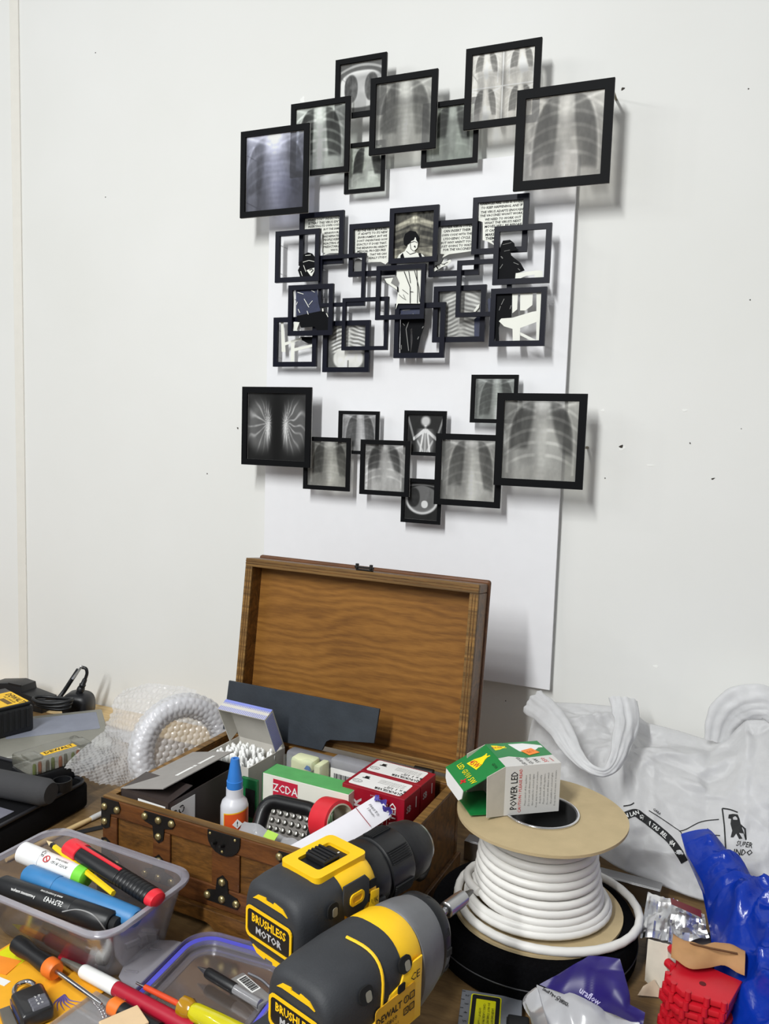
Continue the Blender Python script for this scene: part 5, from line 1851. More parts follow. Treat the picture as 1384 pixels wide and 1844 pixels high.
# ---- light bulb carton on the reel, green, open end to the left
zt = ZB + 0.1264
p0 = Vector((-0.2300, -0.4600, zt))
dirx = Vector((0.059, 0.0445, 0)).normalized()
rz = math.atan2(dirx.y, dirx.x)
t = thing('bulb_carton', 'open green and white light bulb carton lying on top of the cable reel', 'box', p0, rz)
L_, D_, H_ = 0.074, 0.072, 0.063
BGR = M('bulb_green', (22, 128, 62), 0.4, var=0.05)
CWH = M('carton_silver_white', (212, 210, 206), 0.4, var=0.02)
INSD = M('card_inside', (196, 190, 178), 0.8)
b = nb()
for lo_, hi_ in (((0, 0, 0), (L_, 0.001, H_)), ((0, D_ - 0.001, 0), (L_, D_, H_)), ((0, 0.001, 0), (L_, D_ - 0.001, 0.001)), ((0, 0.001, H_ - 0.001), (L_, D_ - 0.001, H_)), ((L_ - 0.001, 0.001, 0.001), (L_, D_ - 0.001, H_ - 0.001))):
    box(b, lo_, hi_)
cb = mesh('carton_body', b, CWH, t)
# green upper face with white corner
b = nb()
prism(b, [(0, D_), (L_, D_), (L_, 0.026), (0.036, 0.022), (0.016, 0.030), (0, 0.026)], 0, 0.0003, UP(0, 0, H_))
gt = mesh('green_print', b, BGR, cb)
b = nb()
prism(b, [(0.030, 0.066), (0.036, 0.042), (0.048, 0.036), (0.060, 0.044), (0.066, 0.050), (0.072, 0.050), (0.072, 0.056), (0.064, 0.060), (0.050, 0.066)], 0.0003, 0.0006, UP(0, 0, H_))
mesh('bulb_picture', b, WHITE, gt)
b = nb()
prism(b, [(-0.009, -0.008), (0.009, -0.008), (0.009, 0.008), (-0.009, 0.008)], 0.0006, 0.0010, UP(0.049, 0.038, H_, R(20)))
st = mesh('price_sticker', b, M('sticker_orange', (250, 140, 50), 0.5), gt)
letter('1.75', 0.007, M('sticker_ink', (180, 70, 20), 0.6), st, UP(0.049, 0.038, H_ + 0.0012, R(200)))
ybulb = [(-0.010, -0.009), (0.010, -0.009), (0.008, 0.0), (0.004, 0.006), (0.003, 0.010), (0.004, 0.013), (0.002, 0.013), (0.0015, 0.011), (-0.0015, 0.011), (-0.002, 0.013), (-0.004, 0.013), (-0.003, 0.010), (-0.004, 0.006), (-0.008, 0.0)]
YPR = M('print_yellow', (250, 226, 20), 0.5)
REDT = M('print_red', (206, 40, 40), 0.5)
b = nb()
prism(b, ybulb, 0.0003, 0.0006, UP(0.013, 0.058, H_, R(-90)) @ Matrix.Scale(0.8, 4))
mesh('yellow_bulb_print', b, YPR, gt)
letter('45W', 0.007, REDT, gt, UP(0.011, 0.058, H_ + 0.0009, R(180)))
letter('LED BULB', 0.0068, INK, cb, UP(0.026, 0.0125, H_ + 0.0004, R(96)), sx=0.8)
letter('GU10', 0.0078, INK, cb, UP(0.036, 0.0115, H_ + 0.0004, R(96)))
letter('5W', 0.0078, INK, cb, UP(0.046, 0.0115, H_ + 0.0004, R(96)))
letter('350', 0.0090, REDT, cb, UP(0.057, 0.0115, H_ + 0.0004, R(96)))
letter('lumen', 0.0045, REDT, cb, UP(0.066, 0.0115, H_ + 0.0004, R(96)))
# front face wording, running up the face
letter('POWER LED', 0.0125, INK, cb, FR(0.0125, -0.0004, 0.0315) @ Matrix.Rotation(R(90), 4, 'Z'), bold=0.008, sx=0.72)
letter('CAUTION ! PLEASE READ', 0.0056, REDT, cb, FR(0.0205, -0.0004, 0.031) @ Matrix.Rotation(R(90), 4, 'Z'), sx=0.9)
for k in range(9):
    letter(('Please switch off the appliance', 'Do not use with dimmer switch', 'Not suitable for enclosed lights', 'Keep away from water or moisture', 'Recycle the bulb responsibly')[k % 5], 0.0032, GREYC, cb, FR(0.0275 + k * 0.0050, -0.0004, 0.031) @ Matrix.Rotation(R(90), 4, 'Z'))
# flaps at the open left end
FLT = Matrix.Translation((0, 0, H_)) @ Matrix.Rotation(R(-27), 4, 'Y')
b = nb()
box(b, (-0.060, 0.0, -0.001), (0, D_, 0.0), M4=FLT)
tf = mesh('top_flap', b, BGR, t)
b = nb()
prism(b, [(x * 1.25, y * 1.25) for x, y in ybulb], 0.0002, 0.0006, FLT @ UP(-0.022, 0.042, 0.0, R(-80)))
mesh('yellow_bulb_print', b, YPR, tf)
letter('45W', 0.0125, REDT, tf, FLT @ UP(-0.028, 0.041, 0.0009, R(180 + 90 + 10)), bold=0.01, sx=0.8)
letter('LED GU10 5W', 0.0108, YPR, tf, FLT @ UP(-0.044, 0.032, 0.0006, R(180 + 90)), bold=0.01, sx=0.85)
letter('GU10', 0.006, INK, tf, FLT @ UP(-0.010, 0.014, 0.0006, R(180 + 90)))
b = nb()
for a in (0, 90):
    box(b, (-0.005, -0.0013, 0.0002), (0.005, 0.0013, 0.0005), M4=FLT @ UP(-0.053, 0.020, 0, R(a + 20)))
mesh('red_cross_print', b, REDT, tf)
FL2 = FLT @ Matrix.Translation((-0.060, 0, 0)) @ Matrix.Rotation(R(-58), 4, 'Y')
b = nb()
prism(b, [(0, 0.003), (0, D_ - 0.003), (-0.012, D_ - 0.005), (-0.018, D_ - 0.014), (-0.018, 0.014), (-0.012, 0.005)], -0.001, 0.0, FL2)
mesh('tuck_flap', b, WHITE, tf)
b = nb()
box(b, (-0.042, 0.004, -0.001), (0, D_ - 0.004, 0.0), M4=Matrix.Translation((0, 0, 0.0015)) @ Matrix.Rotation(R(2), 4, 'Y'))
mesh('lower_flap', b, BGR, t)
b = nb()
prism(b, [(0, 0), (-0.026, 0.003), (-0.028, 0.055), (0, H_)], -0.001, 0.0, Matrix.Translation((0, 0, 0)) @ Matrix.Rotation(R(16), 4, 'Z') @ XZ)
mesh('side_flap', b, INSD, t)
b = nb()
prism(b, [(0, 0), (-0.026, 0.003), (-0.028, 0.055), (0, H_)], 0.0, 0.001, Matrix.Translation((0, D_, 0)) @ Matrix.Rotation(R(14), 4, 'Z') @ XZ)
mesh('side_flap', b, INSD, t)

# aluminium channel behind the reel
t = thing('aluminium_channel', 'brushed aluminium channel lying behind the black case', 'metal bar', (-0.335, -0.272, 0.0), R(-2.0))
ALU = M('brushed_aluminium', (176, 176, 178), 0.32, 1.0, var=0.05)
b = nb()
box(b, (0, 0, 0), (0.285, 0.003, 0.030), 0.001)
mesh('front_web', b, ALU, t)
b = nb()
box(b, (0, 0.0032, 0.027), (0.285, 0.024, 0.030), 0.001)
mesh('top_flange', b, ALU, t)
b = nb()
box(b, (0, 0.0032, 0.0), (0.285, 0.024, 0.003), 0.001)
mesh('bottom_flange', b, ALU, t)

# ================================================================== LEFT SIDE OF THE BENCH
def V(*a):
    return Vector(a)


# black tool bag
BAGF = M('bag_fabric', (13, 13, 16), 0.9, var=0.2, bump=0.3, bscale=1200, spec=0.2)
t = thing('tool_bag', 'low black fabric tool bag at the left edge', 'bag', (-1.36, -0.63, 0.0))
b = nb()
box(b, (0, 0, 0), (0.404, 0.236, 0.045), 0.008, 3)
mesh('bag_body', b, BAGF, t, 40)
b = nb()
tube(b, [(0.202 + x, 0.118 + y, 0.046) for x, y in rrect(0.400, 0.232, 0.018, 5)], 0.0032, 8, closed=True)
mesh('piping', b, M('piping_black', (40, 40, 44), 0.45), t, 60)
b = nb()
box(b, (0.02, 0.016, 0.0452), (0.384, 0.10, 0.0468), 0.0006)
tag(mesh('lining', b, M('grey_lining', (116, 116, 128), 0.8), t), 'grey lining')
a_, b_2 = at(-70, 1398, Z=0.068), at(92, 1437, Z=0.062)
GFO = M('grey_foam', (58, 58, 60), 0.85, bump=0.2)
t = thing('foam_roll', 'dark grey foam roll lying across the black tool bag', 'roll', (a_.x, a_.y, 0.0))
b = nb()
L = (b_2 - a_).length
lathe(b, [(0.0, 0), (0.019, 0.0), (0.021, 0.004), (0.021, L - 0.01), (0.016, L), (0.0, L)], 22, along((0, 0, 0.0695), V(b_2.x - a_.x, b_2.y - a_.y, 0.0695)))
mesh('roll', b, GFO, t, 50)
c = at(112, 1421, Z=0.048)
t = thing('black_cap_ring', 'short black plastic ring standing on the tool bag beside the bit case', 'ring', (c.x, c.y, 0.0472))
b = nb()
n = 26
ringprism(b, [(0.0155 * math.cos(2 * math.pi * k / n), 0.0155 * math.sin(2 * math.pi * k / n)) for k in range(n)], [(0.013 * math.cos(2 * math.pi * k / n), 0.013 * math.sin(2 * math.pi * k / n)) for k in range(n)], 0, 0.017)
mesh('ring', b, BLACK, t, 40)
b = nb()
lathe(b, [(0.0, 0.0), (0.0128, 0.0), (0.0128, 0.004), (0, 0.004)], 24)
mesh('ring_base', b, BLACKM, t)

# bit case: clear lid over black base, yellow badge
c0, c1 = at(55, 1424, Z=0.05), at(170, 1386, Z=0.05)
rz = math.atan2(c1.y - c0.y, c1.x - c0.x)
t = thing('bit_case', 'clear-lidded black bit case with yellow badge, on the tool bag', 'case', (c0.x, c0.y, 0.0492), rz)
b = nb()
box(b, (0, 0, 0), (0.115, 0.066, 0.022), 0.003)
mesh('case_base', b, BLACK, t, 40)
b = nb()
SMK = MC('smoked_lid', (176, 176, 160), 0.72, 0.1, 0.2)
box(b, (0, 0.0, 0.0225), (0.115, 0.066, 0.046), 0.005)
cl = mesh('clear_lid', b, SMK, t, 40)
for x in (0.004, 0.090):
    b = nb()
    box(b, (x, 0.006, 0.046), (x + 0.022, 0.040, 0.050), 0.002)
    mesh('lid_rib', b, SMK, cl, 40)
YBADGE = M('badge_yellow', (248, 196, 24), 0.5)
face_print(t, 'badge', 0.058, 0.015, YBADGE, UP(0.060, 0.022, 0.0460), 0.001)
letter('DEWALT', 0.0125, INK, t, UP(0.060, 0.022, 0.0468), bold=0.02)
for k in range(9):
    b = nb()
    lathe(b, [(0.0032, 0), (0.0032, 0.012), (0.0022, 0.016), (0, 0.016)], 8, Matrix.Translation((0.012 + k * 0.0112, 0.010 + 0.004 * (k % 2), 0.0225)))
    mesh('screw_bit', b, (M('bit_green', (120, 140, 50), 0.4), M('bit_orange', (196, 96, 60), 0.4), STEEL)[k % 3], t, 40)

# milky organiser box
o0 = V(-1.175, -0.385, 0.0)
rz = math.atan2(0.124, 0.114)
t = thing('organiser_box', 'flat milky plastic organiser box behind the bit case', 'box', o0, rz)
b = nb()
box(b, (0, 0, 0), (0.19, 0.20, 0.028), 0.006, 3)
mesh('box_body', b, MC('organiser_grey', (176, 176, 170), 0.25, 0.3, 0.15), t, 40)
b = nb()
box(b, (-0.003, -0.003, 0.0283), (0.193, 0.203, 0.040), 0.004, 3)
mesh('box_lid', b, MC('organiser_lid', (188, 186, 174), 0.2, 0.35, 0.15), t, 40)
face_print(t, 'grey_panel', 0.17, 0.10, M('panel_bluegrey', (132, 136, 150), 0.6), UP(0.095, 0.135, 0.0400), 0.004)

# battery charger with yellow label
c0 = at(61, 1262, Z=0.100)
t = thing('battery_charger', 'black battery charger with a yellow printed label, far left', 'charger', (c0.x, c0.y, 0.0405), R(-18))
b = nb()
box(b, (-0.120, -0.120, 0.0), (0.0, 0.0, 0.052), 0.005)
mesh('charger_body', b, BLACK, t, 40)
b = nb()
prism(b, [(-0.118, -0.116), (-0.004, -0.116), (-0.004, -0.004), (-0.118, -0.004)], 0.052, 0.058, None, 0.002)
mesh('charger_deck', b, BLACK, t, 40)
for k in range(10):
    b = nb()
    box(b, (-0.002, -0.114 + k * 0.011, 0.010), (0.0015, -0.108 + k * 0.011, 0.048), 0.0006)
    mesh('cooling_rib', b, BLACKM, t)
SLM = UP(-0.048, -0.050, 0.058)
face_print(t, 'yellow_label', 0.080, 0.088, YBADGE, SLM, 0.003, 0.0005)
letter('DEWALT', 0.017, INK, t, SLM @ Matrix.Translation((0.006, 0.032, 0.0008)), bold=0.02)
letter('FAST CHARGER', 0.007, INK, t, SLM @ Matrix.Translation((0.006, 0.021, 0.0008)))
face_print(t, 'spec_block', 0.040, 0.010, M('spec_brown', (110, 84, 30), 0.6), SLM @ Matrix.Translation((0.012, 0.011, 0.0005)))
letter('1  2  3', 0.009, INK, t, SLM @ Matrix.Translation((0.006, -0.006, 0.0008)))
letter('+  >  -', 0.009, INK, t, SLM @ Matrix.Translation((0.006, -0.020, 0.0008)))

# black stepped cradle behind it, against the wall
c0, c1 = at(12, 1246, Y=-0.06), at(104, 1262, Y=-0.06)
t = thing('black_cradle', 'long black plastic cradle with a stepped top, against the wall at far left', 'cradle', (c0.x, -0.062, 0.0))
b = nb()
w_ = c1.x - c0.x
prism(b, [(0, 0), (w_, 0), (w_, 0.030), (w_ * 0.62, 0.038), (w_ * 0.60, 0.052), (w_ * 0.42, 0.055), (0.0, 0.044)], 0, 0.045, XZ, 0.002)
mesh('cradle_body', b, BLACK, t, 40)
b = nb()
box(b, (w_ * 0.38, -0.047, 0.0520), (w_ * 0.62, -0.043, 0.0560), 0.0008)
mesh('lip', b, BLACK, t)

# black mains adapter with cord
c0 = at(132, 1301, Z=0.0)
t = thing('power_adapter', 'rounded black power adapter with its cord looping up through a metal clip', 'adapter', (c0.x, c0.y, 0.0), R(20))
b = nb()
tt = nb()
loft(tt, [(0.0, 0.020, 0.016, 0.030, 2.6), (0.003, 0.027, 0.024, 0.030, 2.8), (0.014, 0.032, 0.0295, 0.030, 3.0), (0.040, 0.032, 0.0295, 0.030, 3.0), (0.046, 0.027, 0.025, 0.030, 2.8)], 36)
merge(b, tt, Matrix.Rotation(R(90), 4, 'Z'))
mesh('adapter_body', b, M('adapter_black', (30, 30, 33), 0.4), t, 50)
b = nb()
lathe(b, [(0.0075, 0.0), (0.0070, 0.006), (0.0085, 0.008), (0.0080, 0.014), (0.0065, 0.016), (0.0072, 0.022), (0.0055, 0.024), (0.0050, 0.034), (0.004, 0.036)], 16, along((0.004, 0.02, 0.058), (0.020, 0.02, 0.096)))
mesh('strain_relief', b, BLACK, t, 40)
b = nb()
tube(b, catmull([(0.0185, 0.02, 0.092), (0.022, 0.02, 0.104), (0.0195, 0.02, 0.114), (0.010, 0.020, 0.1165)], 5), 0.0036, 8)
mesh('cord', b, BLACK, t, 60)
b = nb()
tube(b, catmull([(0.004, 0.018, 0.112), (-0.008, 0.014, 0.092), (-0.026, 0.008, 0.062), (-0.040, -0.010, 0.040)], 6), 0.0046, 8)
mesh('cord', b, BLACK, t, 60)
b = nb()
box(b, (-0.0060, -0.0025, 0), (0.0060, 0.0025, 0.034), 0.0008, 2, along((-0.008, 0.0145, 0.092), (0.012, 0.021, 0.121)))
mesh('metal_clip', b, CHROME, t)
b = nb()
for j in range(3):
    pts = [(-0.030 + (0.036 + 0.003 * j) * math.cos(2 * math.pi * k / 26), -0.030 + (0.015 + 0.002 * j) * math.sin(2 * math.pi * k / 26), 0.045 + 0.007 * j + 0.002 * math.sin(4 * math.pi * k / 26 + j)) for k in range(26)]
    b = nb()
    tube(b, pts, 0.0036, 8, closed=True)
    mesh('cord_coil', b, BLACK, t, 60)
c0, c1 = at(137, 1290, Z=0.004), at(188, 1313, Z=0.004)
b = nb()
prism(b, [(0, -0.008), (0.075, -0.008), (0.080, -0.004), (0.080, 0.006), (0.072, 0.009), (0, 0.006)], 0.0, 0.008, None, 0.001)
st = mesh('black_strip', b, BLACK, None)
st.location = (c0.x, c0.y, 0.0)
st.rotation_euler = (0, 0, math.atan2(c1.y - c0.y, c1.x - c0.x))
tag(st, 'short black plastic strip on the pale rear plank by the adapter', 'strip')

# brush lying on the bench
c0, c1 = at(0, 1545, Z=0.005), at(186, 1456, Z=0.005)
dv = (c1 - c0)
t = thing('paint_brush', 'thin wooden brush handle with a white ferrule, lying beside the tool bag', 'brush', (c0.x + 0.012, c0.y, 0.0), math.atan2(dv.y, dv.x))
L = dv.length
b = nb()
lathe(b, [(0, 0), (0.003, 0.0), (0.0042, 0.03), (0.0044, L * 0.70), (0.0036, L * 0.80)], 12, along((0, 0, 0.0046), (1, 0, 0.0046)))
mesh('handle', b, MATS['pine'], t, 50)
b = nb()
lathe(b, [(0.0040, L * 0.80), (0.0046, L * 0.82), (0.0048, L * 0.95)], 12, along((0, 0, 0.0049), (1, 0, 0.0049)))
mesh('ferrule', b, M('white_ferrule', (206, 206, 206), 0.4), t, 50)
b = nb()
lathe(b, [(0.0046, L * 0.95), (0.005, L * 1.0), (0.003, L * 1.06), (0, L * 1.07)], 12, along((0, 0, 0.005), (1, 0, 0.005)))
mesh('bristles', b, BLACKM, t, 50)
c0, c1 = at(128, 1502, Z=0.001), at(186, 1489, Z=0.001)
dv = c1 - c0
b = nb()
box(b, (0, -0.006, 0), (dv.length, 0.006, 0.002), 0.0005)
st = mesh('black_strap', b, BLACKM, None)
st.location = (c0.x, c0.y, 0)
st.rotation_euler = (0, 0, math.atan2(dv.y, dv.x))
tag(st, 'flat black strap lying by the left corner of the chest', 'strap')

# ---- bubble-wrapped ring lamp
BW_ = MC('bubble_wrap', (252, 252, 254), 0.46, 0.08, 0.14, fres=0.3)
RC = V(-0.826, -0.312, 0.0945)
nrm = V(0.85, -0.48, 0.20).normalized()
rx_ = V(0.492, 0.871, 0).normalized()
ru_ = nrm.cross(rx_)
if ru_.z < 0:
    ru_ = -ru_
RM = basis(RC, rx_, ru_, nrm)
RMAJ = 0.0735
ring = thing('ring_lamp', 'white ring lamp muffled in bubble wrap, leaning beside the chest', 'lamp', RM.translation, rot=RM.to_euler())
b = nb()
tube(b, [(RMAJ * math.cos(2 * math.pi * k / 60), RMAJ * math.sin(2 * math.pi * k / 60), 0) for k in range(60)], 0.0145, 14, closed=True)
mesh('ring_tube', b, M('ring_white', (236, 236, 240), 0.4), ring, 60)
b = nb()
rod(b, (-0.01, -RMAJ - 0.004, -0.004), (0.01, -RMAJ - 0.004, -0.004), 0.009)
mesh('mount', b, BLACK, ring, 40)


def lattice_bump(x, y, sp=0.0112, r_=0.0052, amp=0.0030):
    row = round(y / (sp * 0.866))
    best = 9
    for rr in (row - 1, row, row + 1):
        off = 0.5 * sp if rr % 2 else 0.0
        cx_ = round((x - off) / sp) * sp + off
        d2 = (x - cx_) ** 2 + (y - rr * sp * 0.866) ** 2
        best = min(best, d2)
    q = 1 - best / (r_ * r_)
    return amp * math.sqrt(q) if q > 0 else 0.0


wrap = thing('bubble_wrap', 'crumpled clear bubble wrap sheet wrapped round the ring lamp', 'bubble wrap', RM.translation, rot=RM.to_euler())
# sleeve around the ring
NU, NV = 320, 44


def sleeve(u, v):
    a, c = 2 * math.pi * u, 2 * math.pi * v
    rr = 0.0185 + lattice_bump(a * RMAJ, c * 0.018) + 0.0015 * noise.noise(V(math.cos(a) * 3, math.sin(a) * 3, c))
    return ((RMAJ + rr * math.cos(c)) * math.cos(a), (RMAJ + rr * math.cos(c)) * math.sin(a), rr * math.sin(c))


b = nb()
grid(b, sleeve, NU, NV, closed_u=True)
mesh('ring_sleeve', b, BW_, wrap, 180)
# sheet across the ring's opening
b = nb()


def disc(u, v):
    a, r_ = 2 * math.pi * u, 0.004 + (RMAJ - 0.016) * v
    x, y = r_ * math.cos(a), r_ * math.sin(a)
    return (x, y, 0.004 + lattice_bump(x, y) + 0.004 * noise.noise(V(x * 30, y * 30, 2)) + 0.006 * (1 - v))


grid(b, disc, 220, 56, closed_u=True)
mesh('centre_sheet', b, BW_, wrap, 180)


def sheet(name, P00, P10, P01, P11, nu, nv, amp, seed, bow=0.02):
    """four corners (world) -> wavy bubble sheet in the wrap's frame"""
    inv = RM.inverted()
    c = [inv @ Vector(p) for p in (P00, P10, P01, P11)]
    lu = (c[1] - c[0]).length
    lv = (c[2] - c[0]).length
    nn = (c[1] - c[0]).cross(c[2] - c[0]).normalized()
    if (RM.to_3x3() @ nn).dot(CAM - RC) < 0:
        nn = -nn
    bb = nb()

    def f(u, v):
        # rounded, ragged outline
        uu = 0.5 + (u - 0.5) * (1 - 0.10 * abs(2 * v - 1) ** 3) + 0.012 * noise.noise(V(v * 9, seed, 0))
        vv = 0.5 + (v - 0.5) * (1 - 0.10 * abs(2 * u - 1) ** 3) + 0.012 * noise.noise(V(u * 9, seed, 5))
        p = (c[0] * (1 - uu) + c[1] * uu) * (1 - vv) + (c[2] * (1 - uu) + c[3] * uu) * vv
        h = amp * noise.fractal(V(u * 3 + seed, v * 3, seed), 1.0, 2.0, 3) + bow * 4 * u * (1 - u) * (0.5 + 0.5 * v)
        return p + nn * (h + lattice_bump(u * lu, v * lv))

    grid(bb, f, nu, nv)
    return mesh(name, bb, BW_, wrap, 180)


sheet('loose_sheet', at(100, 1390, Z=0.112), at(232, 1436, Z=0.030), at(190, 1312, Z=0.085), at(262, 1345, Z=0.105), 84, 70, 0.008, 3.1, 0.012)
sheet('loose_sheet', at(186, 1322, Z=0.080), at(262, 1352, Z=0.105), at(216, 1240, Z=0.140), at(366, 1236, Z=0.190), 84, 60, 0.008, 7.7, 0.010)

# ================================================================== PEN TUB AND WHAT IS IN IT
TUBM = MC('tub_plastic', (230, 228, 236), 0.89, 0.15, 0.16)
TC = V(-0.712, -0.673, 0.0)
TRZ2 = R(-3)
KZ = 0.017     # how much higher the tub's load rides than first measured
t = thing('pen_tub', 'clear plastic food tub full of pens and cutters, in front of the chest', 'tub', TC, TRZ2)


def tubring(f, inset, z):
    w_, d_ = 0.204 + f * 0.040 - 2 * inset, 0.098 + f * 0.054 - 2 * inset
    return [(x, y + 0.012 * (1 - f), z) for x, y in rrect(w_, d_, 0.030, 8)]


TH = 0.084
b = nb()
secs = [tubring(0, 0.012, 0.0004), tubring(0.03, 0.003, 0.002), tubring(0.1, 0, 0.006), tubring(0.9, 0, TH - 0.006)]
secs += [tubring(0.9, 0.0012, TH - 0.006), tubring(0.1, 0.0012, 0.007), tubring(0.03, 0.005, 0.0034), tubring(0, 0.013, 0.0018)]
rg = [[b.verts.new(p) for p in s_] for s_ in secs]
for a_, c_ in zip(rg, rg[1:]):
    n = len(a_)
    for k in range(n):
        b.faces.new((a_[k], a_[(k + 1) % n], c_[(k + 1) % n], c_[k]))
b.faces.new(rg[0])
b.faces.new(rg[-1])
mesh('tub_wall', b, TUBM, t, 40)
b = nb()
secs = [tubring(0.9, 0.0, TH - 0.0058), tubring(0.95, -0.004, TH - 0.0056), tubring(0.97, -0.0052, TH - 0.002), tubring(0.97, -0.0045, TH), tubring(0.95, 0.0010, TH + 0.0006), tubring(0.92, 0.0014, TH - 0.0058)]
rg = [[b.verts.new(p) for p in s_] for s_ in secs]
for a_, c_ in zip(rg, rg[1:] + rg[:1]):
    n = len(a_)
    for k in range(n):
        b.faces.new((a_[k], a_[(k + 1) % n], c_[(k + 1) % n], c_[k]))
mesh('tub_rim', b, MC('tub_rim_plastic', (214, 212, 226), 0.45, 0.2, 0.25), t, 60)


def stick(name, label, cat, p, q, prof, mats, seg=16, parts=None, group=None, flat=1.0):
    """a turned thing between two points; prof is a list of pieces [(part name, [(r, t)...], material)], t along 0..1"""
    p, q = Vector(p), Vector(q)
    L = (q - p).length
    mw = along(p, q)
    t = thing(name, label, cat, mw.translation, rot=mw.to_euler(), group=group)
    for nm, pr, mt in prof:
        b = nb()
        lathe(b, [(r_, tt * L) for r_, tt in pr], seg, Matrix.Diagonal((1, flat, 1, 1)))
        mesh(nm, b, mt, t, 40)
    return t


def disc0(r_, a, b_, e=0.004):
    return [(r_ * 0.86, a), (r_, a + e), (r_, b_ - e), (r_ * 0.86, b_)]


REDK = M('cutter_red', (224, 40, 54), 0.4)
p, q = at(124, 1522, Z=0.079 + KZ), at(286, 1622, Z=0.071 + KZ)
t = stick('box_cutter', 'red and black snap-off cutter lying across the pen tub', 'cutter', p, q, [('end_cap', [(0.009, 0.0), (0.0135, 0.02), (0.0140, 0.16), (0.0125, 0.165)], REDK), ('grip', [(0.0125, 0.166), (0.0130, 0.2), (0.0130, 0.60), (0.0125, 0.605)], BLACK),
          ('tail_cap', [(0.0125, 0.93), (0.0130, 0.95), (0.0110, 0.99), (0.006, 1.0)], REDK)], None, 18, flat=0.72)
L = (q - p).length
for k in range(9):
    b = nb()
    f0 = 0.607 + k * 0.0355
    lathe(b, [(0.0118, f0 * L), (0.0130, (f0 + 0.005) * L), (0.0130, (f0 + 0.028) * L), (0.0118, (f0 + 0.0345) * L)], 18, Matrix.Diagonal((1, 0.72, 1, 1)))
    mesh('grip_rib', b, BLACK, t, 40)
b = nb()
box(b, (-0.0022, 0.0085, 0.10 * L), (0.0022, 0.0108, 0.60 * L), 0.0006)
mesh('slider_rail', b, REDK, t)
p, q = at(84, 1514, Z=0.073 + KZ), at(204, 1609, Z=0.066 + KZ)
stick('pencil', 'yellow and black pencil between the glue stick and the cutter', 'pencil', p, q, [('sharpened_tip', [(0.0003, 0.0), (0.0036, 0.085)], M('pencil_wood', (226, 204, 160), 0.6)), ('painted_band', [(0.0036, 0.086), (0.0037, 0.13)], BLACK), ('barrel', [(0.0037, 0.131), (0.0037, 1.0)], M('pencil_yellow', (244, 206, 24), 0.4))], None, 6)
p, q = at(40, 1534, Z=0.066 + KZ), at(157, 1582, Z=0.060 + KZ)
t = stick('glue_stick', 'white glue stick with green base in the pen tub', 'glue stick', p, q, [('cap', [(0.0115, 0.0), (0.0132, 0.015), (0.0132, 0.34), (0.0128, 0.345)], M('cap_white', (238, 238, 238), 0.4)), ('barrel', [(0.0122, 0.346), (0.0122, 0.86)], WHITE), ('base', [(0.0128, 0.861), (0.0130, 0.88), (0.0130, 0.99), (0.011, 1.0)], M('glue_green', (122, 214, 62), 0.45))], None, 22)
L = (q - p).length
mw = along(p, q)
upv = (mw.to_3x3().inverted() @ V(0.35, -0.45, 0.82)).normalized()
upv.z = 0
upv.normalize()
GM = basis(upv * 0.0126 + V(0, 0, 0.56 * L), (0, 0, 1), upv.cross(V(0, 0, 1)) * -1, upv)
letter('CE', 0.008, INK, t, GM @ Matrix.Translation((-0.022, -0.003, 0)) @ Matrix.Rotation(R(90), 4, 'Z'))
letter('GLUE STICK\nnon-toxic', 0.0052, INK, t, GM @ Matrix.Translation((0.010, 0, 0)))
b = nb()
tube(b, [(0.0042 * math.cos(2 * math.pi * k / 18), 0.0042 * math.sin(2 * math.pi * k / 18), 0.0003) for k in range(18)], 0.0006, 5, closed=True)
box(b, (-0.004, -0.0005, 0.0), (0.004, 0.0005, 0.0006), 0, M4=Matrix.Rotation(R(45), 4, 'Z'))
bmesh.ops.transform(b, matrix=GM @ Matrix.Translation((-0.012, 0.002, 0)), verts=b.verts)
mesh('warning_ring', b, REDT, t)
p, q = at(48, 1572, Z=0.060 + KZ), at(246, 1655, Z=0.058 + KZ)
BLUH = M('highlighter_blue', (58, 126, 182), 0.45)
stick('blue_highlighter', 'thick blue felt pen lying in the pen tub', 'marker', p, q, [('cap', [(0.009, 0.0), (0.0125, 0.02), (0.0130, 0.30), (0.0128, 0.302)], BLUH), ('barrel', [(0.0124, 0.303), (0.0126, 0.32), (0.0126, 0.98), (0.010, 1.0)], BLUH)], None, 14, flat=0.9)
p, q = at(0, 1594, Z=0.057 + KZ), at(206, 1664, Z=0.055 + KZ)
t = stick('black_marker', 'thick black permanent marker along the front of the pen tub', 'marker', p, q, [('barrel', [(0.010, 0.0), (0.0128, 0.03), (0.0130, 0.66), (0.0126, 0.665)], BLACK), ('cap', [(0.0130, 0.666), (0.0134, 0.68), (0.0132, 0.97), (0.011, 0.985)], BLACK), ('cap_end', [(0.0085, 0.986), (0.0085, 1.03), (0.006, 1.035)], BLACKM)], None, 20)
L = (q - p).length
mw = along(p, q)
upv = (mw.to_3x3().inverted() @ V(0.35, -0.55, 0.75)).normalized()
upv.z = 0
upv.normalize()
GM = basis(upv * 0.0134 + V(0, 0, 0.42 * L), (0, 0, -1), upv.cross(V(0, 0, 1)), upv)
letter('SF26643', 0.0085, WHITE, t, GM @ Matrix.Translation((-0.020, -0.002, 0)))
letter('permanent marker', 0.0050, WHITE, t, GM @ Matrix.Translation((0.026, -0.003, 0)), bold=0.01)
letter('www.q-connect.com', 0.0040, WHITE, t, GM @ Matrix.Translation((-0.012, 0.006, 0)))
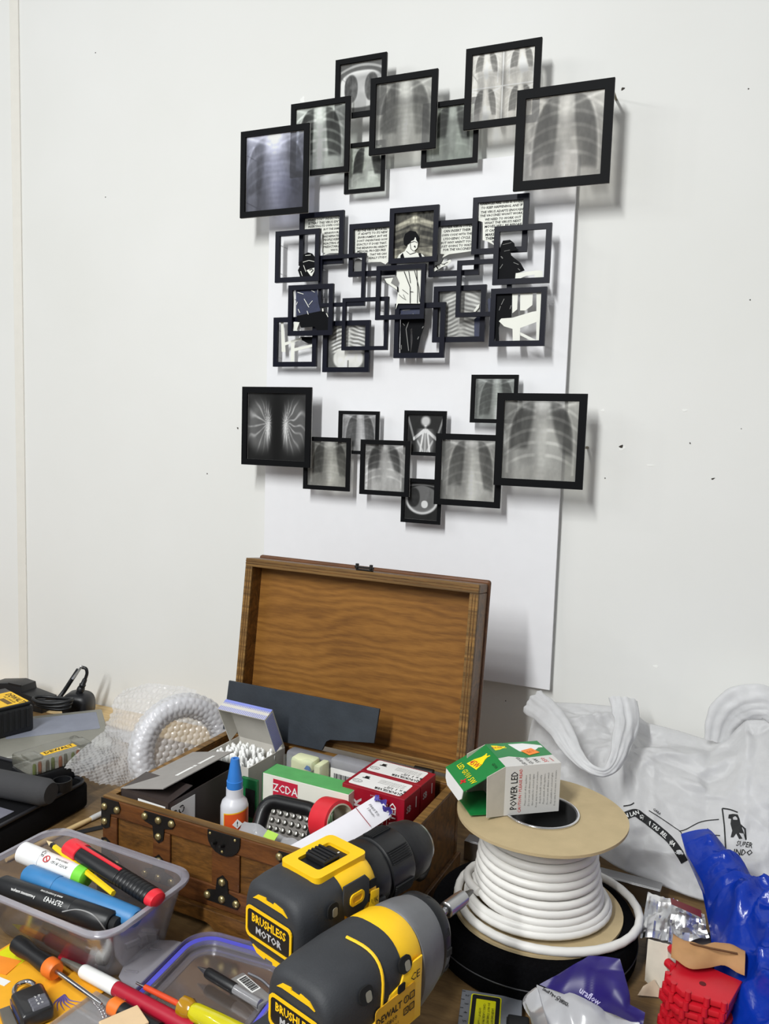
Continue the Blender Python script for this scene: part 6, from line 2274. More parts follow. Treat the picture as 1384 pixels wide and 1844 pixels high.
# small stuff in the bottom of the tub
stick('red_felt_pen', 'dark red felt pen under the others, seen through the tub wall', 'pen', at(88, 1690, Z=0.012), at(165, 1735, Z=0.012), [('barrel', [(0.007, 0), (0.0075, 0.02), (0.0075, 0.98), (0.006, 1.0)], M('pen_crimson', (176, 34, 66), 0.4))], None, 14)
stick('orange_pencil', 'orange and yellow pencil at the bottom of the tub, far left', 'pencil', at(22, 1664, Z=0.014), at(80, 1690, Z=0.014), [('tip', [(0.0003, 0), (0.0038, 0.3)], M('tip_yellow', (214, 206, 30), 0.5)), ('barrel', [(0.0042, 0.31), (0.0042, 1.0)], ORANGE)], None, 8)
stick('wooden_dowel', 'short pale wooden dowel with a metal collar at the bottom of the tub', 'dowel', at(80, 1665, Z=0.022), at(168, 1712, Z=0.020), [('rod', [(0.0045, 0), (0.0045, 0.9)], M('dowel_pale', (190, 170, 130), 0.6)), ('collar', [(0.0056, 0.9), (0.0056, 1.0)], STEEL)], None, 12)
stick('white_plug', 'small round white plug in the front corner of the tub', 'plug', at(176, 1722, Z=0.014), at(194, 1726, Z=0.014), [('plug', [(0.006, 0), (0.0085, 0.2), (0.0085, 0.9), (0.006, 1.0)], M('plug_white', (224, 222, 210), 0.5))], None, 16)
stick('steel_bolt', 'short steel bolt lying in the right end of the tub', 'bolt', at(226, 1705, Z=0.012), at(262, 1690, Z=0.012), [('shank', [(0.004, 0), (0.004, 0.7)], STEEL), ('head', [(0.0075, 0.7), (0.0075, 1.0)], STEEL)], None, 6)
p = at(268, 1676, Z=0.016)
t = thing('metal_sharpener', 'grey wedge-shaped sharpener at the right end of the tub', 'sharpener', (p.x, p.y, 0.0035), R(20))
b = nb()
prism(b, [(-0.012, -0.008), (0.012, -0.006), (0.012, 0.006), (-0.012, 0.008)], 0, 0.012, None, 0.001)
mesh('wedge', b, M('wedge_grey', (150, 148, 146), 0.4, 0.5), t)
b = nb()
box(b, (-0.010, -0.003, 0.012), (0.010, 0.003, 0.0128), 0.0002)
mesh('blade', b, CHROME, t)
b = nb()
tube(b, catmull([at(112, 1642, Z=0.089), at(140, 1638, Z=0.093), at(168, 1648, Z=0.092), at(188, 1672, Z=0.075), at(200, 1690, Z=0.050)], 6), 0.0008, 6)
tag(mesh('wire_loop', b, M('grey_wire', (150, 150, 150), 0.4), None, 60), 'thin grey wire curling over the black marker', 'wire')

# ================================================================== UPTURNED CLIP LID
CLP = MC('lid_plastic', (222, 220, 232), 0.80, 0.15, 0.22)
t = thing('clip_lid', 'upturned clear plastic lid with a blue seal and a side clip flap', 'lid', (-0.500, -0.690, 0.0), R(3))


def lring(inset, z, w0=0.150, d0=0.180, r0=0.034):
    return [(x, y, z) for x, y in rrect(w0 - 2 * inset, d0 - 2 * inset, r0 - inset * 0.6, 8)]


def skin(b, secs, loop=False, cap0=False, cap1=False):
    rg = [[b.verts.new(p) for p in s_] for s_ in secs]
    for a_, c_ in list(zip(rg, rg[1:])) + ([(rg[-1], rg[0])] if loop else []):
        n = len(a_)
        for k in range(n):
            b.faces.new((a_[k], a_[(k + 1) % n], c_[(k + 1) % n], c_[k]))
    if cap0:
        b.faces.new(rg[0])
    if cap1:
        b.faces.new(rg[-1])


b = nb()
skin(b, [lring(0, 0.0006), lring(-0.002, 0.003), lring(-0.002, 0.014), lring(0.0, 0.0145), lring(0.0, 0.0035), lring(0.008, 0.003), lring(0.0085, 0.0105), lring(0.0100, 0.0105), lring(0.0115, 0.003), lring(0.02, 0.0022), lring(0.02, 0.0006)], True, False, False)
b.faces.new([b.verts.new(p) for p in lring(0.0201, 0.0014)])
mesh('lid_tray', b, CLP, t, 40)
b = nb()
skin(b, [lring(0.0006, 0.0040), lring(0.0006, 0.0095), lring(0.0072, 0.0095), lring(0.0072, 0.0040)], True)
tag(mesh('seal_ring', b, M('seal_blue', (92, 92, 214), 0.45), t, 40), 'blue silicone seal')
b = nb()
prism(b, [(0, -0.048), (-0.010, -0.046), (-0.028, -0.036), (-0.034, -0.020), (-0.034, 0.020), (-0.028, 0.036), (-0.010, 0.046), (0, 0.048)], 0.0, 0.0022, TRS((-0.0785, 0.012, 0.010), (0, R(6), 0)), 0.0006)
fl = mesh('clip_flap', b, MC('flap_plastic', (226, 224, 236), 0.55, 0.2, 0.15), t, 40)
for y in (-0.022, 0.022):
    b = nb()
    box(b, (-0.012, -0.0015, 0), (0.003, 0.0015, 0.0016), 0.0004, 2, TRS((-0.094, 0.012 + y, 0.0138), (0, R(6), R(20))))
    mesh('clip_rib', b, CLP, fl)
# pen on the lid
p, q = at(356, 1741, Z=0.012), at(468, 1808, Z=0.012)
stick('clear_ballpoint', 'ballpoint pen with black rubber grip lying on the clip lid', 'pen', p, q, [('metal_tip', [(0.0006, 0), (0.0020, 0.06), (0.0044, 0.16)], STEEL), ('rubber_grip', [(0.0056, 0.161), (0.0062, 0.2), (0.0062, 0.60), (0.0056, 0.61)], BLACK), ('barrel', [(0.0052, 0.611), (0.0052, 1.0)], MC('pen_clear', (206, 206, 210), 0.3, 0.1, 0.2))], None, 16)
p = at(425, 1763, Z=0.008)
t = thing('lead_case', 'small clear pencil lead case with barcode sticker on the clip lid', 'case', (p.x, p.y, 0.0038), R(-22))
b = nb()
box(b, (0, -0.010, 0), (0.058, 0.010, 0.009), 0.002)
mesh('case_body', b, MC('lead_clear', (222, 222, 222), 0.5, 0.1, 0.2), t, 40)
face_print(t, 'barcode_sticker', 0.030, 0.012, WHITE, UP(0.022, 0.002, 0.009))
b = nb()
x = 0.009
k = 0
while x < 0.034:
    wd = (0.0005, 0.0010, 0.0014)[k * 5 % 3]
    box(b, (x, -0.0025, 0.0095), (x + wd, 0.0070, 0.0098))
    x += wd + (0.0006, 0.0010)[k % 2]
    k += 1
tag(mesh('barcode', b, INK, t), kind='stuff')
b = nb()
tube(b, catmull([(0.006, 0.013, 0.008), (0.028, 0.016, 0.010), (0.05, 0.015, 0.010)], 4), 0.0016, 6)
mesh('clip_wire', b, M('wire_grey', (150, 150, 156), 0.35, 0.6), t, 60)

# yellow tester screwdriver over the lid edge
p, q = at(250, 1772, Z=0.022), at(318, 1806, Z=0.025)
r2 = p + (q - p).normalized() * 0.195
YCL = M('amber_acetate', (206, 196, 20), 0.12, coat=0.6, sss=0.0)
L = 0.195
stick('tester_screwdriver', 'clear yellow handled screwdriver with a red sleeved shaft', 'screwdriver', p, r2, [('steel_tip', [(0.0013, -0.02), (0.0015, 0.05)], STEEL), ('red_sleeve', [(0.0030, 0.051), (0.0031, 0.34)], M('sleeve_red', (214, 74, 36), 0.45)),
      ('collar', [(0.0060, 0.341), (0.0105, 0.35), (0.0108, 0.40), (0.0085, 0.43)], M('amber_dark', (176, 128, 14), 0.15, coat=0.6)), ('handle', [(0.0082, 0.431), (0.0098, 0.46), (0.0105, 0.62), (0.0105, 0.95), (0.008, 1.0)], YCL)], None, 10)

# ================================================================== FRONT LEFT CORNER
CARDY = M('card_yellow', (244, 176, 40), 0.55, var=0.05)
t = thing('blister_card', 'yellow and orange backing card of a blister pack, under the padlock', 'card', (-0.690, -0.765, 0.0), R(-6))
b = nb()
box(b, (-0.092, -0.062, 0.0004), (0.072, 0.046, 0.0022), 0.0002)
cy = mesh('card', b, CARDY, t)
face_print(t, 'lime_panel', 0.040, 0.034, M('card_lime', (226, 224, 20), 0.5), UP(-0.068, 0.024, 0.0022))
face_print(t, 'orange_sticker', 0.034, 0.026, M('price_orange', (252, 148, 44), 0.5), UP(-0.064, 0.008, 0.0026, R(14)))
face_print(t, 'white_strip', 0.060, 0.009, WHITE, UP(-0.060, -0.012, 0.0022, R(6)))
b = nb()
for k in range(6):
    a = R(10 + k * 16)
    tube(b, catmull([(0.040, 0.012, 0.0025), (0.040 + 0.012 * math.cos(a), 0.012 - 0.012 * math.sin(a), 0.0025), (0.040 + 0.026 * math.cos(a - 0.3), 0.012 - 0.024 * math.sin(a - 0.3), 0.0025)], 4), lambda q: 0.0014 * (1.15 - q), 5)
tag(mesh('feather_print', b, M('feather_violet', (104, 86, 150), 0.5), t), kind='stuff')
# padlock
p = at(58, 1800, Z=0.020)
t = thing('padlock', 'small black combination padlock with steel shackle on the yellow card', 'padlock', (p.x, p.y, 0.0026), R(-28))
b = nb()
box(b, (-0.024, -0.017, 0), (0.024, 0.017, 0.019), 0.005, 3)
bd = mesh('lock_body', b, M('lock_black', (38, 38, 40), 0.3, var=0.1, coat=0.2), t, 40)
for j in range(3):
    b = nb()
    lathe(b, [(0.0050, -0.009), (0.0056, -0.008), (0.0056, 0.008), (0.0050, 0.009)], 12, TRS((0.006 + j * 0.0062 - 0.002, 0.004, 0.0158), (R(90), 0, R(0))))
    dl = mesh('number_dial', b, M('dial_grey', (96, 96, 104), 0.4), t, 30)
    letter(('3 7', '5 1', '8 0')[j], 0.005, WHITE, t, UP(0.006 + j * 0.0062 - 0.002, 0.004, 0.0218, R(90)))
b = nb()
box(b, (-0.022, -0.0173, 0.006), (0.016, -0.0168, 0.013), 0.0002)
mesh('name_plate', b, M('plate_blue', (70, 80, 130), 0.3, 0.5), t)
b = nb()
tube(b, catmull([(-0.020, -0.009, 0.0095), (-0.034, -0.010, 0.0095), (-0.044, -0.004, 0.0095), (-0.044, 0.006, 0.0095), (-0.034, 0.011, 0.0095), (-0.020, 0.010, 0.0095)], 6), 0.0030, 10)
mesh('shackle', b, CHROME, t, 60)

# precision screwdriver
p, q = at(28, 1697, Z=0.020), at(98, 1747, Z=0.018)
dv = (q - p).normalized()
t = stick('precision_screwdriver', 'black and orange precision screwdriver pointing at the white card', 'screwdriver', p, p + dv * 0.165, [('handle', [(0.006, 0), (0.0100, 0.02), (0.0105, 0.10), (0.0085, 0.22), (0.0098, 0.36), (0.0095, 0.40)], BLACK), ('orange_collar', [(0.0098, 0.401), (0.0108, 0.41), (0.0108, 0.485), (0.0090, 0.50)], ORANGE), ('shaft', [(0.0024, 0.501), (0.0024, 0.97), (0.0012, 1.0)], STEEL)], None, 18)
for sx_ in (-0.35, 0.35):
    b = nb()
    pts = [(0.0106 * math.cos(R(-60) + sx_ + (0.25 if k > 2 else 0)), 0.0106 * math.sin(R(-60) + sx_ + (0.25 if k > 2 else 0)), 0.165 * (0.09 + 0.05 * k)) for k in range(6)]
    tube(b, pts, 0.0009, 5)
    mesh('orange_inlay', b, ORANGE, t, 50)
b = nb()
lathe(b, [(0.0, -0.0006), (0.0042, -0.0006), (0.0042, 0.0004)], 14)
mesh('swivel_cap', b, ORANGE, t, 40)
letter('6', 0.007, ORANGE, t, basis((0.0, -0.0100, 0.058), (0, 0, 1), (1, 0, 0), (0, -1, 0)))
# second, seen end on
p, q = at(198, 1808, Z=0.014), at(240, 1832, Z=0.012)
stick('orange_screwdriver', 'second orange and black screwdriver, half hidden by the red pencil', 'screwdriver', p, p + (q - p).normalized() * 0.07, [('orange_cap', [(0.006, 0), (0.0092, 0.05), (0.0092, 0.24), (0.0085, 0.25)], ORANGE), ('handle', [(0.0088, 0.251), (0.0088, 1.0)], BLACK)], None, 16)
# engraver pen: grey tip, white sleeve, red barrel
p, q = at(112, 1728, Z=0.011), at(336, 1848, Z=0.014)
stick('craft_knife_pen', 'pen with grey tip, white sleeve and long dark red barrel', 'pen', p, p + (q - p) * 1.05, [('grey_tip', [(0.0024, 0), (0.0032, 0.03), (0.0052, 0.17)], M('tip_grey', (132, 130, 122), 0.35, 0.5)), ('white_sleeve', [(0.0066, 0.171), (0.0078, 0.19), (0.0080, 0.44)], WHITE), ('red_barrel', [(0.0078, 0.441), (0.0080, 0.45), (0.0080, 1.0)], M('barrel_red', (172, 26, 50), 0.4))], None, 16)
p, q = at(108, 1722, Z=0.006), at(232, 1790, Z=0.005)
stick('red_ballpoint', 'slim red and clear ballpoint lying along the tub', 'pen', p, q, [('red_cap', [(0.003, 0), (0.0040, 0.02), (0.0040, 0.50), (0.0036, 0.51)], M('pen_red', (206, 26, 54), 0.35)), ('clear_barrel', [(0.0035, 0.511), (0.0035, 1.0)], MC('pen_barrel', (196, 200, 210), 0.35, 0.1, 0.2))], None, 12)
# ball chain: a string of little beads
b = nb()
ch0 = catmull([at(162, 1792, Z=0.003), at(170, 1806, Z=0.003), at(182, 1822, Z=0.003), at(190, 1846, Z=0.003)], 5)
ch1 = catmull([at(176, 1804, Z=0.003), at(184, 1816, Z=0.003), at(196, 1838, Z=0.003)], 5)
t = thing('ball_chain', 'short steel ball chain beside the craft pen', 'chain', ch0[0])
for pts in (ch0, ch1):
    for pnt in pts:
        b = nb()
        bmesh.ops.create_icosphere(b, subdivisions=2, radius=0.0024, matrix=Matrix.Translation(Vector((pnt.x, pnt.y, 0.0028)) - Vector(ch0[0])))
        mesh('bead', b, CHROME, t, 60)
# wooden block
p = at(238, 1836, Z=0.020)
b = nb()
box(b, (-0.016, -0.03, 0), (0.016, 0.012, 0.022), 0.001)
o = mesh('wood_block', b, M('block_wood', (226, 196, 156), 0.6), None)
o.location = (p.x, p.y, 0.0)
o.rotation_euler = (0, 0, R(-28))
tag(o, 'small pale wooden block at the bottom edge', 'block')
# clear wallet with white card
p = at(186, 1792, Z=0.004)
t = thing('card_wallet', 'clear wallet holding a white card at the bottom left edge', 'card', (p.x, p.y, 0.0025), R(-8))
b = nb()
box(b, (-0.006, -0.075, 0), (0.040, -0.012, 0.0012), 0.0002)
mesh('white_card', b, WHITE, t)
b = nb()
box(b, (-0.012, -0.080, 0.0014), (0.045, 0.0, 0.0022), 0.0004)
mesh('clear_sleeve', b, MC('wallet_clear', (236, 234, 236), 0.8, 0.1, 0.25), t)
# grey bracket with red grip, corner
p = at(20, 1838, Z=0.012)
t = thing('grey_key_tool', 'grey metal latch piece with a dark red end, bottom left corner', 'tool', (p.x, p.y, 0.003), R(-30))
b = nb()
prism(b, [(-0.03, -0.006), (0.016, -0.007), (0.022, -0.002), (0.022, 0.006), (-0.03, 0.005)], 0, 0.006, None, 0.001)
mesh('plate', b, M('latch_grey', (128, 124, 116), 0.4, 0.6), t)
b = nb()
box(b, (0.023, -0.010, 0.0), (0.040, 0.006, 0.008), 0.002)
mesh('red_end', b, M('end_red', (130, 20, 32), 0.45), t)
# torn white paper by the tub, at the very edge
p = at(-4, 1648, Z=0.02)
b = nb()
grid(b, lambda u, v: (-0.03 + 0.045 * u, -0.02 + 0.03 * v + 0.006 * math.sin(u * 5), 0.002 + 0.03 * v + 0.005 * math.sin(u * 9 + v * 4)), 12, 8)
o = mesh('paper_scrap', b, M('scrap_white', (222, 222, 226), 0.6), None, 60)
o.location = (p.x - 0.02, p.y - 0.02, 0.0)
tag(o, 'crumpled white paper scrap left of the pen tub', 'paper')

# ================================================================== RIGHT SIDE: BAGS AND PACKS
def ray_on(bvh, px, py, off=0.0008):
    d = (_r2 * ((px - CXP) / FPX) + _u2 * (-(py - CYP) / FPX) + _d).normalized()
    hit, nn, _, _ = bvh.ray_cast(CAM, d)
    if hit is None:
        return None
    if nn.dot(d) > 0:
        nn = -nn
    return hit + nn * off


def lerp_tab(tab, x):
    for (x0, y0), (x1, y1) in zip(tab, tab[1:]):
        if x <= x1:
            f = (x - x0) / (x1 - x0)
            return y0 + (y1 - y0) * max(0, f)
    return tab[-1][1]


# ---- white carrier bag heaped against the wall
TOPZ = [(-0.29, 0.150), (-0.27, 0.192), (-0.20, 0.200), (-0.13, 0.205), (-0.10, 0.185), (-0.05, 0.180), (0.0, 0.172), (0.025, 0.190), (0.05, 0.225), (0.09, 0.245), (0.16, 0.235), (0.26, 0.18), (0.33, 0.08)]
FRY = [(-0.29, -0.10), (-0.22, -0.20), (-0.12, -0.235), (-0.02, -0.245), (0.10, -0.24), (0.22, -0.22), (0.33, -0.12)]
LOWZ = [(-0.29, 0.10), (-0.22, 0.050), (-0.10, 0.022), (0.0, 0.010), (0.33, 0.004)]
X0, X1 = -0.285, 0.325


def crump(p, s=1.0):
    w_ = Vector((noise.noise(p * 8), noise.noise(p * 8 + Vector((7, 0, 0))), noise.noise(p * 8 + Vector((0, 7, 0))))) * 0.05
    q = p + w_
    d1 = noise.voronoi(q * 11.0)[0]
    d2 = noise.voronoi(q * 27.0 + Vector((3, 1, 7)))[0]
    d3 = noise.voronoi(q * 60.0 + Vector((1, 5, 2)))[0]
    f = noise.noise(p * 5.0)
    g_ = (1 - abs(noise.noise(q * 5.5 + Vector((2, 9, 4))))) ** 6
    h_ = (1 - abs(noise.noise(q * 13.0 + Vector((6, 1, 3))))) ** 6
    return s * (0.028 * min(0.5, d1[1] - d1[0]) + 0.010 * min(0.5, d2[1] - d2[0]) + 0.0022 * min(0.5, d3[1] - d3[0]) + 0.022 * f + 0.026 * g_ + 0.011 * h_ - 0.020)


def bagsurf(u, v):
    x = X0 + (X1 - X0) * u
    zt, yf, zl = lerp_tab(TOPZ, x), lerp_tab(FRY, x), lerp_tab(LOWZ, x)
    if v <= 0.72:       # front: from the crest by the wall down to the bench
        f = v / 0.72
        y = -0.055 + (yf + 0.055) * (f ** 0.85)
        z = zl + (zt - zl) * (1 - f ** 1.7)
        nn = Vector((0, -0.75, 0.65))
        p = Vector((x, y, z))
        k = crump(Vector((x, y * 1.4, z)) + Vector((5, 2, 1)))
        edge = min(1, 6 * f) * min(1, 5 * (1 - f) + 0.25) * min(1, 12 * u, 12 * (1 - u))
        if -0.17 < x < 0.12:     # the printed panel lies smoother
            edge *= 1 - 0.78 * math.exp(-((f - 0.64) / 0.20) ** 2) * min(1, (x + 0.17) * 25, (0.12 - x) * 25)
        p = p + nn * (k * edge)
    else:               # underside and back
        f = (v - 0.72) / 0.28
        p = Vector((x, yf + (-0.035 - yf) * f, zl * (1 - f) + (zt - 0.004) * max(0, (f - 0.5) * 2) + 0.002))
        if f >= 0.999:
            p = Vector((x, -0.054, zt))
    p.z = max(p.z, 0.0025)
    p.y = min(p.y, -0.02)
    return p


BAGW = MC('bag_white_film', (245, 245, 246), 0.12, 0.42, 0.04, 0.25, 45, fres=0.12)
b = nb()
vv = grid(b, bagsurf, 210, 140)
bmesh.ops.remove_doubles(b, verts=b.verts, dist=0.00005)
bag = thing('carrier_bag', 'crumpled white supermarket carrier bag heaped against the wall', 'bag', (0.02, -0.13, 0.0))
bmesh.ops.translate(b, verts=b.verts, vec=(-0.02, 0.13, 0))
bagm = mesh('bag_body', b, BAGW, bag, 180)
bvh = BVHTree.FromPolygons([v.co + Vector((0.02, -0.13, 0)) for v in bagm.data.vertices], [tuple(p.vertices) for p in bagm.data.polygons])
OFFB = Vector((0.02, -0.13, 0.0))


def ribbon(pxs, rad, Yf, name, flat=0.30):
    b = nb()
    pts = [at(px, py, Y=Yf(i / (len(pxs) - 1))) - OFFB for i, (px, py) in enumerate(pxs)]
    pts = catmull(pts, 6)
    n_ = len(pts)
    NS = 17
    fr, bk = [], []
    for i, p in enumerate(pts):
        tg = (pts[min(i + 1, n_ - 1)] - pts[max(i - 1, 0)]).normalized()
        side = tg.cross(Vector((0.4, -0.9, 0.2))).normalized()
        out_ = side.cross(tg).normalized()
        if out_.y > 0:
            out_ = -out_
        rr = rad(i / (n_ - 1))
        a_, c_ = [], []
        for k in range(NS):
            s_ = 2 * k / (NS - 1) - 1
            q = p + side * (rr * s_ * (1 + 0.10 * noise.noise(Vector((i * 0.3, s_, 4.0))))) + out_ * (rr * flat * (1 - s_ * s_) + 0.30 * rr * noise.noise(Vector((s_ * 3.2 + 0.02 * i, i * 0.05, 8.0))) + 0.002 * noise.noise(Vector((i * 0.4, s_ * 3, 1.0))))
            a_.append(b.verts.new(q))
            c_.append(b.verts.new(q - out_ * 0.0012))
        fr.append(a_)
        bk.append(c_)
    for i in range(n_ - 1):
        for k in range(NS - 1):
            b.faces.new((fr[i][k], fr[i][k + 1], fr[i + 1][k + 1], fr[i + 1][k]))
            b.faces.new((bk[i][k], bk[i + 1][k], bk[i + 1][k + 1], bk[i][k + 1]))
        for k in (0, NS - 1):
            b.faces.new((fr[i][k], fr[i + 1][k], bk[i + 1][k], bk[i][k]))
    return mesh(name, b, BAGW, bag, 180)


ribbon([(958, 1262), (984, 1284), (1008, 1312), (1030, 1350), (1054, 1378), (1084, 1391), (1106, 1374), (1120, 1334), (1128, 1296), (1122, 1258)], lambda f: 0.023 - 0.0165 * math.exp(-((f - 0.52) / 0.26) ** 2), lambda f: -0.115 - 0.135 * math.sin(math.pi * f) ** 1.3, 'handle', 0.35)
ribbon([(1290, 1334), (1300, 1300), (1318, 1276), (1348, 1264), (1384, 1268), (1412, 1296)], lambda f: 0.020 + 0.008 * math.sin(math.pi * f), lambda f: -0.07, 'handle', 0.30)


def decal(name, polys, mat, parent=bag):
    """printed shapes lying on the bag film"""
    b = nb()
    for pl in polys:
        q = [ray_on(bvh, x, y) for x, y in pl]
        if any(v is None for v in q) or len(q) < 3:
            continue
        try:
            b.faces.new([b.verts.new(v - OFFB) for v in q])
        except ValueError:
            pass
    o = mesh(name, b, mat, parent)
    if len(polys) > 1:
        o['kind'] = 'stuff'
    return o


def decal_text(name, s_, px, py, hgt, ang, mat, stretch=1.0, shear=0.0, off=0.0011):
    tb = textbm(s_, 1.0, shear=shear, bold=0.015)
    ca, sa = math.cos(R(ang)), math.sin(R(ang))
    bad = []
    for v in tb.verts:
        x, y = v.co.x * hgt * stretch, v.co.y * hgt
        q = ray_on(bvh, px + x * ca + y * sa, py + x * sa - y * ca, off)
        if q is None:
            bad.append(v)
        else:
            v.co = q - OFFB
    if bad:
        bmesh.ops.delete(tb, geom=bad, context='VERTS')
    return tag(mesh(name, tb, mat, bag), kind='stuff')


def polyline_band(pts, w_, n=5):
    """strip of quads along a pixel path"""
    P = catmull([Vector((x, y, 0)) for x, y in pts], n)
    out = []
    L, Rr = [], []
    for i, p in enumerate(P):
        tg = (P[min(i + 1, len(P) - 1)] - P[max(i - 1, 0)]).normalized()
        nrm_ = Vector((-tg.y, tg.x, 0)) * (w_ / 2)
        L.append(p + nrm_)
        Rr.append(p - nrm_)
    for i in range(len(P) - 1):
        out.append([(L[i].x, L[i].y), (L[i + 1].x, L[i + 1].y), (Rr[i + 1].x, Rr[i + 1].y), (Rr[i].x, Rr[i].y)])
    return out


path = [(1120, 1472), (1142, 1464), (1156, 1472), (1180, 1490), (1205, 1512), (1222, 1535), (1232, 1552)]
decal('black_band', polyline_band(path, 14, 8), INK)
for s_, px, py, an in (('IN LAN', 1136, 1467, -16), ('GUNA TAS', 1168, 1482, 37), ('BELANJA', 1202, 1511, 45), ('S', 1222, 1535, 52)):
    decal_text('band_lettering', s_, px, py, 10.5, an, WHITE, 0.85)
lines = polyline_band([(1122, 1452), (1134, 1450), (1141, 1446)], 2.2, 3) + polyline_band([(1168, 1460), (1190, 1474), (1212, 1489), (1226, 1500), (1232, 1520)], 1.6, 5)
lines += polyline_band([(1222, 1497), (1234, 1494), (1262, 1480), (1294, 1476)], 1.8, 5) + polyline_band([(1232, 1524), (1246, 1523), (1274, 1506), (1296, 1505)], 1.8, 5)
lines += polyline_band([(1300, 1456), (1304, 1490), (1306, 1532)], 2.6, 6) + polyline_band([(1300, 1456), (1314, 1458), (1328, 1463)], 2.4, 4)
decal('printed_lines', lines, INK)
decal_text('bag_lettering', 'ing pilih ini', 1256, 1502, 13, -18, INK, 0.75)
decal_text('bag_lettering', 'GARA', 1182, 1462, 6, 38, INK)
decal_text('bag_lettering', 'SUPER', 1339, 1521, 14, 8, INK, 0.75, 0.2)
decal_text('bag_lettering', 'INDO', 1336, 1536, 16, 2, INK, 0.85, 0.2)
decal('beast_emblem', [[(1312, 1467), (1320, 1466), (1328, 1467), (1331, 1474), (1333, 1484), (1342, 1492), (1344, 1512), (1341, 1513), (1338, 1501), (1330, 1500), (1336, 1510), (1330, 1511), (1325, 1501), (1320, 1508), (1315, 1508), (1318, 1496), (1315, 1484), (1316, 1475), (1311, 1474)]], INK)

# ---- blue plastic bag
BLUB = MC('bag_blue_film', (14, 66, 200), 0.04, 0.22, 0.10, 0.3, 60, fres=0.3)


def blob(name, c, rad, seed, mat, parent, amp=1.0, sub=5, zmin=0.002, squash=None):
    b = nb()
    bmesh.ops.create_icosphere(b, subdivisions=sub, radius=1.0)
    for v in b.verts:
        d = v.co.normalized()
        p = Vector((d.x * rad[0], d.y * rad[1], d.z * rad[2]))
        q = p * 14 + Vector((seed, seed * 2, seed * 3))
        q = q + Vector((noise.noise(q * 0.7), noise.noise(q * 0.7 + Vector((5, 0, 0))), noise.noise(q * 0.7 + Vector((0, 5, 0))))) * 0.6
        d1, d2 = noise.voronoi(q * 0.8)[0], noise.voronoi(q * 2.0)[0]
        dd = amp * (0.034 * min(0.6, d1[1] - d1[0]) + 0.014 * min(0.6, d2[1] - d2[0]) + 0.020 * noise.noise(q * 0.4) - 0.016)
        p = p + d * dd
        if squash:
            p = squash(p)
        p = p + Vector(c)
        p.z = max(p.z, zmin)
        v.co = p
    return mesh(name, b, mat, parent, 180)


t = thing('blue_bag', 'crumpled blue plastic bag at the right edge', 'bag', (0.12, -0.40, 0.0))
XL = [(0.0, -0.030), (0.12, -0.020), (0.22, 0.002), (0.35, 0.014), (0.5, 0.022), (0.62, 0.032), (0.72, 0.026), (1.0, 0.052)]
ZL = [(0.0, 0.110), (0.12, 0.100), (0.22, 0.075), (0.35, 0.052), (0.5, 0.030), (0.62, 0.030), (0.75, 0.010), (1.0, 0.004)]
ZT = [(0.0, 0.118), (0.15, 0.140), (0.35, 0.146), (0.5, 0.125), (0.6, 0.108), (0.75, 0.112), (1.0, 0.050)]


def bluesurf(u, v):
    y = -0.268 - 0.335 * v
    xl, zl, zt = lerp_tab(XL, v), lerp_tab(ZL, v), lerp_tab(ZT, v)
    if u <= 0.62:
        f = u / 0.62
        x = xl + (0.30 - xl) * f ** 1.15
        z = zl + (zt - zl) * min(1, f * 4.0) ** 0.6 if f < 0.7 else zt * (1 - ((f - 0.7) / 0.3) ** 2)
    else:
        f = (u - 0.62) / 0.38
        x = 0.30 + (xl - 0.30) * f
        z = 0.002 if f < 0.75 else 0.002 + (zl - 0.002) * ((f - 0.75) / 0.25) ** 1.5
        return Vector((x - 0.12 + (0.0 if f > 0.99 else 0.004), y + 0.40, max(0.002, z)))
    z = z * (1 - 0.74 * min(1, max(0, (x - 0.005) / 0.08)) * max(0, 1 - v / 0.40)) + (0.012 * math.sin(min(1, max(0, (x + 0.03) / 0.09)) * math.pi) if v < 0.3 else 0)
    p = Vector((x, y, z))
    q = p * 12 + Vector((3, 8, 1))
    q = q + Vector((noise.noise(q * 0.6), noise.noise(q * 0.6 + Vector((5, 0, 0))), noise.noise(q * 0.6 + Vector((0, 5, 0))))) * 0.5
    d1 = noise.voronoi(q * 0.9)[0]
    a = (1 - abs(noise.noise(q * 0.8))) ** 4
    c = (1 - abs(noise.noise(q * 1.8 + Vector((9, 2, 4))))) ** 4
    d2 = noise.voronoi(q * 2.4)[0]
    dd = 0.030 * min(0.5, d1[1] - d1[0]) + 0.010 * min(0.5, d2[1] - d2[0]) + 0.024 * a + 0.013 * c + 0.016 * noise.noise(q * 0.5) - 0.022
    edge = min(1, 8 * u + 0.1) * min(1, 6 * (0.62 - u) + 0.1) * min(1, 8 * v + 0.15, 8 * (1 - v) + 0.15)
    p = p + Vector((-0.25, -0.35, 0.9)).normalized() * (dd * edge)
    p.z = max(0.002, p.z)
    return p - Vector((0.12, -0.40, 0))


b = nb()
grid(b, bluesurf, 130, 110)
bmesh.ops.remove_doubles(b, verts=b.verts, dist=0.00005)
mesh('bag_body', b, BLUB, t, 180)
b = nb()


def twist(u, v):
    a = 2 * math.pi * u
    r_ = 0.030 * (1 - v) + 0.006
    return Vector((0.02 + 0.05 * v + r_ * math.cos(a) * (1 + 0.2 * math.sin(4 * a)), 0.015 + 0.02 * v + r_ * 0.8 * math.sin(a) * (1 + 0.2 * math.sin(3 * a + v * 6)), 0.118 + 0.045 * v))


grid(b, twist, 36, 12, closed_u=True)
mesh('twisted_neck', b, BLUB, t, 180)

# ---- silver blister packs
FOIL = M('foil', (238, 238, 240), 0.26, 0.9, var=0.04)


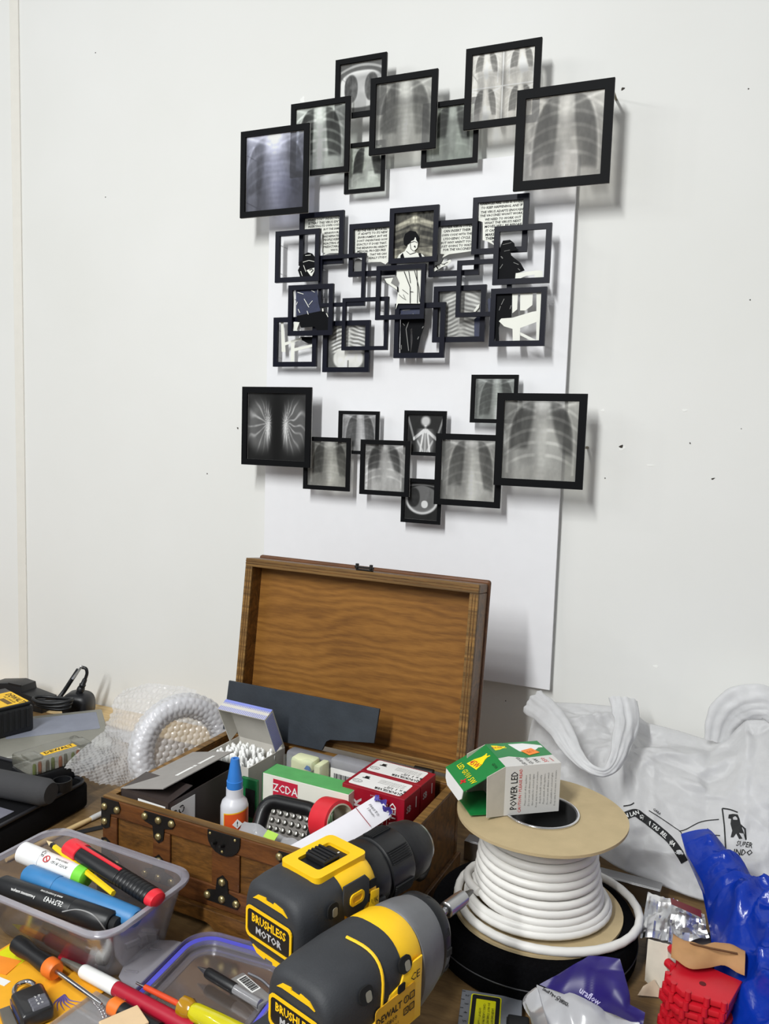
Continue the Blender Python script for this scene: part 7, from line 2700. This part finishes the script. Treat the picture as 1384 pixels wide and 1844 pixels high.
def crumple_plate(name, P, nu, nv, amp, seed, mat, parent, th=0.0012, off=Vector((0, 0, 0)), freq=60):
    """four world corners (00, 10, 01, 11) -> faceted thin plate"""
    b = nb()
    P = [Vector(p) - off for p in P]
    nn = (P[1] - P[0]).cross(P[2] - P[0]).normalized()

    def f(u, v):
        p = (P[0] * (1 - u) + P[1] * u) * (1 - v) + (P[2] * (1 - u) + P[3] * u) * v
        return p + nn * (amp * noise.cell(Vector((u * 7 + seed, v * 5, seed))) * 0.35 + amp * noise.noise(p * freq + Vector((seed, 0, 0))))

    grid(b, f, nu, nv)
    r_ = bmesh.ops.extrude_face_region(b, geom=b.faces[:])
    bmesh.ops.translate(b, verts=[e for e in r_['geom'] if isinstance(e, bmesh.types.BMVert)], vec=nn * -th)
    return mesh(name, b, mat, parent, 25)


p0 = at(1156, 1694, Z=0.030)
t = thing('foil_pack', 'shiny crumpled silver foil blister packs beside the reel', 'pack', (p0.x, p0.y, 0.0))
O_ = Vector((p0.x, p0.y, 0.0))
crumple_plate('foil_sheet', (at(1152, 1688, Z=0.034), at(1206, 1694, Z=0.034), at(1166, 1606, Z=0.062), at(1212, 1618, Z=0.062)), 14, 14, 0.005, 1.2, FOIL, t, off=O_)
crumple_plate('foil_sheet', (at(1202, 1698, Z=0.040), at(1276, 1690, Z=0.040), at(1212, 1616, Z=0.066), at(1266, 1650, Z=0.060)), 16, 14, 0.007, 4.2, FOIL, t, off=O_)
for k in range(4):
    u = (k % 2) * 0.5 + 0.2
    pp = at(1222 + 26 * (k % 2), 1644 + 24 * (k // 2), Z=0.056 - 0.010 * (k // 2)) - O_
    b = nb()
    lathe(b, [(0.0060, -0.004), (0.0060, 0.002), (0.004, 0.005), (0, 0.0055)], 10, Matrix.Translation(pp) @ Matrix.Rotation(R(30), 4, 'X'))
    mesh('blister', b, MC('blister_clear', (235, 235, 238), 0.4, 0.05, 0.4), t, 50)
b = nb()
box(b, (0, 0, 0), (0.075, 0.050, 0.030), 0.002)
sup = mesh('pack_carton', b, M('dark_pack', (96, 88, 84), 0.5), t)
sup.location = (0.004, 0.006, 0.0004)
b = nb()
q0 = [at(1206, 1622, Z=0.068), at(1262, 1645, Z=0.063), at(1262, 1658, Z=0.062), at(1208, 1634, Z=0.067)]
nq = Vector((0, -0.5, 0.86))
f_ = b.faces.new([b.verts.new(v - O_ + nq * 0.007) for v in q0])
mesh('red_band', b, M('foil_red', (110, 30, 32), 0.35), t)

# ---- torn white carton end, folded along one crease
CRM = M('card_cream', (228, 220, 204), 0.65)
p0 = at(1176, 1796, Z=0.0)
O_ = Vector((p0.x, p0.y, 0.0))
t = thing('torn_carton', 'torn folded piece of white card standing beside the red plastic stack', 'card', O_)
crumple_plate('card_panel', (at(1160, 1766, Z=0.012), at(1198, 1796, Z=0.003), at(1166, 1692, Z=0.064), at(1203, 1702, Z=0.066)), 8, 8, 0.0015, 2.0, CRM, t, off=O_, freq=25)
crumple_plate('card_panel', (at(1198, 1796, Z=0.003), at(1214, 1794, Z=0.003), at(1203, 1702, Z=0.066), at(1219, 1703, Z=0.066)), 6, 8, 0.001, 5.0, CRM, t, off=O_, freq=25)
crumple_plate('torn_flap', (at(1148, 1792, Z=0.004), at(1197, 1797, Z=0.003), at(1158, 1776, Z=0.012), at(1178, 1764, Z=0.024)), 8, 6, 0.001, 7.0, M('card_cream2', (230, 208, 182), 0.65), t, off=O_, freq=25)

# ---- red plastic spacers in a stack, kraft paper round the back
RED2 = M('spacer_red', (196, 24, 40), 0.38, var=0.05)
p0 = at(1258, 1768, Z=0.070)
sp = None
NST = 8
for k in range(NST):
    z = 0.001 + k * 0.0096
    lab = 'red plastic spacer plate with knobbed edges, ' + ('lowest', 'second from the bottom', 'third from the bottom', 'fourth from the bottom', 'fourth from the top', 'third from the top', 'second from the top', 'topmost')[k] + ' of the stack'
    t = thing('red_spacer', lab, 'spacer', (p0.x + 0.0025 * math.sin(k * 2.1), p0.y + 0.002 * math.cos(k * 1.7), z), R(-14 + 1.6 * math.sin(k * 1.3)), 'red spacers in a stack')
    if sp is None:
        b = nb()
        prism(b, [(-0.030, -0.024), (-0.010, -0.036), (0.034, -0.026), (0.036, 0.022), (-0.026, 0.026)], 0, 0.0066, None, 0.0012)
        me0 = mesh('plate', b, RED2, t, 40)
        b = nb()
        for kx, ky in ((-0.030, -0.018), (-0.030, 0.0), (-0.029, 0.018), (-0.020, -0.030), (-0.004, -0.034), (0.014, -0.031), (0.030, -0.027)):
            rod(b, (kx, ky, -0.0008), (kx, ky, 0.0084), 0.0034, 0.0030, 10)
        me1 = tag(mesh('knobs', b, RED2, t, 40), kind='stuff')
        b = nb()
        rod(b, (0.004, -0.010, 0.0066), (0.004, -0.010, 0.0070), 0.0035, 0.0035, 14)
        me2 = mesh('pin_hole', b, M('hole_dark_red', (90, 8, 16), 0.6), t)
        sp = (me0, me1, me2)
    else:
        for o in sp:
            c_ = o.copy()
            COL.objects.link(c_)
            c_.parent = t
# two loose red rods beside
for i, (pa_, pb_) in enumerate((((1206, 1706), (1240, 1738)), ((1200, 1732), (1222, 1752)))):
    a_, b_2 = at(*pa_, Z=0.062 - 0.014 * i), at(*pb_, Z=0.062 - 0.014 * i)
    stick('red_peg', ('longer' if i == 0 else 'shorter') + ' loose red plastic peg leaning by the stack of red spacers', 'peg', a_, b_2, [('peg', [(0.004, 0), (0.0052, 0.06), (0.0052, 0.94), (0.004, 1.0)], RED2)], None, 12, group='loose red pegs')
KR = M('kraft_paper', (172, 128, 84), 0.75, var=0.12, vscale=30)
t = thing('kraft_paper', 'torn brown kraft paper tucked over the red spacers', 'paper', (p0.x, p0.y, 0.078))
b = nb()


def kraft(u, v):
    x = -0.030 + 0.074 * u
    y = 0.012 + 0.050 * v - 0.010 * math.sin(u * 6)
    z = 0.004 + 0.012 * math.sin(math.pi * min(1, v * 1.2)) + 0.004 * noise.noise(Vector((u * 5, v * 5, 3))) - 0.030 * max(0, v - 0.55)
    return (x, y, z)


grid(b, kraft, 20, 14)
r_ = bmesh.ops.extrude_face_region(b, geom=b.faces[:])
bmesh.ops.translate(b, verts=[e for e in r_['geom'] if isinstance(e, bmesh.types.BMVert)], vec=(0, 0, -0.0008))
mesh('paper', b, KR, t, 60)
b = nb()
tube(b, [(-0.012, 0.026, 0.0165), (0.012, 0.024, 0.0185), (0.036, 0.030, 0.0165)], 0.0012, 5)
mesh('pencil_line', b, M('kraft_mark', (96, 64, 36), 0.8), t)

# ---- purple and white soft pack
SPO = Vector((-0.105, -0.575, 0.0))
t = thing('soft_pack', 'crumpled purple and white plastic pack in front of the cable reel', 'packet', SPO)
PUR = M('pack_purple', (34, 20, 100), 0.42, var=0.12)


def film(name, P, nu, nv, mat, seed, amp=0.006, outline=None, th=0.0008):
    """crumpled film panel between four world corners (00, 10, 01, 11)"""
    b = nb()
    P = [Vector(p) - SPO for p in P]
    nn = (P[1] - P[0]).cross(P[2] - P[0]).normalized()

    def f(u, v):
        u2, v2 = outline(u, v) if outline else (u, v)
        p = (P[0] * (1 - u2) + P[1] * u2) * (1 - v2) + (P[2] * (1 - u2) + P[3] * u2) * v2
        q = p * 30 + Vector((seed, seed, 0))
        d1 = noise.voronoi(q * 0.7)[0]
        return p + nn * (amp * 1.6 * min(0.6, d1[1] - d1[0]) + amp * noise.noise(q * 0.8) + amp * 1.5 * math.sin(math.pi * u) * math.sin(math.pi * v))

    grid(b, f, nu, nv)
    r_ = bmesh.ops.extrude_face_region(b, geom=b.faces[:])
    bmesh.ops.translate(b, verts=[e for e in r_['geom'] if isinstance(e, bmesh.types.BMVert)], vec=nn * -th)
    o = mesh(name, b, mat, t, 60)
    return o, BVHTree.FromPolygons([v.co + SPO for v in o.data.vertices], [tuple(q.vertices) for q in o.data.polygons])


pm, bvp = film('purple_top', (at(972, 1774, Z=0.052), at(1158, 1850, Z=0.052), at(1090, 1704, Z=0.096), at(1168, 1776, Z=0.088)), 40, 26, PUR, 2.2, 0.006,
               lambda u, v: (u + 0.10 * v * (1 - u) * math.sin(3 * u), v * (0.35 + 0.65 * (1 - abs(2 * u - 0.62)) ** 0.5 if abs(2 * u - 0.62) < 1 else 0.35)))
fm, bvf = film('clear_front', (at(962, 1880, Z=0.030), at(1150, 1900, Z=0.030), at(966, 1772, Z=0.053), at(1150, 1842, Z=0.054)), 36, 24, MC('pack_clear', (234, 234, 238), 0.16, 0.2, 0.18), 6.1, 0.007)
b = nb()
grid(b, lambda u, v: at(962 + 30 * u, 1776 + 100 * u * u + 60 * v, Z=0.052 - 0.02 * v) - SPO + Vector((-0.012 * math.sin(math.pi * v), -0.004, 0.003 * math.sin(u * 9))), 10, 10)
mesh('rolled_edge', b, MATS['pack_clear'], t, 60)
b = nb()
box(b, (-0.052, -0.085, 0.0), (0.050, 0.012, 0.036), 0.008)
bmesh.ops.rotate(b, verts=b.verts, matrix=Matrix.Rotation(R(20), 3, 'Z'))
mesh('contents', b, M('cotton_white', (228, 226, 220), 0.9), t, 40)


def on_film(s_, px, py, hgt, ang, mat, bvt, stretch=0.85):
    tb = textbm(s_, 1.0, bold=0.015)
    ca, sa = math.cos(R(ang)), math.sin(R(ang))
    bad = []
    for v in tb.verts:
        x, y = v.co.x * hgt * stretch, v.co.y * hgt
        q = ray_on(bvt, px + x * ca + y * sa, py + x * sa - y * ca, 0.0009)
        if q is None:
            bad.append(v)
        else:
            v.co = q - SPO
    if bad:
        bmesh.ops.delete(tb, geom=bad, context='VERTS')
    return tag(mesh('lettering', tb, mat, t), kind='stuff')


on_film('uraflow', 1062, 1794, 17, 34, M('letter_lilac', (190, 184, 222), 0.4), bvp)
on_film('Small Pipe Cleaners', 1000, 1795, 8, 30, INK, bvf)
on_film('20 cleaners', 1012, 1806, 7, 30, INK, bvf)

# ---- steel rule with laser warning label
p0 = at(832, 1781, Z=0.012)
p1 = at(935, 1797, Z=0.012)
rz = math.atan2(p1.y - p0.y, p1.x - p0.x)
t = thing('laser_level', 'grey laser level with a ruled edge and a yellow warning label', 'laser level', (p0.x, p0.y, 0.0), rz)
LG = M('level_grey', (146, 150, 158), 0.4, 0.4)
b = nb()
prism(b, [(0, 0), (0.068, 0), (0.068, -0.030), (0.052, -0.032), (0.052, -0.13), (0, -0.13)], 0.0, 0.012, None, 0.0008)
mesh('level_body', b, LG, t)
b = nb()
box(b, (0.0525, -0.12, 0.0), (0.076, -0.0325, 0.016), 0.002)
mesh('battery_box', b, BLACK, t)
YW = M('warning_yellow', (236, 232, 20), 0.5)
face_print(t, 'warning_label', 0.034, 0.110, YW, UP(0.028, -0.060, 0.012), 0.003)
b = nb()
ringprism(b, rrect(0.031, 0.107, 0.002, 2), rrect(0.022, 0.095, 0.001, 2), 0.0005, 0.0008, UP(0.028, -0.060, 0.012))
mesh('label_border', b, INK, t)
letter('LASER RADIATION\nDO NOT STARE INTO BEAM\nCLASS 2 LASER PRODUCT\nOUTPUT < 1mW', 0.0036, INK, t, UP(0.029, -0.040, 0.0129, R(-90)), ls=1.3)
for k, dgt in enumerate('2345'):
    letter(dgt, 0.006, INK, t, UP(0.0065, -0.010 - k * 0.0135, 0.0126, R(-90)))
    b = nb()
    box(b, (0.0002, -0.0035 - k * 0.0135, 0.0122), (0.004, -0.0031 - k * 0.0135, 0.0125))
    mesh('tick', b, INK, t)
